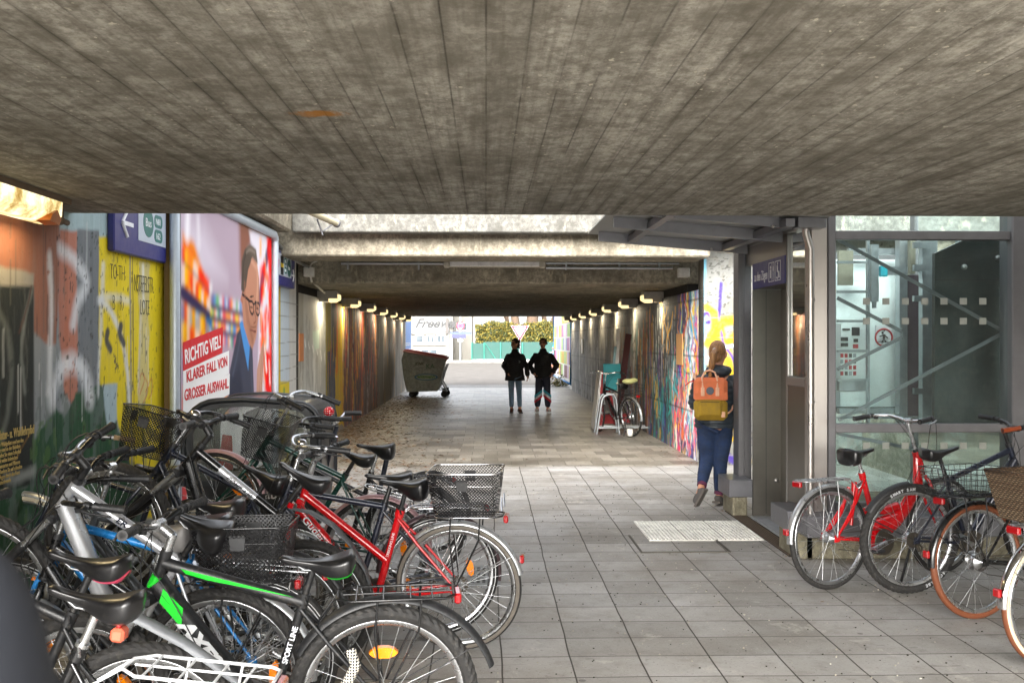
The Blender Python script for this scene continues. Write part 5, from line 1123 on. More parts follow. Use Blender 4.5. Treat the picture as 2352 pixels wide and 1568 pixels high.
    if bar == 'flat': P_ = [(0, 0, 0), (0, .06, 0), (-.005, .13, .022), (-.03, .31, .030)]; g0 = .62
    elif bar == 'riser': P_ = [(0, 0, 0), (0, .04, 0), (.0, .11, .045), (-.04, .31, .055)]
    else: P_ = [(0, 0, 0), (.03, .06, .0), (.035, .13, .02), (.01, .215, .035), (-.09, .27, .03), (-.23, .30, .012)]
    pts = [bx+Vector((x, -y, z)) for x, y, z in P_[::-1]]+[bx+Vector((x, y, z)) for x, y, z in P_[1:]]
    # round the bends
    q = pts
    for _ in range(2):
        nq = [q[0]]
        for i in range(len(q)-1): nq += [q[i].lerp(q[i+1], .25), q[i].lerp(q[i+1], .75)]
        q = nq+[q[-1]]
    b.tube(q, .0112, 10); hbo = b.build('handlebar', barm or (blk if bar != 'city' else chrome), **kw); front.append(hbo)
    gm_ = grip or blkpl
    for s_ in (0, 1):
        e = pts[0] if s_ == 0 else pts[-1]; e2 = pts[1] if s_ == 0 else pts[-2]; d = (e2-e).normalized(); sd_ = 1 if s_ else -1
        b = MB(); b.tube([e, e+d*.012, e+d*.11, e+d*.125], [.019, .0165, .0155, .019], 12)
        for k in range(6): b.tube([e+d*(.02+.015*k), e+d*(.026+.015*k)], .0172, 12)
        b.build('grip', gm_, hbo, local=True)
        lc = e+d*.15; fw = Vector((1, 0, -.35)).normalized() if bar != 'city' else Vector((.5, sd_*.8, -.35)).normalized()
        b = MB(); b.tube([lc-d*.012, lc+d*.012], .0165, 10, 0); b.tube([lc, lc+fw*.035], .011, 8, 0); k0 = lc+fw*.035
        b.tube([k0, k0+fw*.012-d*.04, k0+fw*.01-d*.12+Vector((0, 0, -.006))], [.006, .0055, .0045], 7, 1)
        b.tube([lc+d*.035-Vector((0, 0, .012)), lc+d*.035-Vector((0, 0, .03))], [.018, .014], 10, 0)
        b.build('brake_lever', [blkpl, alu if (sum(map(ord, name+label)) % 2) else blkpl], hbo, local=True)
    if bell:
        b = MB(); e = pts[-1].lerp(pts[-2], .8) if bell != 'mid' else bx+Vector((0, .07, .01)); b.lathe([(0, .034), (.012, .033), (.024, .026), (.029, .012), (.029, .004), (.02, .0)], c=(e.x, e.y, e.z+.012), n=16); b.build('bell', chrome, hbo, local=True)
    b = MB()
    for s_ in (1, -1):
        e = bx+Vector((.03, s_*.2, .02)); sw(b, [e, e+Vector((.05, -s_*.03, -.03)), V3(hb)+Vector((.09, s_*.06, .10)), V3(hb)+Vector((.05, s_*.02, -.03)), V3((f[0]-.10, f[1]+.28), s_*.03)], .0026)
        sw(b, [e, e+Vector((.05, -s_*.08, -.03)), V3(hu)+Vector((.07, s_*.03, .02)), V3(hl)+Vector((-.04, s_*.025, 0)), V3(lerp(hl, bb_, .5), s_*.03)], .0024)
    front.append(b.build('cables', blkpl, **kw))
    for q_ in front: q_.matrix_parent_inverse = Matrix.Identity(4); q_.matrix_basis = st_m@q_.matrix_basis
    # ---- saddle and post
    pd = (V3(st)-V3(bb_)).normalized(); pt = V3(st)+pd*(max(.04, (sadp[1]-.055-st[1])/pd.z))
    b = MB(); b.tube([V3(st)-pd*.02, pt], .0135, 12); b.tube([V3(st)-pd*.015, V3(st)+pd*.012], .021, 12); b.tube([pt+Vector((-.03, 0, .0)), pt+Vector((.03, 0, .0))], .014, 8); b.tube([V3(st)+Vector((0, .02, 0)), V3(st)+Vector((-.01, .035, -.02))], .005, 6)
    b.build('seatpost', post or blkm, **kw)
    sb = saddle_mb('wide' if sad in ('wide', 'spring') else sad, 'springs' if sad == 'spring' else sad_acc)
    sb.v = [v+np.array([pt.x+sad_dx, 0, sadp[1]]) for v in sb.v]
    sb.build('saddle', [sadmat or sadm, sad_acc if sad_acc else blkpl, mat('dull_steel', '8a8c8e', .4, .8)], **kw)
    # ---- drive
    b = MB(); bbx, bbz = bb_
    b.lathe([(.02, -.048), (.088, -.048), (.092, -.050), (.088, -.052), (.02, -.052)], c=(bbx, 0, bbz), axis='y', n=40, sm=False, mi=0)
    for s_ in (1, -1):
        a = crank_a+(0 if s_ > 0 else PI); e = (bbx+.17*math.cos(a), bbz+.17*math.sin(a)); b.tube([(bbx, s_*.065, bbz), (e[0], s_*.08, e[1])], [.014, .010], 8, 1)
    cs = b.build('crankset', [chain_m, alu if not susp else blkm], **kw)
    for s_ in (1, -1):
        a = crank_a+(0 if s_ > 0 else PI); e = (bbx+.17*math.cos(a), bbz+.17*math.sin(a)); b = MB(); b.box((e[0]-.042, min(s_*.09, s_*.18), e[1]-.010), (e[0]+.042, max(s_*.09, s_*.18), e[1]+.010), 0, .006); b.box((e[0]-.03, min(s_*.10, s_*.17), e[1]-.0112), (e[0]+.03, max(s_*.10, s_*.17), e[1]+.0112), 1); b.build('pedal', [blkpl, alu], cs, local=True)
    b = MB(); b.tube([(bbx, -.05, bbz+.09), (rd[0], -.05, rd[1]+.035)], .0032, 5); b.tube([(bbx, -.05, bbz-.09), (rd[0]+.03, -.05, rd[1]-.075)], .0032, 5)
    if gears: b.tube([(rd[0]+.03, -.055, rd[1]-.075), (rd[0]+.01, -.055, rd[1]-.03)], .012, 8); b.tube([(rd[0]+.02, -.058, rd[1]-.02), (rd[0]+.05, -.058, rd[1]-.05), (rd[0]+.04, -.058, rd[1]-.11)], .007, 6)
    b.build('chain', chain_m, **kw)
    # ---- mudguards, rack, lights
    if rfend:
        b = MB(); arc_fender(b, (rd[0]+rfc[0], rd[1]+rfc[1]), rw_+rfc[2], R(180-fend_a[0]), R(180-fend_a[1]), max(.024, tw+.006))
        for s_ in (1, -1): a = R(150); b.tube([V3(rd, s_*.06), (rd[0]+(rw_+.01)*math.cos(a), s_*.022, rd[1]+(rw_+.01)*math.sin(a))], .0025, 5)
        fe = b.build('mudguard', rfend, **kw)
        if light_r:
            a = R(180-fend_a[0]-12); p = (rd[0]+(rw_+.03)*math.cos(a), rd[1]+(rw_+.03)*math.sin(a)); b = MB(); b.box((p[0]-.02, -.022, p[1]-.02), (p[0]+.004, .022, p[1]+.025), 0, .006); b.build('rear_reflector', redl, fe, local=True)
    if ffend:
        b = MB(); arc_fender(b, f, rw_+.012, R(5), R(150), max(.024, tw+.006))
        for s_ in (1, -1): a = R(150); b.tube([V3(f, s_*.05), (f[0]+(rw_+.01)*math.cos(a), s_*.022, f[1]+(rw_+.01)*math.sin(a))], .0025, 5)
        q_ = b.build('mudguard', ffend, **kw); q_.matrix_basis = st_m
    if rack:
        z = rw_*2+.045; b = MB(); x1, x0 = .17, -.26; w_ = rackw
        b.tube([(x1, -w_*.5, z), (x1-.05, -w_, z), (x0+.03, -w_, z+.004), (x0, -w_*.7, z+.006), (x0, w_*.7, z+.006), (x0+.03, w_, z+.004), (x1-.05, w_, z), (x1, w_*.5, z)], .0052, 7, 0, True)
        b.tube([(x1-.02, 0, z), (x0, 0, z+.005)], .004, 6)
        for xx in (.10, .0, -.10, -.18): b.tube([(xx, -w_, z+.002), (xx, w_, z+.002)], .004, 6)
        for s_ in (1, -1):
            for xx in (-.14, .02): b.tube([(xx, s_*w_, z), (xx+.01, s_*(w_+.005), z-.12), (rd[0]+.005, s_*.07, rd[1]+.01)], .0045, 6)
            b.tube([(x1, s_*w_*.4, z), (m['st'][0]-.05, s_*.02, m['st'][1]-.1)], .004, 6)
        rk = b.build('rack', rack, **kw)
        b = MB(); b.box((x0-.03, -.04, z-.035), (x0-.004, .04, z+.005), 0, .006); b.build('rear_light', redl, rk, local=True)
    if stand: b = MB(); b.tube([(rd[0]+.06, .06, rd[1]-.02), (rd[0]+.02, .16, .02)], .009, 8); b.build('kickstand', blkm, **kw)
    if fbasket:
        fbm = Matrix.Identity(4); px_ = barp[0]+.24
        q_ = wire_box(o, px_, 0, barp[1]-.26, barp[1]-.015, .24, .28, .30, .36); q_.matrix_basis = st_m
    if rbasket: wire_box(o, -.06, 0, rw_*2+.058, rw_*2+.058+rbh, .33, .24, .40, .30, rim=rbasket)
    return o
def pt_on(o, p, y=0): return o.matrix_world@Vector((p[0], y, p[1]))
def tube_text(o, body, p0, p1, size, m, side, r_, t0=.1, shear=.2, sx=1., bold=.002):
    """lettering along a frame tube; side = +1 / -1 is the flank it faces; text runs from p0 to p1 (local x,z)"""
    a = V3(p0); b_ = V3(p1); d = (b_-a).normalized(); n = Vector((0, side, 0)); up = n.cross(d)
    pos = a+d*t0+n*(r_+.0012)-up*size*.35
    return text(body, size, pos, d, up, m, o, bold, .0006, sx, shear=shear, local=True)

bikes = {}
# ---- left side, front row to back row; every bicycle points to the left wall
B = bike('bicycle', 'black and neon green mountain bike with black rear rack, foremost on the left', -.39, 3.68, 185, 0, -6, MTB, 'diamond', blkm, .358, .029, 'knobby', dt=.012, susp=True, bar='flat', rfend=blkpl, fend_a=(18, 150), rfc=(-.03, -.01, .045), sad_dz=-.05, sad_dx=-.03, rack=blk, sad='sport', sad_acc=grnac, refl=True, rim=alu, steer=-14, crank_a=2.2, rackw=.075)
bikes['green'] = B
hb, bbp, stp, htp = MTB['hb'], MTB['bb'], MTB['st'], MTB['ht']
for s_ in (1,):
    hl = lerp(hb, htp, .25); hu = lerp(hb, htp, .78)
    tube_text(B, 'AXESS', hl, bbp, .062, whitep, 1, .0455, .17, .25, 1.35, .004)
    tube_text(B, 'SPORT LINE', bbp, stp, .028, signwhite, 1, .018, .22, 0, 1., .0004); 
    b = MB(); d = (V3(bbp)-V3(hl)).normalized(); u = Vector((0, 1, 0)).cross(d)
    pa = V3(hl)+d*.03; b.add([pa+Vector((0, .0425, 0))+u*.018, pa+d*.10+Vector((0, .043, 0))+u*.028, pa+d*.155+Vector((0, .045, 0))-u*.020, pa+d*.03+Vector((0, .044, 0))-u*.022], [(0, 1, 2, 3)]); 
    d2 = (V3(stp)-V3(hu)).normalized(); u2 = Vector((0, 1, 0)).cross(d2); pa = V3(hu)+d2*.07
    b.add([pa+Vector((0, .0245, 0))+u2*.002, pa+d2*.42+Vector((0, .0245, 0))-u2*.004, pa+d2*.10+Vector((0, .0245, 0))-u2*.016, pa+d2*.02+Vector((0, .0215, 0))-u2*.013], [(0, 1, 2, 3)])
    pa = V3(hb); b.tube([pa+Vector((.003, 0, .01)), pa+Vector((-.018, 0, .055))], .0235, 12)
    b.build('green_decal', grnac, B, local=True)
# fabric lock on the seat stay of that bike
def hound():
    t = NT('houndstooth_fabric'); x, y, z = t.sep(t.pos(True)); c1 = t.math('GREATER_THAN', t.math('FRACT', t.math('MULTIPLY', t.math('ADD', x, z), 50)), .5); c2 = t.math('GREATER_THAN', t.math('FRACT', t.math('MULTIPLY', t.math('SUBTRACT', x, z), 50)), .5)
    m = t.math('ABSOLUTE', t.math('SUBTRACT', c1, c2)); return t.fin(t.mix(m, lin('d8d2c2'), lin('23242e')), .9)
b = MB(); L = [pt_on(B, (.12, .58), .075), pt_on(B, (.10, .53), .10), pt_on(B, (.13, .47), .11), pt_on(B, (.19, .38), .11), pt_on(B, (.24, .30), .09), pt_on(B, (.33, .34), .08), pt_on(B, (.30, .42), .07)]
b.tube(L, .02, 10); b.build('bicycle_lock', hound(), label='houndstooth fabric lock looped round the seat stay of the green and black bike', cat='bicycle lock')

bikes['blue'] = bike('bicycle', 'bright blue city bike behind the green one, its blue top tube running level', -.98, 4.17, 177, 4, -3, CITY, 'diamond', bluep, .35, .02, tm=rubber, bar='riser', grip=blkpl, barm=blk, rim=alu, sad='wide', stem_h=-.02, post=alu, forkm=bluep, refl=True, stripe=True, hubr=.03, rack=alu)
bikes['silver'] = bike('bicycle', 'silver mountain bike with raised front wheel and black flat bar, farthest left', -1.08, 4.07, 175, 18, -9, MTB, 'diamond', silverp, .35, .026, 'knobby', tm=rubber, susp=True, bar='flat', dt=.014, forkm=blkm, sad='wide', rim=alu, sad_dz=-.02, steer=8, stemm=blkm)
tube_text(bikes['silver'], 'ER', lerp(hb, htp, .78), stp, .036, navyp, 1, .026, .22, .2, 1.2, .001)
bikes['rbasket'] = bike('bicycle', 'dark bike with grey saddle and a black mesh basket over a cream tyred rear wheel', -1.05, 4.02, 180, -1, 0, {k_: ((v_[0]-.13, v_[1]) if k_ in ('hb', 'ht', 'f') else (v_[0]-.16, v_[1]-.05) if k_ == 'bar' else v_) for k_, v_ in CITY.items()}, 'trapez', blk, .33, .02, tm=rubber, wall=rubber_gr, bar='city', rfend=fendsil, ffend=fendsil, rack=blk, rbasket=blk, rbh=.23, barm=blk, stemm=alu, sad='wide', sadmat=greysad, post=alu, refl=True, steer=12)
bikes['cork'] = bike('bicycle', 'old bike with cork grips and a cream front tyre raised by the left wall', -1.70, 5.80, 174, 5, -6, CITY, 'diamond', navyp, .35, .022, tm=rubber_w, bar='city', barm=alu, grip=cork, sad='wide', rfend=fendsil, ffend=fendsil, post=alu, stem_h=-.12, rim=alu, steer=5, refl=True)
bikes['bulls'] = bike('bicycle', 'black and silver mountain bike marked COMP 4.50 with raised front wheel', -.91, 4.93, 176, 21, -4, MTB, 'diamond', blk, .35, .026, 'knobby', susp=True, bar='flat', dt=.008, sad='sport', sad_dz=.04, stemm=blkm, forkm=blkm, post=blkm, steer=-6)
o = bikes['bulls']
b = MB(); a_ = V3(lerp(hb, htp, .78)); e_ = V3(lerp(stp, bbp, .05)); b.tube([a_.lerp(e_, .28), a_.lerp(e_, .72)], .0225, 12); a2 = V3(lerp(hb, htp, .25)); e2 = V3(bbp); b.tube([a2.lerp(e2, .42), a2.lerp(e2, .78)], .0325, 12, flat=1.25); b.build('silver_panel', silverp, o, local=True)
tube_text(o, 'COMP 4.50', lerp(hb, htp, .78), lerp(stp, bbp, .05), .03, signblack, 1, .024, .20, .3, 1.1, .0012)
tube_text(o, 'BULLS', lerp(hb, htp, .25), bbp, .055, signblack, 1, .042, .25, 0, 1., .003)
# its clip-on mudguard
b = MB(); pr = [(.26, .80), (.15, .82), (.02, .80), (-.10, .74), (-.22, .64), (-.32, .50)]
for i in range(len(pr)-1):
    w0, w1 = (.012, .03, .034, .034, .032, .018)[i], (.012, .03, .034, .034, .032, .018)[i+1]; A_ = pr[i]; B_ = pr[i+1]
    b.add([(A_[0], -w0, A_[1]), (A_[0], w0, A_[1]), (B_[0], w1, B_[1]), (B_[0], -w1, B_[1]), (A_[0], -w0, A_[1]-.006), (A_[0], w0, A_[1]-.006), (B_[0], w1, B_[1]-.006), (B_[0], -w1, B_[1]-.006)], [(0, 1, 2, 3), (7, 6, 5, 4), (0, 3, 7, 4), (1, 5, 6, 2)], 0, True)
clipm = b.mesh('clip_mudguard', mat('grey_plastic', '4b4d50', .45)); q_ = bpy.data.objects.new('clip_mudguard', clipm); COL.objects.link(q_); q_.parent = o
b = MB(); b.box((.20, -.02, .835), (.235, .02, .865), 0, .006); b.box((.24, -.016, .80), (.27, .016, .83), 0, .004); b.build('rear_light', redl, o, local=True)
bikes['fbasket'] = bike('bicycle', 'dark blue city bike with large black mesh front basket before the yellow wall', -1.10, 5.35, 177, 16, 3, CITY, 'diamond', navyp, .35, .022, 'knobby', bar='city', barm=blk, grip=blkpl, fbasket=True, bell=True, sad='wide', sad_dz=-.03, stem_h=-.02, stemm=alu, post=blkm, steer=-4)
bikes['green2'] = bike('bicycle', 'dark green bike with dusty pink mudguards, adjustable silver stem and mesh front basket', -.71, 6.27, 175, 15, -5, CITY, 'diamond', greenp, .35, .02, bar='city', barm=alu, grip=blkpl, stemm=alu, ffend=pinkf, rfend=pinkf, rack=alu, fbasket=False, sad='sport', stem_h=.06, post=blkm, hubr=.035, refl=True, stripe=False, steer=-10)
tube_text(bikes['green2'], 'HERCULES', lerp(CITY['hb'], CITY['ht'], .25), CITY['bb'], .034, whitep, 1, .024, .12, 0, 1., .001)
wire_box(bikes['green2'], .86, 0, .76, 1.02, .24, .28, .30, .36)
bikes['darkblue'] = bike('bicycle', 'dark blue city bike with chrome rear rack, between the red bike and the green one', -.27, 5.56, 190, 0, 0, CITY, 'diamond', navyp, .35, .02, bar='city', barm=alu, rack=chrome, rfend=mat('plum_fender', '4a3a3e', .35, .3), ffend=blkpl, sad='wide', post=blkm, refl=True, stripe=True, bell='mid', steer=8)
bikes['red'] = bike('bicycle', 'red step-through trekking bike with silver mudguard and black mesh basket on its rear rack', -.15, 5.30, 172, -1, -3, CITY, 'step', redp, .352, .02, tm=rubber, wall=rubber_gr, bar='flat', rfend=fendsil, ffend=fendsil, rack=blk, rbasket=chrome, sad='wide', post=blkm, light_r=True, tube=.021, fend_a=(12, 130), stripe=False, stem_h=-.01, steer=-6, crank_a=1.2)
tube_text(bikes['red'], 'Gudereit', lerp(CITY['hb'], CITY['ht'], .25), CITY['bb'], .062, whitep, 1, .0295, .05, .1, 1.05, .001)
tube_text(bikes['red'], 'TREKKING LINE', CITY['bb'], CITY['st'], .02, whitep, 1, .022, .24, 0, 1., .0002)
b = MB()
for y_ in (-.055, .055): b.prism([(y_-.03, .80), (y_-.012, .78), (y_+.018, .79), (y_+.028, .83), (y_+.01, .865), (y_-.02, .855)], 'x', -.262, -.258)
b.build('basket_pads', mat('pale_pad', 'a9b0bc', .6), bikes['red'], local=True)
bikes['rack'] = bike('bicycle', 'black city bike with silver seatpost and long black rear rack, rearmost of the left group', -.50, 6.79, 178, 0, 1, CITY, 'trapez', blk, .35, .02, bar='city', barm=blk, rack=blk, rfend=blkpl, sad='wide', sad_dz=.03, post=alu, refl=False, steer=6)
bikes['near'] = bike('bicycle', 'bike with a white wire rack and silver seatpost at the bottom left corner', -.92, 2.82, 180, 7, 0, CITY, 'trapez', blk, .35, .024, bar='flat', sad='sport', post=alu, rack=whitep, rackw=.09, rfend=None, sad_dz=.0)
o = bikes['near']; b = MB(); b.box((.20, .0, .84), (.215, .014, .90), 0, .004); b.box((.185, -.02, .81), (.225, .03, .85), 1, .008); b.build('rear_light', [redl, mat('orange_tag', 'c85a40', .5)], o, local=True)
bikes['pink'] = bike('bicycle', 'mountain bike with pink edged black saddle and long grey clip-on mudguard', -1.14, 3.23, 180, 7, 0, MTB, 'diamond', blkm, .35, .028, 'knobby', bar='flat', susp=True, sad='sport', sad_acc=pinkac, sadmat=sadm, post=blkm)
b = MB(); pr = [(.27, .815), (.20, .815), (.12, .80), (.02, .765), (-.10, .715), (-.20, .66), (-.29, .60)]; ww = [.014, .03, .042, .044, .042, .038, .02]
for i in range(len(pr)-1):
    w0, w1 = ww[i], ww[i+1]; A_ = pr[i]; B_ = pr[i+1]
    b.add([(A_[0], -w0, A_[1]-.014), (A_[0], -w0*.5, A_[1]), (A_[0], w0*.5, A_[1]), (A_[0], w0, A_[1]-.014), (B_[0], -w1, B_[1]-.014), (B_[0], -w1*.5, B_[1]), (B_[0], w1*.5, B_[1]), (B_[0], w1, B_[1]-.014)], [(0, 1, 5, 4), (1, 2, 6, 5), (2, 3, 7, 6), (0, 4, 7, 3)], 0, True)
b.build('clip_mudguard', lightg, bikes['pink'], local=True)
bikes['hid'] = bike('bicycle', 'grey bike squeezed between the silver bike and the one with a front basket', -1.0, 4.62, 178, 0, -2, CITY, 'diamond', mat('grey_paint', '4c5054', .35, .3), .35, .02, bar='riser', sad='wide', rfend=blkpl, post=alu, ffend=blkpl, steer=-8, barm=blk)
# ---- right side
bikes['r1'] = bike('bicycle', 'red low-step bike with sprung saddle in front of the lift glass', 2.37, 6.52, 24, 0, -2, CITY, 'curve', redp, .352, .02, tm=rubber, bar='city', barm=chrome, grip=blkpl, rack=fendsil, rfend=fendsil, sad='spring', post=alu, light_r=True, fend_a=(-2, 125), stem_h=.02, spring_st=True, refl=False, tube=.02, forkm=redp, crank_a=.2, hubr=.03, bell=False, gears=False)
o = bikes['r1']
tube_text(o, 'HAI', (.88, .72), (.84, .90), .05, alu, -1, .03, .0, 0, 1., .002)
b = MB(); b.tube([(.20, .0, .42), (.23, 0, .62), (.24, 0, .72)], [.012, .016, .02], 10); b.tube([(0, .05, .35), (.16, .05, .50), (.225, .04, .68)], .012, 8); b.tube([(0, -.05, .35), (.16, -.05, .50), (.225, -.04, .68)], .012, 8); b.build('swing_arm', redp, o, local=True)
bikes['r2'] = bike('bicycle', 'black mountain bike with fat knobby tyres beside the red low-step bike', 2.86, 6.40, 10, 4, 2, MTB, 'diamond', navyp, .372, .029, 'knobby', susp=False, bar='riser', barm=blk, grip=blkpl, rfend=blkpl, fend_a=(35, 90), sad='sport', stand=True, hubr=.03, crank_a=-.5, dt=.004, stemm=blkm)
def arc_text(o, body, c, r_, size, a0, m, side):
    k = a0
    for ch in body:
        pos = Vector((c[0]+r_*math.cos(k), side*.0285, c[1]+r_*math.sin(k))); up = Vector((math.cos(k), 0, math.sin(k))); rt = Vector((0, side, 0)).cross(up)*-1
        yield ch, pos, rt, up
        k += (size*.72/r_)*(-1 if side < 0 else 1)*(-1 if True else 1)*(-1)
def arc_lettering(o, body, c, r_, size, a_mid, m):
    """letters round the sidewall seen from the -y side (reads clockwise with tops outward)"""
    step = size*.74/r_; a = a_mid+step*len(body)/2
    me_all = []
    for ch in body:
        if ch != ' ':
            up = Vector((math.cos(a), 0, math.sin(a))); rt = up.cross(Vector((0, 1, 0)))*-1; rt = Vector((math.sin(a), 0, -math.cos(a)))
            t_ = text(ch, size, Vector((c[0]+r_*math.cos(a), -.0285, c[1]+r_*math.sin(a))), rt, up, m, None, .0012, .0006); me_all.append(t_)
        a -= step
    b = MB()
    for t_ in me_all:
        b.add([v.co[:] for v in t_.data.vertices], [tuple(p.vertices) for p in t_.data.polygons]); me = t_.data; bpy.data.objects.remove(t_); bpy.data.meshes.remove(me)
    return b.build('lettering', m, o, local=True)
greyl = mat('tyre_lettering', 'a9abad', .6)
arc_lettering(bikes['r2'], 'SMART SAM', (0, .372), .329, .028, R(100), greyl); arc_lettering(bikes['r2'], 'SCHWALBE', (0, .372), .329, .028, R(-62), greyl)
bikes['r3'] = bike('bicycle', 'black city bike with brown tyres, brown leather saddle and black wire basket', 3.02, 5.80, 18, 0, -2, CITY, 'diamond', blk, .352, .021, tm=rubber_br, bar='city', barm=blk, grip=brownl, rfend=blk, ffend=blk, rack=blk, sad='sport', sadmat=brownl, sad_dz=-.05, light_r=True, fend_a=(-2, 125), hubr=.045, post=blkm, gears=False)
o = bikes['r3']; b = MB(); z0, z1 = .765, .93
def ringr(l, w, z, cx=-.07): return [(cx-l/2, -w/2, z), (cx+l/2, -w/2, z), (cx+l/2, w/2, z), (cx-l/2, w/2, z)]
for k in range(6): q = k/5; b.tube(ringr(.36+.06*q, .26+.06*q, z0+(z1-z0)*q), .0032 if k in (0, 5) else .002, 6, 0, True)
for k in range(10):
    q = k/9
    for s_ in (1, -1):
        b.tube([(-.25+.36*q, s_*.13, z0), (-.28+.42*q, s_*.16, z1)], .0018, 5); b.tube([(-.25+.36*q, -.13, z0), (-.25+.36*q, .13, z0)], .0018, 5)
for k in range(7):
    q = k/6
    for s_ in (1, -1): b.tube([(-.07+s_*.18, -.13+.26*q, z0), (-.07+s_*.21, -.16+.32*q, z1)], .0018, 5)
b.build('wire_basket', blk, o, local=True)
bikes['r4'] = bike('bicycle', 'bike with cream and brown tyres, chrome mudguard and a wicker basket at the right edge', 2.97, 4.92, 17, 0, 0, CITY, 'diamond', navyp, .352, .022, tm=rubber_br, wall=rubber_w, bar='city', barm=chrome, grip=brownl, rfend=chrome, ffend=chrome, rack=alu, sad='wide', sadmat=brownl, light_r=True, fend_a=(-2, 125), gears=False, refl=False)
o = bikes['r4']
def wick():
    t = NT('wicker'); x, y, z = t.sep(t.pos(True)); h = t.math('ADD', x, y)
    r1 = t.math('FRACT', t.math('MULTIPLY', z, 95)); c1 = t.math('FLOOR', t.math('MULTIPLY', z, 95)); ph = t.math('MULTIPLY', t.math('MODULO', c1, 2.), .5)
    wv = t.math('SINE', t.math('MULTIPLY', t.math('ADD', t.math('MULTIPLY', h, 38), ph), 6.283)); rod = t.math('SINE', t.math('MULTIPLY', r1, 3.1416)); hh = t.math('MULTIPLY', rod, t.math('ADD', t.math('MULTIPLY', wv, .35), .65))
    wn = t.n('ShaderNodeTexWhiteNoise'); wn.noise_dimensions = '1D'; t.l(c1, wn.inputs['W'])
    c = t.mix(hh, lin('1f150c'), t.mix(wn.outputs['Value'], lin('6a4d33'), lin('9b8568'))); c = t.mix(t.math('MULTIPLY', t.noise(t.pos(True), 30, 3), .5), c, lin('4a3828')); t.bump(hh, .8, .01); return t.fin(c, .7)
wm = wick(); b = MB(); z0, z1 = .775, 1.02; A_ = ringr(.33, .24, z0, -.08); B_ = ringr(.44, .34, z1, -.08); A2 = ringr(.31, .22, z0+.01, -.08); B2 = ringr(.42, .32, z1, -.08)
b.add(A_+B_, [(k, (k+1) % 4, 4+(k+1) % 4, 4+k) for k in range(4)]); b.add(A2+B2, [(4+k, 4+(k+1) % 4, (k+1) % 4, k) for k in range(4)]); b.add(A_, [(3, 2, 1, 0)]); b.add(A2, [(0, 1, 2, 3)])
b.tube(ringr(.43, .33, z1+.002, -.08), .011, 8, 0, True); wb_ = b.build('wicker_basket', wm, o, local=True)
b = MB(); b.box((-.15, -.163, .93), (-.08, -.156, .942)); b.build('name_plate', alu, wb_, local=True)
# ---- bicycle stand that holds the raised front wheels on the left
t_ = thing('bicycle_stand', 'galvanised stand with raised channels holding the front wheels of the left row', 'bicycle stand', (-2.1, 5, 0))
for x_, z_ in ((-2.05, .04), (-1.55, .03), (-2.12, .38)): b = MB(); b.tube([(x_, 3.0, z_), (x_, 7.4, z_)], .025, 8); b.build('rail', galv, t_)
for y_ in (3.0, 5.2, 7.4): b = MB(); b.tube([(-2.05, y_, .04), (-2.12, y_, .38)], .02, 8); b.build('post', galv, t_)
for nm in ('silver', 'cork', 'bulls', 'fbasket', 'green2', 'pink'):
    o = bikes[nm]; c_ = pt_on(o, (1.09, .35)); z = c_.z-.365; a = o.matrix_world.to_3x3()@Vector((1, 0, 0)); a.z = 0; a.normalize()
    b = MB(); y_ = c_.y; p = Vector((c_.x, c_.y, z-.01)); s_ = Vector((-a.y, a.x, 0))
    for k in (1, -1): b.tube([p-a*.28+s_*.035*k+Vector((0, 0, .02)), p+s_*.035*k-Vector((0, 0, .0)), p+a*.28+s_*.035*k+Vector((0, 0, .05)), p+a*.32+s_*.03*k+Vector((0, 0, .25))], .008, 6)
    b.tube([p, Vector((p.x+.02, p.y, 0))], .016, 8); b.tube([p-a*.15+s_*.03, p-a*.15-s_*.03], .007, 6); b.tube([p+a*.15+s_*.03, p+a*.15-s_*.03], .007, 6); b.build('wheel_channel', galv, t_)

# ---- cargo bike with rain hood
t_ = thing('cargo_bicycle', 'cargo bike with black rain hood, clear windows and polka dot bell behind the left row', 'cargo bicycle', (-1.9, 7.75, 0), 'parked bicycles')
tarp = mat('black_tarpaulin', '22262b', .38, 0, .25, .2, coat=.3, bump=.5, nscale=6)
def clear(): return glass('clear_plastic', (.72, .74, .72), .08, .4)
x0, x1, y0, y1, zb, zt = -2.30, -1.27, 7.35, 8.1, .30, 1.26
b = MB(); b.prism([(x0+.08, .25), (x1-.05, .25), (x1, .62), (x0, .62)], 'y', y0+.03, y1-.03, 0); b.build('cargo_box', mat('dark_box', '1a1c20', .5), t_)
n = 14; prof = []
cr = .17
prof += [(x1, .60), (x1, zt-cr-.05)]+[(x1-cr+cr*math.cos(a), zt-cr-.03+cr*math.sin(a)) for a in np.linspace(.1, PI/2, 6)]+[(-1.85, zt)]+[(x0+.26+.26*math.cos(a), zt-.26-.01+.26*math.sin(a)) for a in np.linspace(PI/2, PI-.1, 7)]+[(x0, .60)]
b = MB()
for i in range(len(prof)-1):
    A_, B_ = prof[i], prof[i+1]; b.add([(A_[0], y0, A_[1]), (B_[0], y0, B_[1]), (B_[0], y1, B_[1]), (A_[0], y1, A_[1])], [(0, 1, 2, 3)], 0, True)
inner = [(-1.78+(p[0]+1.78)*.86, .66+(p[1]-.62)*.85) for p in prof]
for Y_ in (y0, y1):
    for i in range(len(prof)-1): b.add([(prof[i][0], Y_, prof[i][1]), (prof[i+1][0], Y_, prof[i+1][1]), (inner[i+1][0], Y_, inner[i+1][1]), (inner[i][0], Y_, inner[i][1])], [(0, 1, 2, 3)])
    b.add([(prof[0][0], Y_, prof[0][1]), (inner[0][0], Y_, inner[0][1]), (inner[-1][0], Y_, inner[-1][1]), (prof[-1][0], Y_, prof[-1][1])], [(0, 1, 2, 3)])
    b.box((-1.88, Y_-.004, .64), (-1.80, Y_+.004, 1.2)) if False else None
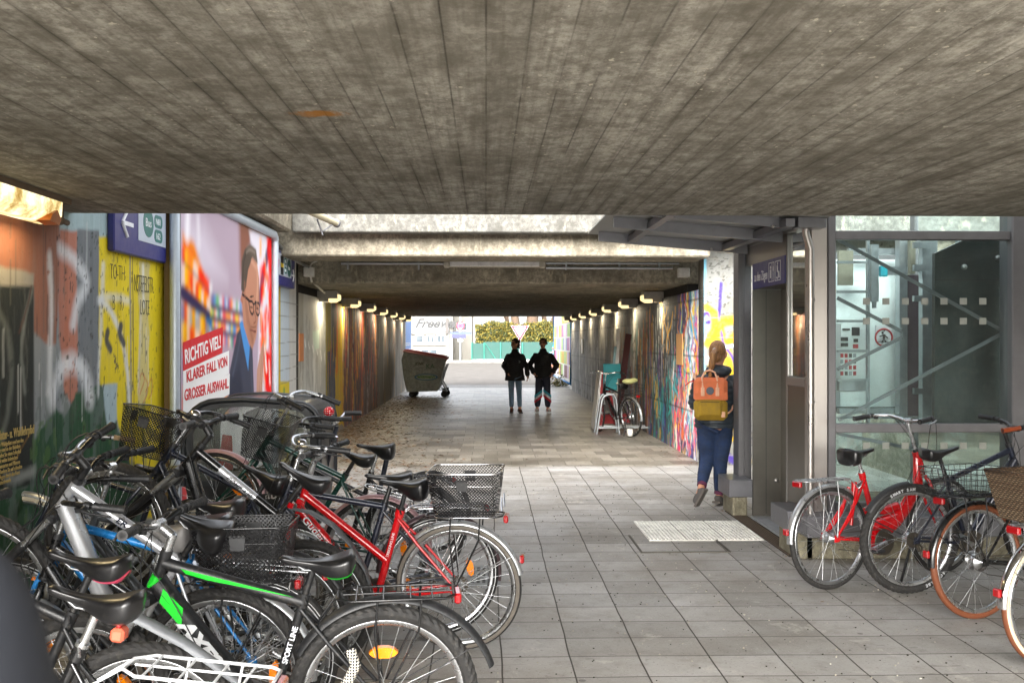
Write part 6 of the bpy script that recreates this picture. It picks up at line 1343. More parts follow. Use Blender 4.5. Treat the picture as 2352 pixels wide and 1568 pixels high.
b.tube([(p[0], y0-.005, p[1]) for p in prof], .022, 8); b.tube([(p[0], y1+.005, p[1]) for p in prof], .02, 8)
b.build('rain_hood', tarp, t_)
b = MB(); b.add([(p[0], y0+.01, p[1]) for p in inner], [tuple(range(len(inner)))]); b.add([(p[0], y1-.01, p[1]) for p in inner], [tuple(range(len(inner)))]); b.build('window_pane', clear(), t_)
b = MB(); b.prism([(-2.05, .72), (-1.93, .72), (-1.94, .98), (-2.01, .99)], 'y', y0+.02, y0+.03); b.build('red_strap', mat('red_strap', 'c8202a', .5), t_)
text('babboe', .11, (-1.75, y0+.02, .50), (1, 0, 0), (0, 0, 1), signwhite, t_, .001)
for xx, yy in ((-2.2, 7.3), (-2.2, 8.15)):
    w_ = wheel(t_, (0, .26), .26, .025); w_.location = (xx+1.9, yy-7.75, .26)
w_ = wheel(t_, (0, .33), .33, .022); w_.location = (-.45+1.9, 0, .33)
b = MB(); b.tube([(-1.35, 7.75, .35), (-.9, 7.75, .30), (-.8, 7.75, .75)], .022, 10); b.tube([(-.88, 7.75, .32), (-.45, 7.75, .33)], .014, 8); b.tube([(-1.3, 7.75, .62), (-1.22, 7.75, .95), (-1.2, 7.75, 1.02)], .018, 8); b.build('frame', navyp, t_)
b = MB(); b.tube([(-1.18, 7.45, 1.10), (-1.22, 7.6, 1.04), (-1.22, 7.9, 1.04), (-1.18, 8.05, 1.10)], .012, 8); hbx = b.build('handlebar', alu, t_)
for yy in (7.45, 8.05):
    b = MB(); b.tube([(-1.18, yy, 1.10), (-1.04, yy, 1.10)], .018, 10); b.build('grip', blkpl, hbx)
b = MB(); b.box((-1.23, 7.55, .86), (-1.16, 7.58, .96), 0, .01); b.build('headlight', chrome, t_)
def dots():
    t = NT('polka_dot'); v = t.n('ShaderNodeTexVoronoi'); v.inputs['Scale'].default_value = 60; v.inputs['Randomness'].default_value = .15; t.l(t.pos(True), v.inputs['Vector'])
    return t.fin(t.mix(t.math('LESS_THAN', v.outputs['Distance'], .33), lin('d0132a'), lin('f2eeee')), .25)
b = MB(); b.ball((-1.21, 7.42, 1.16), (.042, .042, .04)); b.build('bell', dots(), hbx)
# =================================================================== PEOPLE
skin = mat('skin', 'b98468', .55, 0, .06, .05); hairb = mat('hair_brown', '2c1d14', .6, 0, .3, 0, nscale=60); hairbl = None; jblack = mat('jacket_black', '0b0c0f', .8, 0, .2, .1)
jeansl = mat('jeans_light', '5d7489', .85, 0, .15, .1, nscale=30); jeansd = mat('jeans_blue', '1b2d4c', .85, 0, .45, .25, nscale=9, bump=.6); boots = mat('boots_brown', '4a2415', .6); navycloth = mat('track_navy', '121428', .7); soleg = mat('shoe_grey', '4d4a48', .8); puff = mat('puffer_slate', '222b33', .5, 0, .2, .05)
def hm_():
    t = NT('hair_ginger_blond'); p = t.pos(True); n = t.noise(t.mapv(p, (1, 1, .12)), 95, 4, .6); n2 = t.noise(t.mapv(p, (1, 1, .3)), 18, 3)
    c = t.mix(n2, t.ramp(n, [(.35, lin('5e3c20')), (.55, lin('9a6c3e')), (.75, lin('c69a62'))]), t.ramp(n, [(.35, lin('7a5230')), (.7, lin('b08452'))])); t.bump(n, .7, .006); return t.fin(c, .5)
hairbl = hm_()
def skinmesh(nodes, edges, level=2):
    """nodes: {name: (pos, radius or (rx, ry))}; returns verts, faces of the grown surface"""
    names = list(nodes); me = bpy.data.meshes.new('s'); me.from_pydata([nodes[n][0] for n in names], [(names.index(a), names.index(b)) for a, b in edges], [])
    o = bpy.data.objects.new('s', me); COL.objects.link(o); m = o.modifiers.new('skin', 'SKIN'); 
    sv = me.skin_vertices[0].data if me.skin_vertices else None
    if sv is None:
        bpy.context.view_layer.objects.active = o; me.skin_vertices
    for i, n in enumerate(names):
        r_ = nodes[n][1]; me.skin_vertices[0].data[i].radius = (r_, r_) if not isinstance(r_, tuple) else r_
    me.skin_vertices[0].data[0].use_root = True
    m.use_smooth_shade = True; s_ = o.modifiers.new('sub', 'SUBSURF'); s_.levels = level; s_.render_levels = level
    dg = bpy.context.evaluated_depsgraph_get(); e = bpy.data.meshes.new_from_object(o.evaluated_get(dg)); v = [tuple(x.co) for x in e.vertices]; f = [tuple(p.vertices) for p in e.polygons]
    bpy.data.objects.remove(o); bpy.data.meshes.remove(me); bpy.data.meshes.remove(e); return v, f
def remesh(b, voxel=.008, smooth=2):
    me = b.mesh('r', skin); o = bpy.data.objects.new('r', me); COL.objects.link(o); m = o.modifiers.new('r', 'REMESH'); m.mode = 'VOXEL'; m.voxel_size = voxel; m.use_smooth_shade = True
    if smooth: s_ = o.modifiers.new('s', 'SMOOTH'); s_.iterations = smooth; s_.factor = .5
    e = bpy.data.meshes.new_from_object(o.evaluated_get(bpy.context.evaluated_depsgraph_get())); v = [tuple(x.co) for x in e.vertices]; f = [tuple(p.vertices) for p in e.polygons]
    bpy.data.objects.remove(o); bpy.data.meshes.remove(e); q = MB(); q.add(v, f, 0, True); return q
def person(label, X, Y, face, J, head_turn=0, height=1.0, hair=None, glasses=False):
    """J: joints in body space (x right of the person as seen from the front = -x..., y forward, z up)"""
    o = thing('person', label, 'person', (X, Y, 0)); o.rotation_euler = (0, 0, R(face)); o.scale = (height,)*3
    b = MB()
    n = {'pel': (J['pel'], (.115, .085)), 'waist': (tuple(np.array(J['pel'])+np.array((0, 0, .18))), (.115, .08)), 'chest': (J['chest'], (.14, .095)), 'neck': (J['neck'], .05), 'nk2': (tuple(np.array(J['neck'])+np.array((0, .015, .13))), .055)}
    e = [('pel', 'waist'), ('waist', 'chest'), ('chest', 'neck'), ('neck', 'nk2')]
    for s_ in ('l', 'r'):
        n['hip'+s_] = (J['hip'+s_], .085); n['knee'+s_] = (J['knee'+s_], .055); n['calf'+s_] = (tuple(np.array(J['knee'+s_])*.7+np.array(J['ank'+s_])*.3), .054); n['ank'+s_] = (J['ank'+s_], .036)
        n['toe'+s_] = (J['toe'+s_], .034); n['sho'+s_] = ((J['sho'+s_][0]*.86, J['sho'+s_][1], J['sho'+s_][2]-.06), .052); n['elb'+s_] = (J['elb'+s_], .042); n['wri'+s_] = (J['wri'+s_], .028)
        e += [('pel', 'hip'+s_), ('hip'+s_, 'knee'+s_), ('knee'+s_, 'calf'+s_), ('calf'+s_, 'ank'+s_), ('ank'+s_, 'toe'+s_), ('chest', 'sho'+s_), ('sho'+s_, 'elb'+s_), ('elb'+s_, 'wri'+s_)]
    v, f = skinmesh(n, e); b.add(v, f)
    # head
    hc = Vector(J['neck'])+Vector((0, .02, .175)); ct, st_ = math.cos(R(head_turn)), math.sin(R(head_turn))
    def hp(x, y, z): x, y, z = x*1.1, y*1.1, z*1.08; return (hc.x+x*ct-y*st_, hc.y+x*st_+y*ct, hc.z+z)
    hb_ = MB(); hb_.ball((0, -.01, .02), (.076, .095, .10)); hb_.ball((0, .025, -.045), (.058, .068, .072)); hb_.ball((0, .092, -.02), (.013, .018, .022)); hb_.ball((0, .085, .005), (.010, .014, .03)); hb_.ball((0, .083, -.062), (.025, .012, .009)); hb_.ball((0, .07, -.1), (.025, .02, .02))
    for s_ in (1, -1): hb_.ball((s_*.077, -.005, -.01), (.010, .02, .032)); hb_.ball((s_*.03, .078, .025), (.022, .012, .008)); hb_.ball((s_*.042, .062, -.03), (.02, .02, .02))
    for q, fc in ((hb_, 0),):
        V_ = np.concatenate(q.v); b.add([hp(*x) for x in V_], q.f)
    # hands: palm, four unequal curled fingers and a thumb
    for s_, sg in (('l', 1), ('r', -1)):
        w_ = Vector(J['wri'+s_]); el = Vector(J['elb'+s_]); d = (w_-el).normalized(); side = Vector((0, 1, 0)); side = (side-d*side.dot(d)).normalized(); nrm = d.cross(side)*sg
        pc = w_+d*.05
        nodes = {'a': (tuple(w_), .026), 'b': (tuple(w_+d*.05), .034), 'c': (tuple(w_+d*.085), .034)}; ed = [('a', 'b'), ('b', 'c')]
        v, f = skinmesh(nodes, ed, 1); b.add(v, f)
        for k, (off, ln) in enumerate(((.027, .066), (.009, .075), (-.009, .070), (-.026, .055))):
            p0 = w_+d*.08+side*off; p1 = p0+d*ln*.5+nrm*.012; p2 = p1+d*ln*.3+nrm*.022; p3 = p2+d*ln*.12+nrm*.02
            v, f = skinmesh({'a': (tuple(p0), .0105), 'b': (tuple(p1), .0095), 'c': (tuple(p2), .0085), 'd': (tuple(p3), .0075)}, [('a', 'b'), ('b', 'c'), ('c', 'd')], 1); b.add(v, f)
        p0 = w_+d*.03+side*.025; p1 = p0+side*.025+d*.03; p2 = p1+d*.03+nrm*.01
        v, f = skinmesh({'a': (tuple(p0), .012), 'b': (tuple(p1), .0105), 'c': (tuple(p2), .009)}, [('a', 'b'), ('b', 'c')], 1); b.add(v, f)
    body = remesh(b, .0075, 1).build('body', skin, o, local=True)
    if hair: hair(o, hp)
    b = MB()
    for s_ in (1, -1): b.ball(hp(s_*.03, .082, .008), .011, 0)
    b.build('eyes', mat('eye_dark', '1a1412', .2), body, local=True)
    if glasses:
        b = MB()
        for s_ in (1, -1): b.tube([hp(s_*.034+.024*math.cos(a), .095, .006+.018*math.sin(a)) for a in np.linspace(0, 2*PI, 14)[:-1]], .003, 5, 0, True); b.tube([hp(s_*.058, .092, .01), hp(s_*.076, .0, .01)], .003, 5)
        b.tube([hp(-.01, .098, .01), hp(.01, .098, .01)], .003, 5); b.build('glasses', signblack, body, local=True)
    return o, hp
def cloth(o, name, nodes, edges, m, wrinkle=.0, voxel=.010, extra=None, smooth=2):
    v, f = skinmesh(nodes, edges); b = MB(); b.add(v, f)
    if extra: extra(b)
    q = remesh(b, voxel, smooth)
    if wrinkle:
        V_ = np.concatenate(q.v); nz = vnoise(V_[:, 0]*1+V_[:, 2]*2, V_[:, 1]+V_[:, 2], 16, 3); ctr = V_.mean(0); d = V_-ctr; d[:, 2] = 0; L = np.linalg.norm(d, axis=1, keepdims=True)+1e-6; q.v = [V_+d/L*((nz-.5)*wrinkle)[:, None]]
    return q.build(name, m, o, local=True)
def shoe(o, ank, toe, m, sole, h=.09, name='shoe', stripes=None):
    a, t_ = Vector(ank), Vector(toe); d = (t_-a); d.z = 0; d.normalize(); full = (t_-a).normalized(); b = MB()
    fwd = Vector(toe)-Vector(ank); L = fwd.length
    nodes = {'a': (tuple(a+Vector((0, 0, .03))), .046), 'b': (tuple(a+Vector((0, 0, -.03))-d*.02), .047), 'c': (tuple(a.lerp(t_, .55)), .044), 'd': (tuple(t_+fwd*.12), .036)}
    v, f = skinmesh(nodes, [('a', 'b'), ('b', 'c'), ('c', 'd')]); b.add(v, f, 0, True)
    # sole below
    s_ = Vector((-d.y, d.x, 0)); dn = full.cross(s_); dn = -dn if dn.z > 0 else dn
    A_ = a+Vector((0, 0, -.03))-full*.06+dn*.035; B_ = t_+fwd*.22+dn*.022; b.bar(A_, B_, .085, .022, 1, up=tuple(-dn)); 
    if stripes:
        for k in range(3):
            for sg in (1, -1): p = a.lerp(t_, .3+.14*k)+s_*sg*.043; b.bar(p+Vector((0, 0, .025)), p+d*.02-Vector((0, 0, .03)), .006, .012, 2)
    return b.build(name, [m, sole, stripes or sole], o, local=True)
def loft(b, rings, n=20):
    v = [(cx+rx*math.cos(2*PI*k/n), cy+ry*math.sin(2*PI*k/n), z) for cx, cy, z, rx, ry in rings for k in range(n)]; m = len(rings)
    b.add(v, [(i*n+k, i*n+(k+1) % n, (i+1)*n+(k+1) % n, (i+1)*n+k) for i in range(m-1) for k in range(n)]+[tuple(range(n))[::-1], tuple(range((m-1)*n, m*n))], 0, True)
def limb(b, pts, rad):
    pts = [Vector(p) for p in pts]; q, rr = [pts[0]], [rad[0]]
    for i in range(len(pts)-1):
        for k in range(1, 6): q.append(pts[i].lerp(pts[i+1], k/5)); rr.append(rad[i]+(rad[i+1]-rad[i])*k/5)
    b.tube(q, rr, 14)
    for p, r_ in zip(pts, rad): b.ball(tuple(p), r_*.99, 0, 14, 10)
def jacket(o, J, m, name='jacket', low=.8, hem=(.23, .15), waist=(.215, .14), chest=(.225, .145), arm=(.085, .07, .058), wrinkle=.015, puffy=0, voxel=.010):
    b = MB(); cx, cy = J['chest'][0], J['chest'][1]; nz = J['neck'][2]; sz = (J['shol'][2]+J['shor'][2])/2
    loft(b, [(0, 0, low, hem[0], hem[1]), (0, 0, low+.04, hem[0]*1.01, hem[1]*1.01), (cx*.4, cy*.4, 1.02, *waist), (cx*.8, cy*.8, 1.2, *chest), (cx, cy, sz-.06, chest[0]*.93, chest[1]*.92), (cx, cy, sz, chest[0]*.74, chest[1]*.78), (cx, cy, sz+.035, chest[0]*.52, chest[1]*.62), (J['neck'][0], J['neck'][1], nz+.0, .085, .085), (J['neck'][0], J['neck'][1]+.01, nz+.05, .078, .08)])
    for k in ('l', 'r'):
        w_ = np.array(J['wri'+k])+(np.array(J['elb'+k])-np.array(J['wri'+k]))*.06
        limb(b, [tuple(np.array(J['sho'+k])*np.array((.90, 1, 1))-np.array((0, 0, .055))), J['elb'+k], tuple(w_)], arm)
    q = remesh(b, voxel, 3); V_ = np.concatenate(q.v); N_ = V_-np.array((cx, cy, 0)); N_[:, 2] = 0; L_ = np.linalg.norm(N_, axis=1, keepdims=True)+1e-6
    nz_ = vnoise(V_[:, 0]+V_[:, 2]*2+5, V_[:, 1]+V_[:, 2]+5, 14, 3)-.5; off = nz_*wrinkle*2
    if puffy: off = off*.4+np.abs(np.sin(V_[:, 2]*PI/.06))**.6*puffy-puffy*.4
    q.v = [V_+N_/L_*off[:, None]]; return q.build(name, m, o, local=True)
# --- man on the left, facing the viewer (face 180: his y points to the camera)
J = dict(pel=(0, 0, .92), chest=(0, 0, 1.30), neck=(0, .0, 1.47), hipl=(-.085, 0, .88), hipr=(.085, 0, .88), kneel=(-.10, .06, .49), kneer=(.085, .02, .49), ankl=(-.115, .03, .10), ankr=(.075, -.03, .10), toel=(-.14, .15, .045), toer=(.085, .10, .045),
         shol=(-.185, 0, 1.40), shor=(.185, 0, 1.40), elbl=(-.27, -.02, 1.12), elbr=(.26, -.02, 1.13), wril=(-.30, .08, .90), wrir=(.17, .06, .96))
mp1, hp = person('man with wavy brown hair in black jacket, light blue jeans and brown boots walking towards viewer', .69, 22.8, 180, J, head_turn=-38, height=1.0)
mp1['label'] = 'man with wavy brown hair, black jacket, light jeans and brown boots in the tunnel'
def torso(J, s=1.0, low=.80, fl=1.0):
    n = {'pel': ((0, 0, low), (.185*s*fl, .13*s)), 'w': ((0, 0, 1.05), (.175*s, .125*s)), 'ch': ((0, 0, 1.28), (.185*s, .13*s)), 'nk': (tuple(np.array(J['neck'])+np.array((0, 0, .0))), .085)}
    e = [('pel', 'w'), ('w', 'ch'), ('ch', 'nk')]
    for k in ('l', 'r'): n['s'+k] = (J['sho'+k], .085*s); n['e'+k] = (J['elb'+k], .068*s); n['h'+k] = (tuple(np.array(J['wri'+k])+(np.array(J['elb'+k])-np.array(J['wri'+k]))*.08), .052*s); e += [('ch', 's'+k), ('s'+k, 'e'+k), ('e'+k, 'h'+k)]
    return n, e
jacket(mp1, J, jblack, low=.77, hem=(.235, .16), waist=(.20, .14), chest=(.195, .14), arm=(.068, .062, .055), wrinkle=.022)
def legs(J, th=.095, kn=.072, an=.055, pel=.15, zc=.13):
    n = {'p': (tuple(np.array(J['pel'])+np.array((0, 0, .04))), (pel, .115))}; e = []
    for k in ('l', 'r'):
        h, kk, a = (np.array(J[q+k]) for q in ('hip', 'knee', 'ank')); n['h'+k] = (tuple(h+np.array((0, 0, -.06))), th); n['k'+k] = (tuple(kk), kn); n['c'+k] = (tuple(kk*.6+a*.4), kn*.95); n['a'+k] = (tuple(a+(kk-a)*.06), an); e += [('p', 'h'+k), ('h'+k, 'k'+k), ('k'+k, 'c'+k), ('c'+k, 'a'+k)]
    return n, e
n, e = legs(J, .092, .07, .058, .17); cloth(mp1, 'jeans', n, e, jeansl, .012)
for k in ('l', 'r'): shoe(mp1, J['ank'+k], J['toe'+k], boots, signblack, name='boot')
def hair1(o, hp, m=hairb, fr=.02, longer=True):
    b = MB(); b.ball(hp(0, -.018, .035), (.090, .102, .100)); r = np.random.RandomState(3)
    for i in range(90 if longer else 30):
        a = r.uniform(-3.3, .1) if longer else r.uniform(-2.9, -.3); z = r.uniform(-.10 if longer else -.03, .09); p = (math.cos(a)*.083, math.sin(a)*.098-.012, z); b.ball(hp(*p), r.uniform(.014, .026), 0, 6, 5)
    for i in range(16): a = r.uniform(.3, PI-.3); b.ball(hp(math.cos(a)*.055, .03+math.sin(a)*.032, r.uniform(.075, .092)), r.uniform(.012, .018), 0, 6, 5)
    remesh(b, .008, 1).build('hair', m, o, local=True)
hair1(mp1, hp)
b = MB(); b.tube([(-.335, .17, .83), (-.36, .20, .81)], .004, 6); b.build('cigarette', signwhite, mp1, local=True)
b = MB(); b.lathe([(0, .0), (.03, 0), (.03, .004), (0, .004)], c=(-.10, .125, 1.22), axis='y', n=16); b.build('badge', lightg, mp1, local=True)
# --- man on the right with glasses, hands in pockets
J2 = dict(pel=(0, 0, .94), chest=(0, 0, 1.32), neck=(0, 0, 1.49), hipl=(-.085, 0, .90), hipr=(.085, 0, .90), kneel=(-.10, .02, .50), kneer=(.11, .07, .50), ankl=(-.12, -.02, .10), ankr=(.14, .06, .11), toel=(-.15, .10, .045), toer=(.16, .18, .05),
          shol=(-.195, 0, 1.42), shor=(.195, 0, 1.42), elbl=(-.33, -.08, 1.15), elbr=(.32, -.08, 1.15), wril=(-.24, .04, .97), wrir=(.23, .04, .97))
mp2, hp = person('man with glasses, black jacket and navy track trousers with chevron stripes, hands in pockets', 1.36, 22.8, 180, J2, head_turn=-14, glasses=True, height=.995)
jacket(mp2, J2, jblack, low=.84, hem=(.20, .15), waist=(.20, .145), chest=(.205, .145), arm=(.074, .072, .06), wrinkle=.02)
n, e = legs(J2, .112, .09, .07, .19); tr = cloth(mp2, 'track_trousers', n, e, navycloth, .01)
hair1(mp2, hp, hairb, longer=False)
teal = mat('stripe_teal', '1f8fa0', .7); wsd = mat('stripe_white', 'b4b4ba', .7); rsd = mat('stripe_red', 'b01428', .7)
b = MB()
for sg, kk, aa in ((-1, J2['kneel'], J2['ankl']), (1, J2['kneer'], J2['ankr'])):
    for k, mi in ((0, 0), (1, 1), (2, 2)):
        ring = []
        z0 = kk[2]-.0-.065*k
        for h in (0, 1):
            row = []
            for i in range(24):
                a = 2*PI*i/24; cx = kk[0]+(aa[0]-kk[0])*(.04+.06*k); cy = kk[1]+(aa[1]-kk[1])*(.04+.06*k); xx = math.cos(a); rad = .098
                row.append((cx+rad*xx, cy+rad*1.0*math.sin(a), z0-h*.058+(-sg*xx)*.075))
            ring.append(row)
        b.add(ring[0]+ring[1], [(i, (i+1) % 24, 24+(i+1) % 24, 24+i) for i in range(24)], mi, True)
b.build('stripes', [teal, wsd, rsd], tr, local=True)
for k in ('l', 'r'): shoe(mp2, J2['ank'+k], J2['toe'+k], mat('sneaker_white', 'b9b4ae', .6), signwhite, name='sneaker', stripes=rsd)
# --- woman seen from behind (face 0: her y points away)
J3 = dict(pel=(0, 0, .89), chest=(.02, .02, 1.22), neck=(.035, .03, 1.375), hipl=(-.09, 0, .85), hipr=(.09, 0, .85), kneel=(-.075, .05, .48), kneer=(.06, .03, .47), ankl=(-.16, -.19, .19), ankr=(.04, .04, .085), toel=(-.205, -.16, .06), toer=(.10, .15, .045),
          shol=(-.155, .0, 1.31), shor=(.19, .0, 1.31), elbl=(-.19, .03, 1.05), elbr=(.26, -.02, 1.06), wril=(-.13, .20, .93), wrir=(.27, .08, .84))
Wx, Wy = 2.37, 9.85
wm_, hp = person('woman seen from behind with ginger ponytail, slate puffer jacket, blue jeans and orange backpack', Wx, Wy, -8, J3, head_turn=-20, height=1.015)
def wtorso(b):
    for k in range(0): pass
jacket(wm_, J3, puff, 'puffer_jacket', low=.80, hem=(.20, .155), waist=(.185, .14), chest=(.20, .14), arm=(.085, .075, .055), wrinkle=.008, puffy=.016, voxel=.009)
n, e = legs(J3, .118, .078, .05, .185); cloth(wm_, 'jeans', n, e, jeansd, .012)
b = MB(); b.ball((.03, -.07, 1.37), (.12, .075, .06)); b.ball((-.05, -.06, 1.38), (.055, .06, .05)); b.ball((.11, -.055, 1.38), (.055, .06, .05)); b.ball((.03, .03, 1.40), (.10, .09, .045)); remesh(b, .009, 2).build('hood', puff, wm_, local=True)
for k in ('l', 'r'): shoe(wm_, J3['ank'+k], J3['toe'+k], soleg, mat('shoe_sole', '5b5550', .9), name='shoe')
b = MB(); b.tube([(.04, .035, .115), (.045, .035, .15)], .049, 12); b.tube([(-.148, -.165, .225), (-.138, -.145, .25)], .049, 12); b.build('socks', mat('sock_purple', '5a2440', .8), wm_, local=True)
b = MB(); b.ball(hp(0, -.02, .035), (.088, .102, .103)); b.ball(hp(0, -.06, -.03), (.066, .06, .06)); r = np.random.RandomState(9); b.ball(hp(0, -.105, .03), .032)
tail = [hp(0, -.12, .03), hp(-.005, -.155, .0), hp(-.015, -.16, -.09), hp(-.03, -.15, -.19), hp(-.05, -.14, -.29)]
b.tube(tail, [.024, .034, .034, .024, .006], 12)
for i in range(16):
    a = r.uniform(0, 2*PI); d = .022; b.tube([(p[0]+d*math.cos(a)*(1-.1*j), p[1]+d*.6*math.sin(a), p[2]) for j, p in enumerate(tail)], [.008, .010, .009, .006, .002], 6)
remesh(b, .0075, 1).build('hair', hairbl, wm_, local=True)
b = MB(); b.tube([(hp(0, -.118, .03)[0]+.022*math.cos(a), hp(0, -.122, .03)[1], hp(0, 0, .03)[2]+.022*math.sin(a)) for a in np.linspace(0, 2*PI, 14)[:-1]], .004, 6, 0, True); b.build('hair_tie', signwhite, wm_, local=True)
b = MB(); b.ball(hp(.083, -.005, -.012), .009); b.build('earbud', signwhite, wm_, local=True)
# backpack
bp = thing('backpack', 'square orange and mustard backpack with round badge worn by the woman', 'backpack', (Wx-.085, Wy-.16, .90)); bp.rotation_euler = (0, 0, R(-8)); bp.scale = (1.12, 1.0, 1.16)
oran = mat('backpack_orange', 'cf6f45', .8, 0, .14, .15, bump=.2); must = mat('backpack_mustard', '94761a', .8, 0, .2, .15, bump=.2); strap = mat('backpack_strap', 'dba98a', .7)
b = MB(); b.box((-.15, -.075, 0), (.15, .075, .19), 0, .035); remesh(b, .006, 3).build('lower_body', must, bp, local=True)
b = MB(); b.box((-.15, -.075, .185), (.15, .075, .375), 0, .035); b.box((-.149, -.074, .18), (.149, .074, .24)); remesh(b, .006, 3).build('upper_body', oran, bp, local=True)
b = MB(); b.box((-.115, -.105, .035), (.095, -.06, .185), 0, .018); remesh(b, .006, 2).build('front_pocket', must, bp, local=True)
b = MB(); b.box((-.10, -.108, .162), (.07, -.103, .170), 0); b.build('zip_cover', mat('mustard_dark', '5a430a', .7), bp, local=True)
b = MB()
for s_ in (-.075, .055): b.box((s_-.017, -.082, .215), (s_+.017, -.075, .29), 0, .004)
b.box((.09, -.08, .03), (.125, -.074, .08), 0, .003)
b.build('leather_tab', strap, bp, local=True)
for pts_, r_, nm_ in (([(-.075, -.08, .28), (-.08, -.06, .37), (-.05, -.05, .43), (-.01, -.05, .44), (.035, -.05, .42), (.055, -.06, .36), (.055, -.08, .28)], .008, 'carry_handle'), ([(-.08, .05, .36), (-.05, .05, .42), (0, .05, .44), (.06, .05, .42), (.08, .05, .36)], .008, 'carry_handle'),
    ([(.12, .07, .33), (.17, .12, .40), (.18, .2, .38)], .012, 'shoulder_strap'), ([(.14, .05, .04), (.2, .08, .09), (.22, .14, .16)], .010, 'shoulder_strap'), ([(-.12, .07, .33), (-.14, .14, .40), (-.13, .22, .38)], .012, 'shoulder_strap')): b = MB(); b.tube(pts_, r_, 8); b.build(nm_, strap, bp, local=True)
b = MB(); b.lathe([(0, -.083), (.033, -.083), (.035, -.08), (.035, -.074)], c=(-.01, 0, .26), axis='y', n=24, sm=False); b.build('badge', mat('badge_dark', '3a3f4c', .5), bp, local=True)
b = MB(); b.tube([(-.15, .0, .345), (-.19, -.03, .335), (-.23, -.03, .30)], .006, 6); b.build('red_cord', mat('red_strap', 'c8202a', .5), bp, local=True)
b = MB(); b.box((-.16, -.05, .02), (-.149, .0, .09)); b.build('side_tag', signwhite, bp, local=True)
# --- far small figure behind the right man
J4 = dict(J); fp, hp = person('small person in pale blue jacket and teal hat, half hidden at the far right', 3.05, 43.0, 180, J4, height=.86)
jacket(fp, J4, mat('jacket_pale_blue', '8fb2c8', .8), voxel=.016); n, e = legs(J4, .08, .06, .05); cloth(fp, 'trousers', n, e, mat('trousers_dark', '2a2c38', .8), .01, .016)
b = MB(); b.ball(hp(0, -.01, .05), (.09, .10, .09)); b.build('hat', mat('hat_teal', '1a90a0', .8), fp, local=True)
for k in ('l', 'r'): shoe(fp, J['ank'+k], J['toe'+k], soleg, signblack)

# =================================================================== TUNNEL THINGS
# waste container
dm = thing('waste_container', 'big grey wheeled waste container with half open red lid at the far tunnel mouth', 'container', (-2.1, 29.6, 0))
grime = concrete('grimy_grey_metal', '85877f', 'a4a79f', 'b8bbb2', vstain=.2, bump=.2)
b = MB(); Y0, Y1 = 29.2, 30.1
def dd(px, py, Y=29.2): return onY(px, py, Y)
pr = [dd(934, 900), (dd(1005, 898)), dd(1011, 878), dd(1022, 832), dd(1026, 826), dd(928, 806), dd(922, 826), dd(926, 862)]
b.prism(pr, 'y', Y0, Y1); b.build('body', grime, dm)
b = MB(); pl_ = [dd(926, 806), dd(1027, 826), dd(1029, 820), dd(1020, 816), dd(940, 803), dd(930, 802)]; b.prism(pl_, 'y', Y0-.06, Y1+.06, 0); b.tube([(dd(926, 806)[0], Y0-.07, dd(926, 806)[1]), (dd(1028, 824)[0], Y0-.07, dd(1028, 824)[1])], .025, 8, 1)
b.build('lid', [mat('lid_red', 'a8423f', .6), mat('lid_edge', 'c88a86', .6)], dm)
b = MB(); a = [dd(1027, 836), dd(1021, 852), dd(1014, 876), dd(1027, 898)]
for Y_ in (Y0-.03, Y1+.03): b.tube([(q[0], Y_, q[1]) for q in a], .025, 8); b.tube([(dd(1012, 878)[0], Y_, dd(1012, 878)[1]), (dd(1009, 894)[0], Y_, dd(1009, 894)[1]), (dd(1028, 897)[0], Y_, dd(1028, 897)[1])], .02, 8)
b.build('lifting_frame', galv, dm)
for i, (px, Y_) in enumerate(((1020, Y0+.05), (1024, Y1-.05), (946, Y0+.1), (950, Y1-.1))):
    x_ = onY(px, 800, Y0)[0]; b = MB(); b.lathe([(.0, -.03), (.06, -.03), (.1, -.025), (.1, .025), (.06, .03), (0, .03)], c=(x_, Y_, .10), axis='y', n=20); b.box((x_-.06, Y_-.05, .10), (x_+.06, Y_+.05, .26)); b.build('castor', rubber, dm)
xx, zz = dd(956, 868); lb = MB(); lb.prism([(xx+.30+.36*math.cos(a), zz+.03+.10*math.sin(a)) for a in np.linspace(0, 2*PI, 26)[:-1]], 'y', Y0-.006, Y0-.002, 0); lb.prism([(xx+.30+.30*math.cos(a), zz+.03+.07*math.sin(a)) for a in np.linspace(0, 2*PI, 26)[:-1]], 'y', Y0-.009, Y0-.006, 1); lb.build('company_oval', [mat('faded_blue', '4f7488', .7), mat('faded_white', 'aeb0a4', .7)], dm)
text('wittmann', .14, (xx+.03, Y0-.012, zz), (1, 0, 0), (0, 0, 1), mat('label_green', '3f7a1f', .7), dm, .004)
xx, zz = dd(953, 838); text('JENK', .12, (xx, Y0-.006, zz), (1, 0, 0), (0, 0, 1), dkp, dm, .002, .001, 1., shear=.3); xx, zz = dd(978, 846); text('KA', .2, (xx, Y0-.006, zz), (1, 0, 0), (0, 0, 1), mat('tag_green', '35604a', .8), dm, .0)
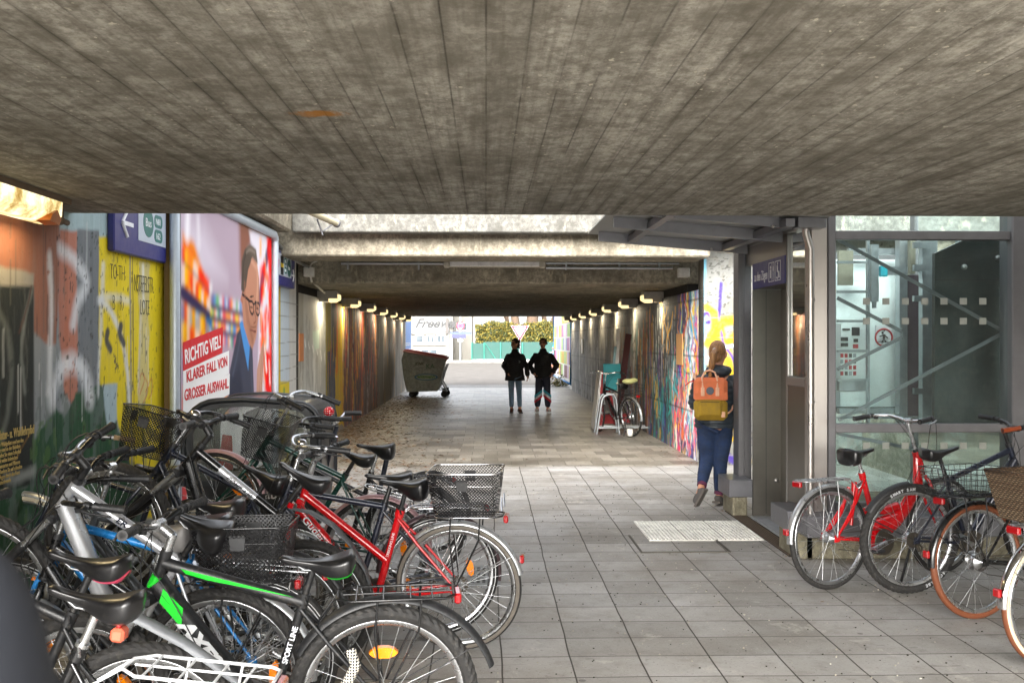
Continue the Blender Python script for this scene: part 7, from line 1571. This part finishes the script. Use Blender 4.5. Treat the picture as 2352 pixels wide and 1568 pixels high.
# bicycle, boards and hoops on the right
bikes['tunnel'] = bike('bicycle', 'dark city bike with rear wire basket on its stand by the right tunnel wall', 2.62, 17.1, 114, 0, -4, CITY, 'diamond', blk, .35, .019, bar='city', rfend=fendsil, ffend=fendsil, rack=blk, sad='wide', stand=True, hubr=.035, rim=alu, steer=-20)
o = bikes['tunnel']; b = MB()
for k in range(4): q = k/3; b.tube(ringr(.34+.05*q, .26+.05*q, .76+.17*q), .003, 5, 0, True)
for k in range(9):
    q = k/8
    for s_ in (1, -1): b.tube([(-.24+.34*q, s_*.13, .76), (-.265+.39*q, s_*.155, .93)], .002, 4)
b.build('wire_basket', blk, o, local=True)
c_ = pt_on(o, (-.06, .92)); b = MB(); b.ball((c_.x-.04, c_.y, c_.z+.07), (.12, .09, .05)); b.ball((c_.x+.05, c_.y+.02, c_.z+.09), (.08, .07, .04)); remesh(b, .01, 1).build('yellow_cloth', mat('pale_yellow_cloth', 'b5b578', .8, bump=.5), label='crumpled pale yellow cloth lying in the wire basket of the tunnel bike', cat='cloth')
def X_at(px, Y): return onY(px, 800, Y)[0]
t_ = thing('sandwich_board', 'red and white folding sandwich board standing behind the tunnel bike', 'board', (2.3, 18.4, 0))
b = MB(); b.add([(X_at(1361, 18.2), 18.2, .05), (X_at(1384, 18.5), 18.6, .05), (X_at(1386, 18.5), 18.5, 1.12), (X_at(1370, 18.2), 18.3, 1.15)], [(0, 1, 2, 3)]); 
b = MB()
xa, xb = X_at(1362, 18.3), X_at(1376, 18.3)
b.prism([(xa, .03), (xa+.05, .03), (xb+.03, 1.13), (xb, 1.13)], 'y', 18.1, 18.7); b.build('white_panel', mat('panel_white', 'cfccc4', .6), t_)
b = MB(); b.prism([(xa+.052, .03), (xa+.16, .03), (xb+.16, 1.0), (xb+.062, 1.13), (xb+.032, 1.13)], 'y', 18.1, 18.7); b.box((xa+.16, 18.6, .10), (xa+.75, 18.64, .30)); b.prism([(xb+.062, 1.1), (xb+.34, .05), (xb+.38, .05), (xb+.10, 1.1)], 'y', 18.1, 18.7); b.build('red_panel', mat('panel_red', 'a51f22', .6), t_)
b = MB(); b.box((X_at(1386, 18.0), 18.02, 1.0), (X_at(1426, 18.0), 18.06, 1.28), 0, .004); b.box((X_at(1386, 18.0), 18.02, .78), (X_at(1418, 18.0), 18.06, 1.0), 0); o = b.build('teal_board', mat('board_teal', '0c7a80', .6), label='teal board leaning behind the handlebar of the tunnel bike', cat='board')
text('Tickets', .07, (X_at(1390, 18.0), 18.015, .93), (1, 0, 0), (0, 0, 1), signwhite, o, 0) if False else None
t_ = thing('wheel_hoop_stand', 'low galvanised hoop stand beside the sandwich board', 'bicycle stand', (2.3, 17.7, 0))
for dy in (0, .35): x_ = X_at(1369, 17.6); b = MB() if dy == 0 else (b.build('hoop', galv, t_), MB())[1]; b.tube([(x_, 17.5+dy, 0), (x_+.10, 17.5+dy, .62), (x_+.14, 17.5+dy, .70), (x_+.22, 17.5+dy, .73), (x_+.32, 17.5+dy, .73), (x_+.36, 17.5+dy, .66), (x_+.42, 17.5+dy, 0)], .022, 8)
b.build('hoop', galv, t_)
for Y_ in (17.5, 17.85): b = MB(); b.tube([(x_+.02, Y_, .12), (x_+.95, Y_, .12)], .018, 8); b.build('floor_rail', galv, t_)
for (p_, q_, w_, m_, lb_) in (((2.52, 18.7, .1), (2.62, 18.9, 1.95), .07, wht, 'tall narrow white board leaning upright behind the tunnel bike'), ((2.46, 18.6, .9), (2.55, 18.8, 1.6), .05, mat('pale_teal', '8fb0b4', .6), 'short pale teal board leaning before the tall white board'),
    ((2.60, 18.9, .1), (2.84, 19.0, 1.85), .12, mat('dark_red_board', '4a1a18', .7), 'dark red board leaning against the right tunnel wall')):
    b = MB(); b.bar(p_, q_, w_, .03, 0, up=(0, 1, 0)); b.build('leaning_board', m_, label=lb_, cat='board')
b = MB(); b.lathe([(.0, 0), (.05, 0), (.055, .02), (.055, .12), (0, .12)], c=(2.55, 16.9, .03), n=16); b.v = [v for v in b.v]; b.build('cup', wht, label='white plastic cup lying on the ground under the tunnel bike', cat='cup')

# =================================================================== OUTSIDE BEYOND THE TUNNEL
plast = mat('house_plaster', '827f78', .9, 0, .05, .15, nscale=1.5); wfr = mat('window_frame_white', 'c4c4c0', .5); wgl = mat('window_dark_glass', '4a5258', .1, 0, .3, 0, nscale=2)
def hx(px, Y): return onY(px, 800, Y)[0]
def hz(py, Y): return onY(1100, py, Y)[1]
YB = 80.0
t_ = thing('driving_school', 'pale rendered building with wide white shop sign and windows beyond the road', 'building', (-4, 84, 0))
b = MB(); xl, xr = hx(900, YB), hx(1040, YB); b.box((xl, YB, .1), (xr, YB+9, 8.5)); b.build('wall', plast, t_)
b = MB(); b.box((hx(945, YB), YB-.25, hz(767, YB)), (hx(1028, YB), YB, hz(731, YB)), 0, .03); sb = b.build('shop_sign', mat('shop_sign_white', '8f8f8c', .5), t_)
b = MB(); b.box((hx(943, YB), YB-.28, hz(768, YB)), (hx(946, YB), YB, hz(730, YB))); b.box((hx(1024, YB), YB-.28, hz(766, YB)), (hx(1030, YB), YB, hz(730, YB))); b.build('sign_edge', mat('dark_edge', '4a4644', .6), sb)
text('Freeway', 1.05, (hx(953, YB), YB-.27, hz(752, YB)), (1, 0, 0), (0, 0, 1), signblack, sb, .035, .005, 1.05, shear=.45); text('fahrschule-freeway.com', .28, (hx(959, YB), YB-.27, hz(763, YB)), (1, 0, 0), (0, 0, 1), signblack, sb, .006, .005, 1.12)
def window(par, px0, px1, py0, py1, Y, n=2):
    x0, x1, z0, z1 = hx(px0, Y), hx(px1, Y), hz(py1, Y), hz(py0, Y); b = MB(); t = .08
    b.box((x0, Y-.06, z0), (x0+t, Y, z1)); b.box((x1-t, Y-.06, z0), (x1, Y, z1)); b.box((x0+t, Y-.06, z0), (x1-t, Y, z0+t)); b.box((x0+t, Y-.06, z1-t), (x1-t, Y, z1))
    for k in range(1, n): xm = x0+(x1-x0)*k/n; b.box((xm-t/2, Y-.055, z0+t), (xm+t/2, Y, z1-t))
    w_ = b.build('window', wfr, par); b = MB(); b.box((x0+t, Y-.02, z0+t), (x1-t, Y-.003, z1-t)); b.build('pane', wgl, w_); return w_
window(t_, 953, 974, 769, 788, YB, 1); window(t_, 980, 998, 769, 788, YB, 2); window(t_, 1003, 1023, 769, 788, YB, 2)
window(t_, 966, 1006, 801, 832, YB, 2)
b = MB(); b.box((hx(946, YB), YB-.3, hz(791.5, YB)), (hx(1024, YB), YB, hz(789.5, YB))); b.build('canopy_ledge', wfr, t_)
b = MB(); b.box((hx(970, YB), YB-.05, hz(826, YB)), (hx(982, YB), YB-.062, hz(819, YB))); b.box((hx(968, YB), YB-.07, hz(835, YB)), (hx(1002, YB), YB-.064, hz(827, YB)), 1); b.build('window_poster', [mat('poster_pink', 'c8304a', .5), mat('poster_orange', 'd8a048', .5)], t_)
b = MB(); b.tube([(hx(1030, YB), YB-.1, 0.1), (hx(1030, YB), YB-.1, hz(745, YB)), (hx(1036, YB), YB-.1, hz(735, YB)), (hx(1036, YB), YB-.1, 8)], .05, 8); b.build('drainpipe', galv, t_)
t_ = thing('white_house', 'white rendered house with few windows behind the no stopping sign', 'building', (0, 90, 0)); YH = 83
b = MB(); b.box((hx(1040.5, YH), YH, .1), (hx(1084, YH), YH+9, 9)); b.build('wall', plast, t_); window(t_, 1048, 1073, 740, 760, YH, 1); b = MB(); b.box((hx(1044, YH), YH-.05, .12), (hx(1046, YH), YH, hz(797, YH))); b.box((hx(1077, YH), YH-.3, .12), (hx(1084, YH), YH, hz(824, YH))); b.build('plinth', mat('plinth_grey', '77736a', .8), t_)
t_ = thing('row_house', 'white house farther back above the hedge, with a drainpipe', 'building', (2, 110, 0)); YK = 108
b = MB(); b.box((hx(1084, YK), YK, .1), (hx(1170, YK), YK+8, 12)); b.build('wall', plast, t_); window(t_, 1102, 1109, 737, 748, YK, 1); window(t_, 1148, 1156, 743, 752, YK, 1)
# no stopping pole
ZP = 78.5; t_ = thing('sign_pole', 'grey pole with round no stopping sign and blue street name plates', 'street sign', (hx(1057, ZP), ZP, .12))
b = MB(); b.cyl((hx(1057.5, ZP), ZP, .12), (hx(1057.5, ZP), ZP, hz(705, ZP)), .09, 10); b.build('pole', galv, t_)
xc, zc = hx(1057.5, ZP), hz(748, ZP); b = MB(); b.lathe([(0, -.10), (.33, -.10)], c=(xc, ZP, zc), axis='y', n=28, sm=False); b.lathe([(.25, -.11), (.33, -.11)], c=(xc, ZP, zc), axis='y', n=28, mi=1, sm=False)
b.bar((xc-.2, ZP-.115, zc-.2), (xc+.2, ZP-.115, zc+.2), .02, .07, 1); b.bar((xc-.2, ZP-.118, zc+.2), (xc+.2, ZP-.118, zc-.2), .02, .07, 1)
b.box((xc-.16, ZP-.12, zc+.17), (xc+.16, ZP-.122, zc+.21), 2); b.box((xc-.16, ZP-.12, zc-.21), (xc+.16, ZP-.122, zc-.17), 2); b.build('round_sign', [mat('sign_round_blue', '2a4aa0', .5), mat('sign_round_red', 'b8182a', .5), signwhite], t_)
b = MB(); b.box((hx(1034, ZP), ZP-.11, hz(767.5, ZP)), (hx(1083, ZP), ZP-.08, hz(762.5, ZP)), 0); b.box((hx(1038, ZP), ZP-.11, hz(776, ZP)), (hx(1070, ZP), ZP-.08, hz(768, ZP)), 1); b.box((hx(1051, ZP), ZP-.11, hz(784, ZP)), (hx(1063, ZP), ZP-.08, hz(779, ZP)), 2)
b.build('name_plate', [mat('plate_blue', '3a4a78', .5), mat('plate_dark_blue', '2c2f5e', .5), wht], t_)
text('Lochhausener', .17, (hx(1036, ZP), ZP-.12, hz(766.6, ZP)), (1, 0, 0), (0, 0, 1), signwhite, t_, 0, .002) if False else None
# yield sign
YY = 44.0; t_ = thing('yield_sign', 'white triangular yield sign with red border on a pale pole', 'traffic sign', (hx(1195, YY), YY, 0))
b = MB(); b.cyl((hx(1195, YY), YY, -.01), (hx(1194, YY), YY, hz(752, YY)), .035, 10); b.build('pole', galv, t_)
A_, B_, C_ = (hx(1173.5, YY), hz(748, YY)), (hx(1214.5, YY), hz(748, YY)), (hx(1194, YY), hz(782, YY))
def shrink(k): cx, cz = (A_[0]+B_[0]+C_[0])/3, (A_[1]+B_[1]+C_[1])/3; return [(cx+(p[0]-cx)*k, cz+(p[1]-cz)*k) for p in (C_, B_, A_)]
b = MB(); b.prism(shrink(1.04), 'y', YY-.05, YY-.042, 2); b.prism(shrink(1.0), 'y', YY-.054, YY-.05, 1); b.prism(shrink(.66), 'y', YY-.058, YY-.054, 0); b.build('sign_face', [signwhite, mat('yield_red', 'c0283c', .5), signwhite], t_)
# traffic light at the right
t_ = thing('traffic_light', 'traffic light showing red on a white pole at the far right', 'traffic light', (hx(1276, 46), 46, 0))
b = MB(); b.cyl((hx(1278, 46), 46, -.01), (hx(1278, 46), 46, 3.6), .05, 10); b.build('pole', wht, t_)
b = MB(); b.box((hx(1271.5, 46), 45.8, hz(772, 46)), (hx(1279, 46), 46.0, hz(744, 46)), 0, .02); b.build('housing', signblack, t_)
xt = hx(1275, 46); b = MB(); b.ball((xt, 45.78, hz(751, 46)), (.07, .04, .07)); b.build('red_lamp', glow('lamp_red', 'ff2a20', 3.0), t_)
b = MB(); b.ball((xt, 45.78, hz(765, 46)), (.07, .04, .07)); b.build('dark_lamp', blkpl, t_)
# posters outside the tunnel
t_ = thing('blue_poster_board', 'blue poster panel outside the tunnel at the far left', 'poster', (-2.9, 35.5, 0))
b = MB(); b.box((-2.93, 33.7, .4), (-2.88, 37.0, 2.75)); b.build('panel', mat('poster_sky_blue', '2f74c0', .5), t_)
for k in range(9): pass
b = MB()
for (z0, n_) in ((1.55, 6), (1.62, 6), (.95, 5), (1.02, 4), (1.09, 5)):
    for k in range(n_): b.box((-2.878, 34.2+k*.38, z0), (-2.875, 34.2+k*.38+.26, z0+.035))
b.build('lettering_lines', signwhite, t_)
t_ = thing('poster_wall', 'framed wall of coloured posters outside the tunnel at the far right', 'poster', (3.05, 38, 0))
b = MB(); b.box((3.0, 33.6, .25), (3.2, 42.0, 2.95)); b.build('backing', wht, t_)
r = np.random.RandomState(21); cols = [mat('poster_tone_%d' % i, cc, .5) for i, cc in enumerate(['c8a8c0', 'c8c070', '8a8fb0', 'a84a8a', '9ac060', 'd8d8d0', 'c0a030', '6a2a3a'])]
b = MB()
for i in range(12):
    for j in range(5): b.box((2.985, 33.8+i*.68, .35+j*.51), (2.999, 33.8+i*.68+.62, .35+j*.51+.46), r.randint(8))
b.build('posters', cols, t_)
b = MB(); b.tube([(2.98, 33.6, .2), (2.98, 42.0, .2), (2.98, 42.0, 3.0), (2.98, 33.6, 3.0)], .04, 8, 0, True); b.build('frame', bluep, t_)
# green fence
t_ = thing('green_fence', 'green sheeted fence with gate posts below the hedge', 'fence', (hx(1180, 77.8), 77.9, .12)); YF = 77.8
gf = mat('fence_green_sheet', '1a443d', .7, 0, .12, .15, nscale=1.2); gp_ = mat('fence_green_post', '1e6a5c', .5)
b = MB(); b.box((hx(1084, YF), YF, .15), (hx(1111, YF), YF+.03, hz(788, YF))); b.box((hx(1113, YF), YF, .15), (hx(1300, YF), YF+.03, hz(785, YF))); b.build('sheet', gf, t_)
for px in (1084, 1112, 1150, 1200, 1250, 1290): b = MB(); b.cyl((hx(px, YF), YF-.04, .12), (hx(px, YF), YF-.04, hz(786, YF)), .06, 8); b.build('post', gp_, t_)
b = MB(); b.tube([(hx(1114, YF), YF-.05, hz(788, YF)), (hx(1140, YF), YF-.05, hz(826, YF))], .04, 6); b.build('brace', gp_, t_)
b = MB(); b.box((hx(1084, YF), YF-.3, .12), (hx(1300, YF), YF-.1, .24)); b.build('plinth', wht, t_)
# hedge: a long trimmed yellow-green hedge made of small leaves
hm = [mat('hedge_leaf_%d' % i, cc, .7) for i, cc in enumerate(['55531a', '6f6320', '3b4419', '7f6f28', '2c3418'])]
b = MB(); r = np.random.RandomState(31); X0, X1 = hx(1092, 80), hx(1300, 80)
for i in range(15000):
    fce = r.rand(); x = r.uniform(X0, X1); wob = .12*math.sin(x*1.7)+.08*math.sin(x*4.1); zt_ = 3.05+wob
    if fce < .6: y = 79.2+r.uniform(-.12, .25); z = r.uniform(.9, zt_)
    else: y = 79.2+r.uniform(0, 1.6); z = zt_+r.uniform(-.2, .12)+(r.rand() < .1)*.12
    x += (r.normal()*.1 if x > X0+.3 else 0); s_ = r.uniform(.05, .12); n_ = Vector(r.normal(size=3)).normalized(); t1 = n_.orthogonal().normalized()*s_; t2 = n_.cross(t1.normalized())*s_*.6; p = Vector((x, y, z)); b.add([p-t1, p+t2, p+t1, p-t2], [(0, 1, 2, 3)], r.randint(5))
b.box((X0+.2, 79.5, .8), (X1-.1, 80.6, 2.85), 4); b.build('hedge', hm, label='long trimmed yellow green hedge above the green fence', cat='hedge')
def tree(label, x, y, h, tr, seed, crown=None, green=False):
    t_ = thing('tree', label, 'tree', (x, y, .1), 'trees beyond the hedge'); r = np.random.RandomState(seed); b = MB(); tips = []
    def grow(p, d, L, rad, lev):
        q = p+d*L; mid = p.lerp(q, .5)+Vector(r.normal(size=3))*L*.05; b.tube([p, mid, q], [rad, rad*.82, rad*.65], 8 if lev < 2 else 5)
        if lev >= 4: tips.append(q); return
        for k in range(2 if lev else 3):
            nd = (d+Vector(r.normal(size=3))*(.42+.06*lev)+Vector((0, 0, .08))).normalized(); grow(q, nd, L*r.uniform(.62, .82), rad*.6, lev+1)
    grow(Vector((x, y, .1)), Vector((0.02, 0, 1)), h*.36, tr, 0); b.build('trunk', mat('bark', '5a4a3c', .9, nscale=6), t_)
    lf = MB()
    for tp_ in tips:
        for k in range(16 if green else 5):
            p = tp_+Vector(r.normal(size=3))*.45; s_ = r.uniform(.04, .09); n_ = Vector(r.normal(size=3)).normalized(); t1 = n_.orthogonal().normalized()*s_; t2 = n_.cross(t1.normalized())*s_*.6; lf.add([p-t1, p+t2, p+t1, p-t2], [(0, 1, 2, 3)], r.randint(2))
    lf.build('crown', [hm[2], hm[0]] if green else [hm[1], hm[4]], t_)
tree('thick trunked tree behind the hedge at left of the yield sign', hx(1178, 84), 84, 12, .5, 1); tree('tree with broad grey brown trunk right of the yield sign', hx(1222, 85), 85, 13, .75, 2); tree('slimmer leaning tree behind the hedge toward the right', hx(1247, 88), 88, 11, .35, 3)
tree('leafy green tree at the far right above the hedge', hx(1268, 92), 92, 10, .4, 4, green=True); tree('sparse tree with thin limbs above the middle of the hedge', hx(1163, 90), 90, 10, .3, 5)
b = MB(); r = np.random.RandomState(77)
for i in range(260):
    p = Vector((2.85+r.normal()*.18, 36.4+r.normal()*.3, abs(r.normal())*.22)); s_ = r.uniform(.03, .07); n_ = Vector(r.normal(size=3)).normalized(); t1 = n_.orthogonal().normalized()*s_; t2 = n_.cross(t1.normalized())*s_*.5; b.add([p-t1, p+t2, p+t1, p-t2], [(0, 1, 2, 3)], r.randint(3))
b.build('weed_tuft', hm, label='small tuft of weeds at the foot of the right poster wall', cat='plant')
# unidentified dark blurred thing close to the lens at the lower left corner
x_, z_ = onY(-92, 1665, .30); b = MB(); b.ball((x_, .30, z_), (.0265, .03, .058), 0, 20, 14); b.ball((x_+.006, .31, z_-.033), (.028, .03, .055), 0, 20, 14)
sh = remesh(b, .003, 2).build('near_dark_shape', mat('dark_navy_cloth', '0a0e17', .9, 0, .1, 0), label='dark navy rounded cloth shape, out of focus at the lower left corner', cat='unidentified')
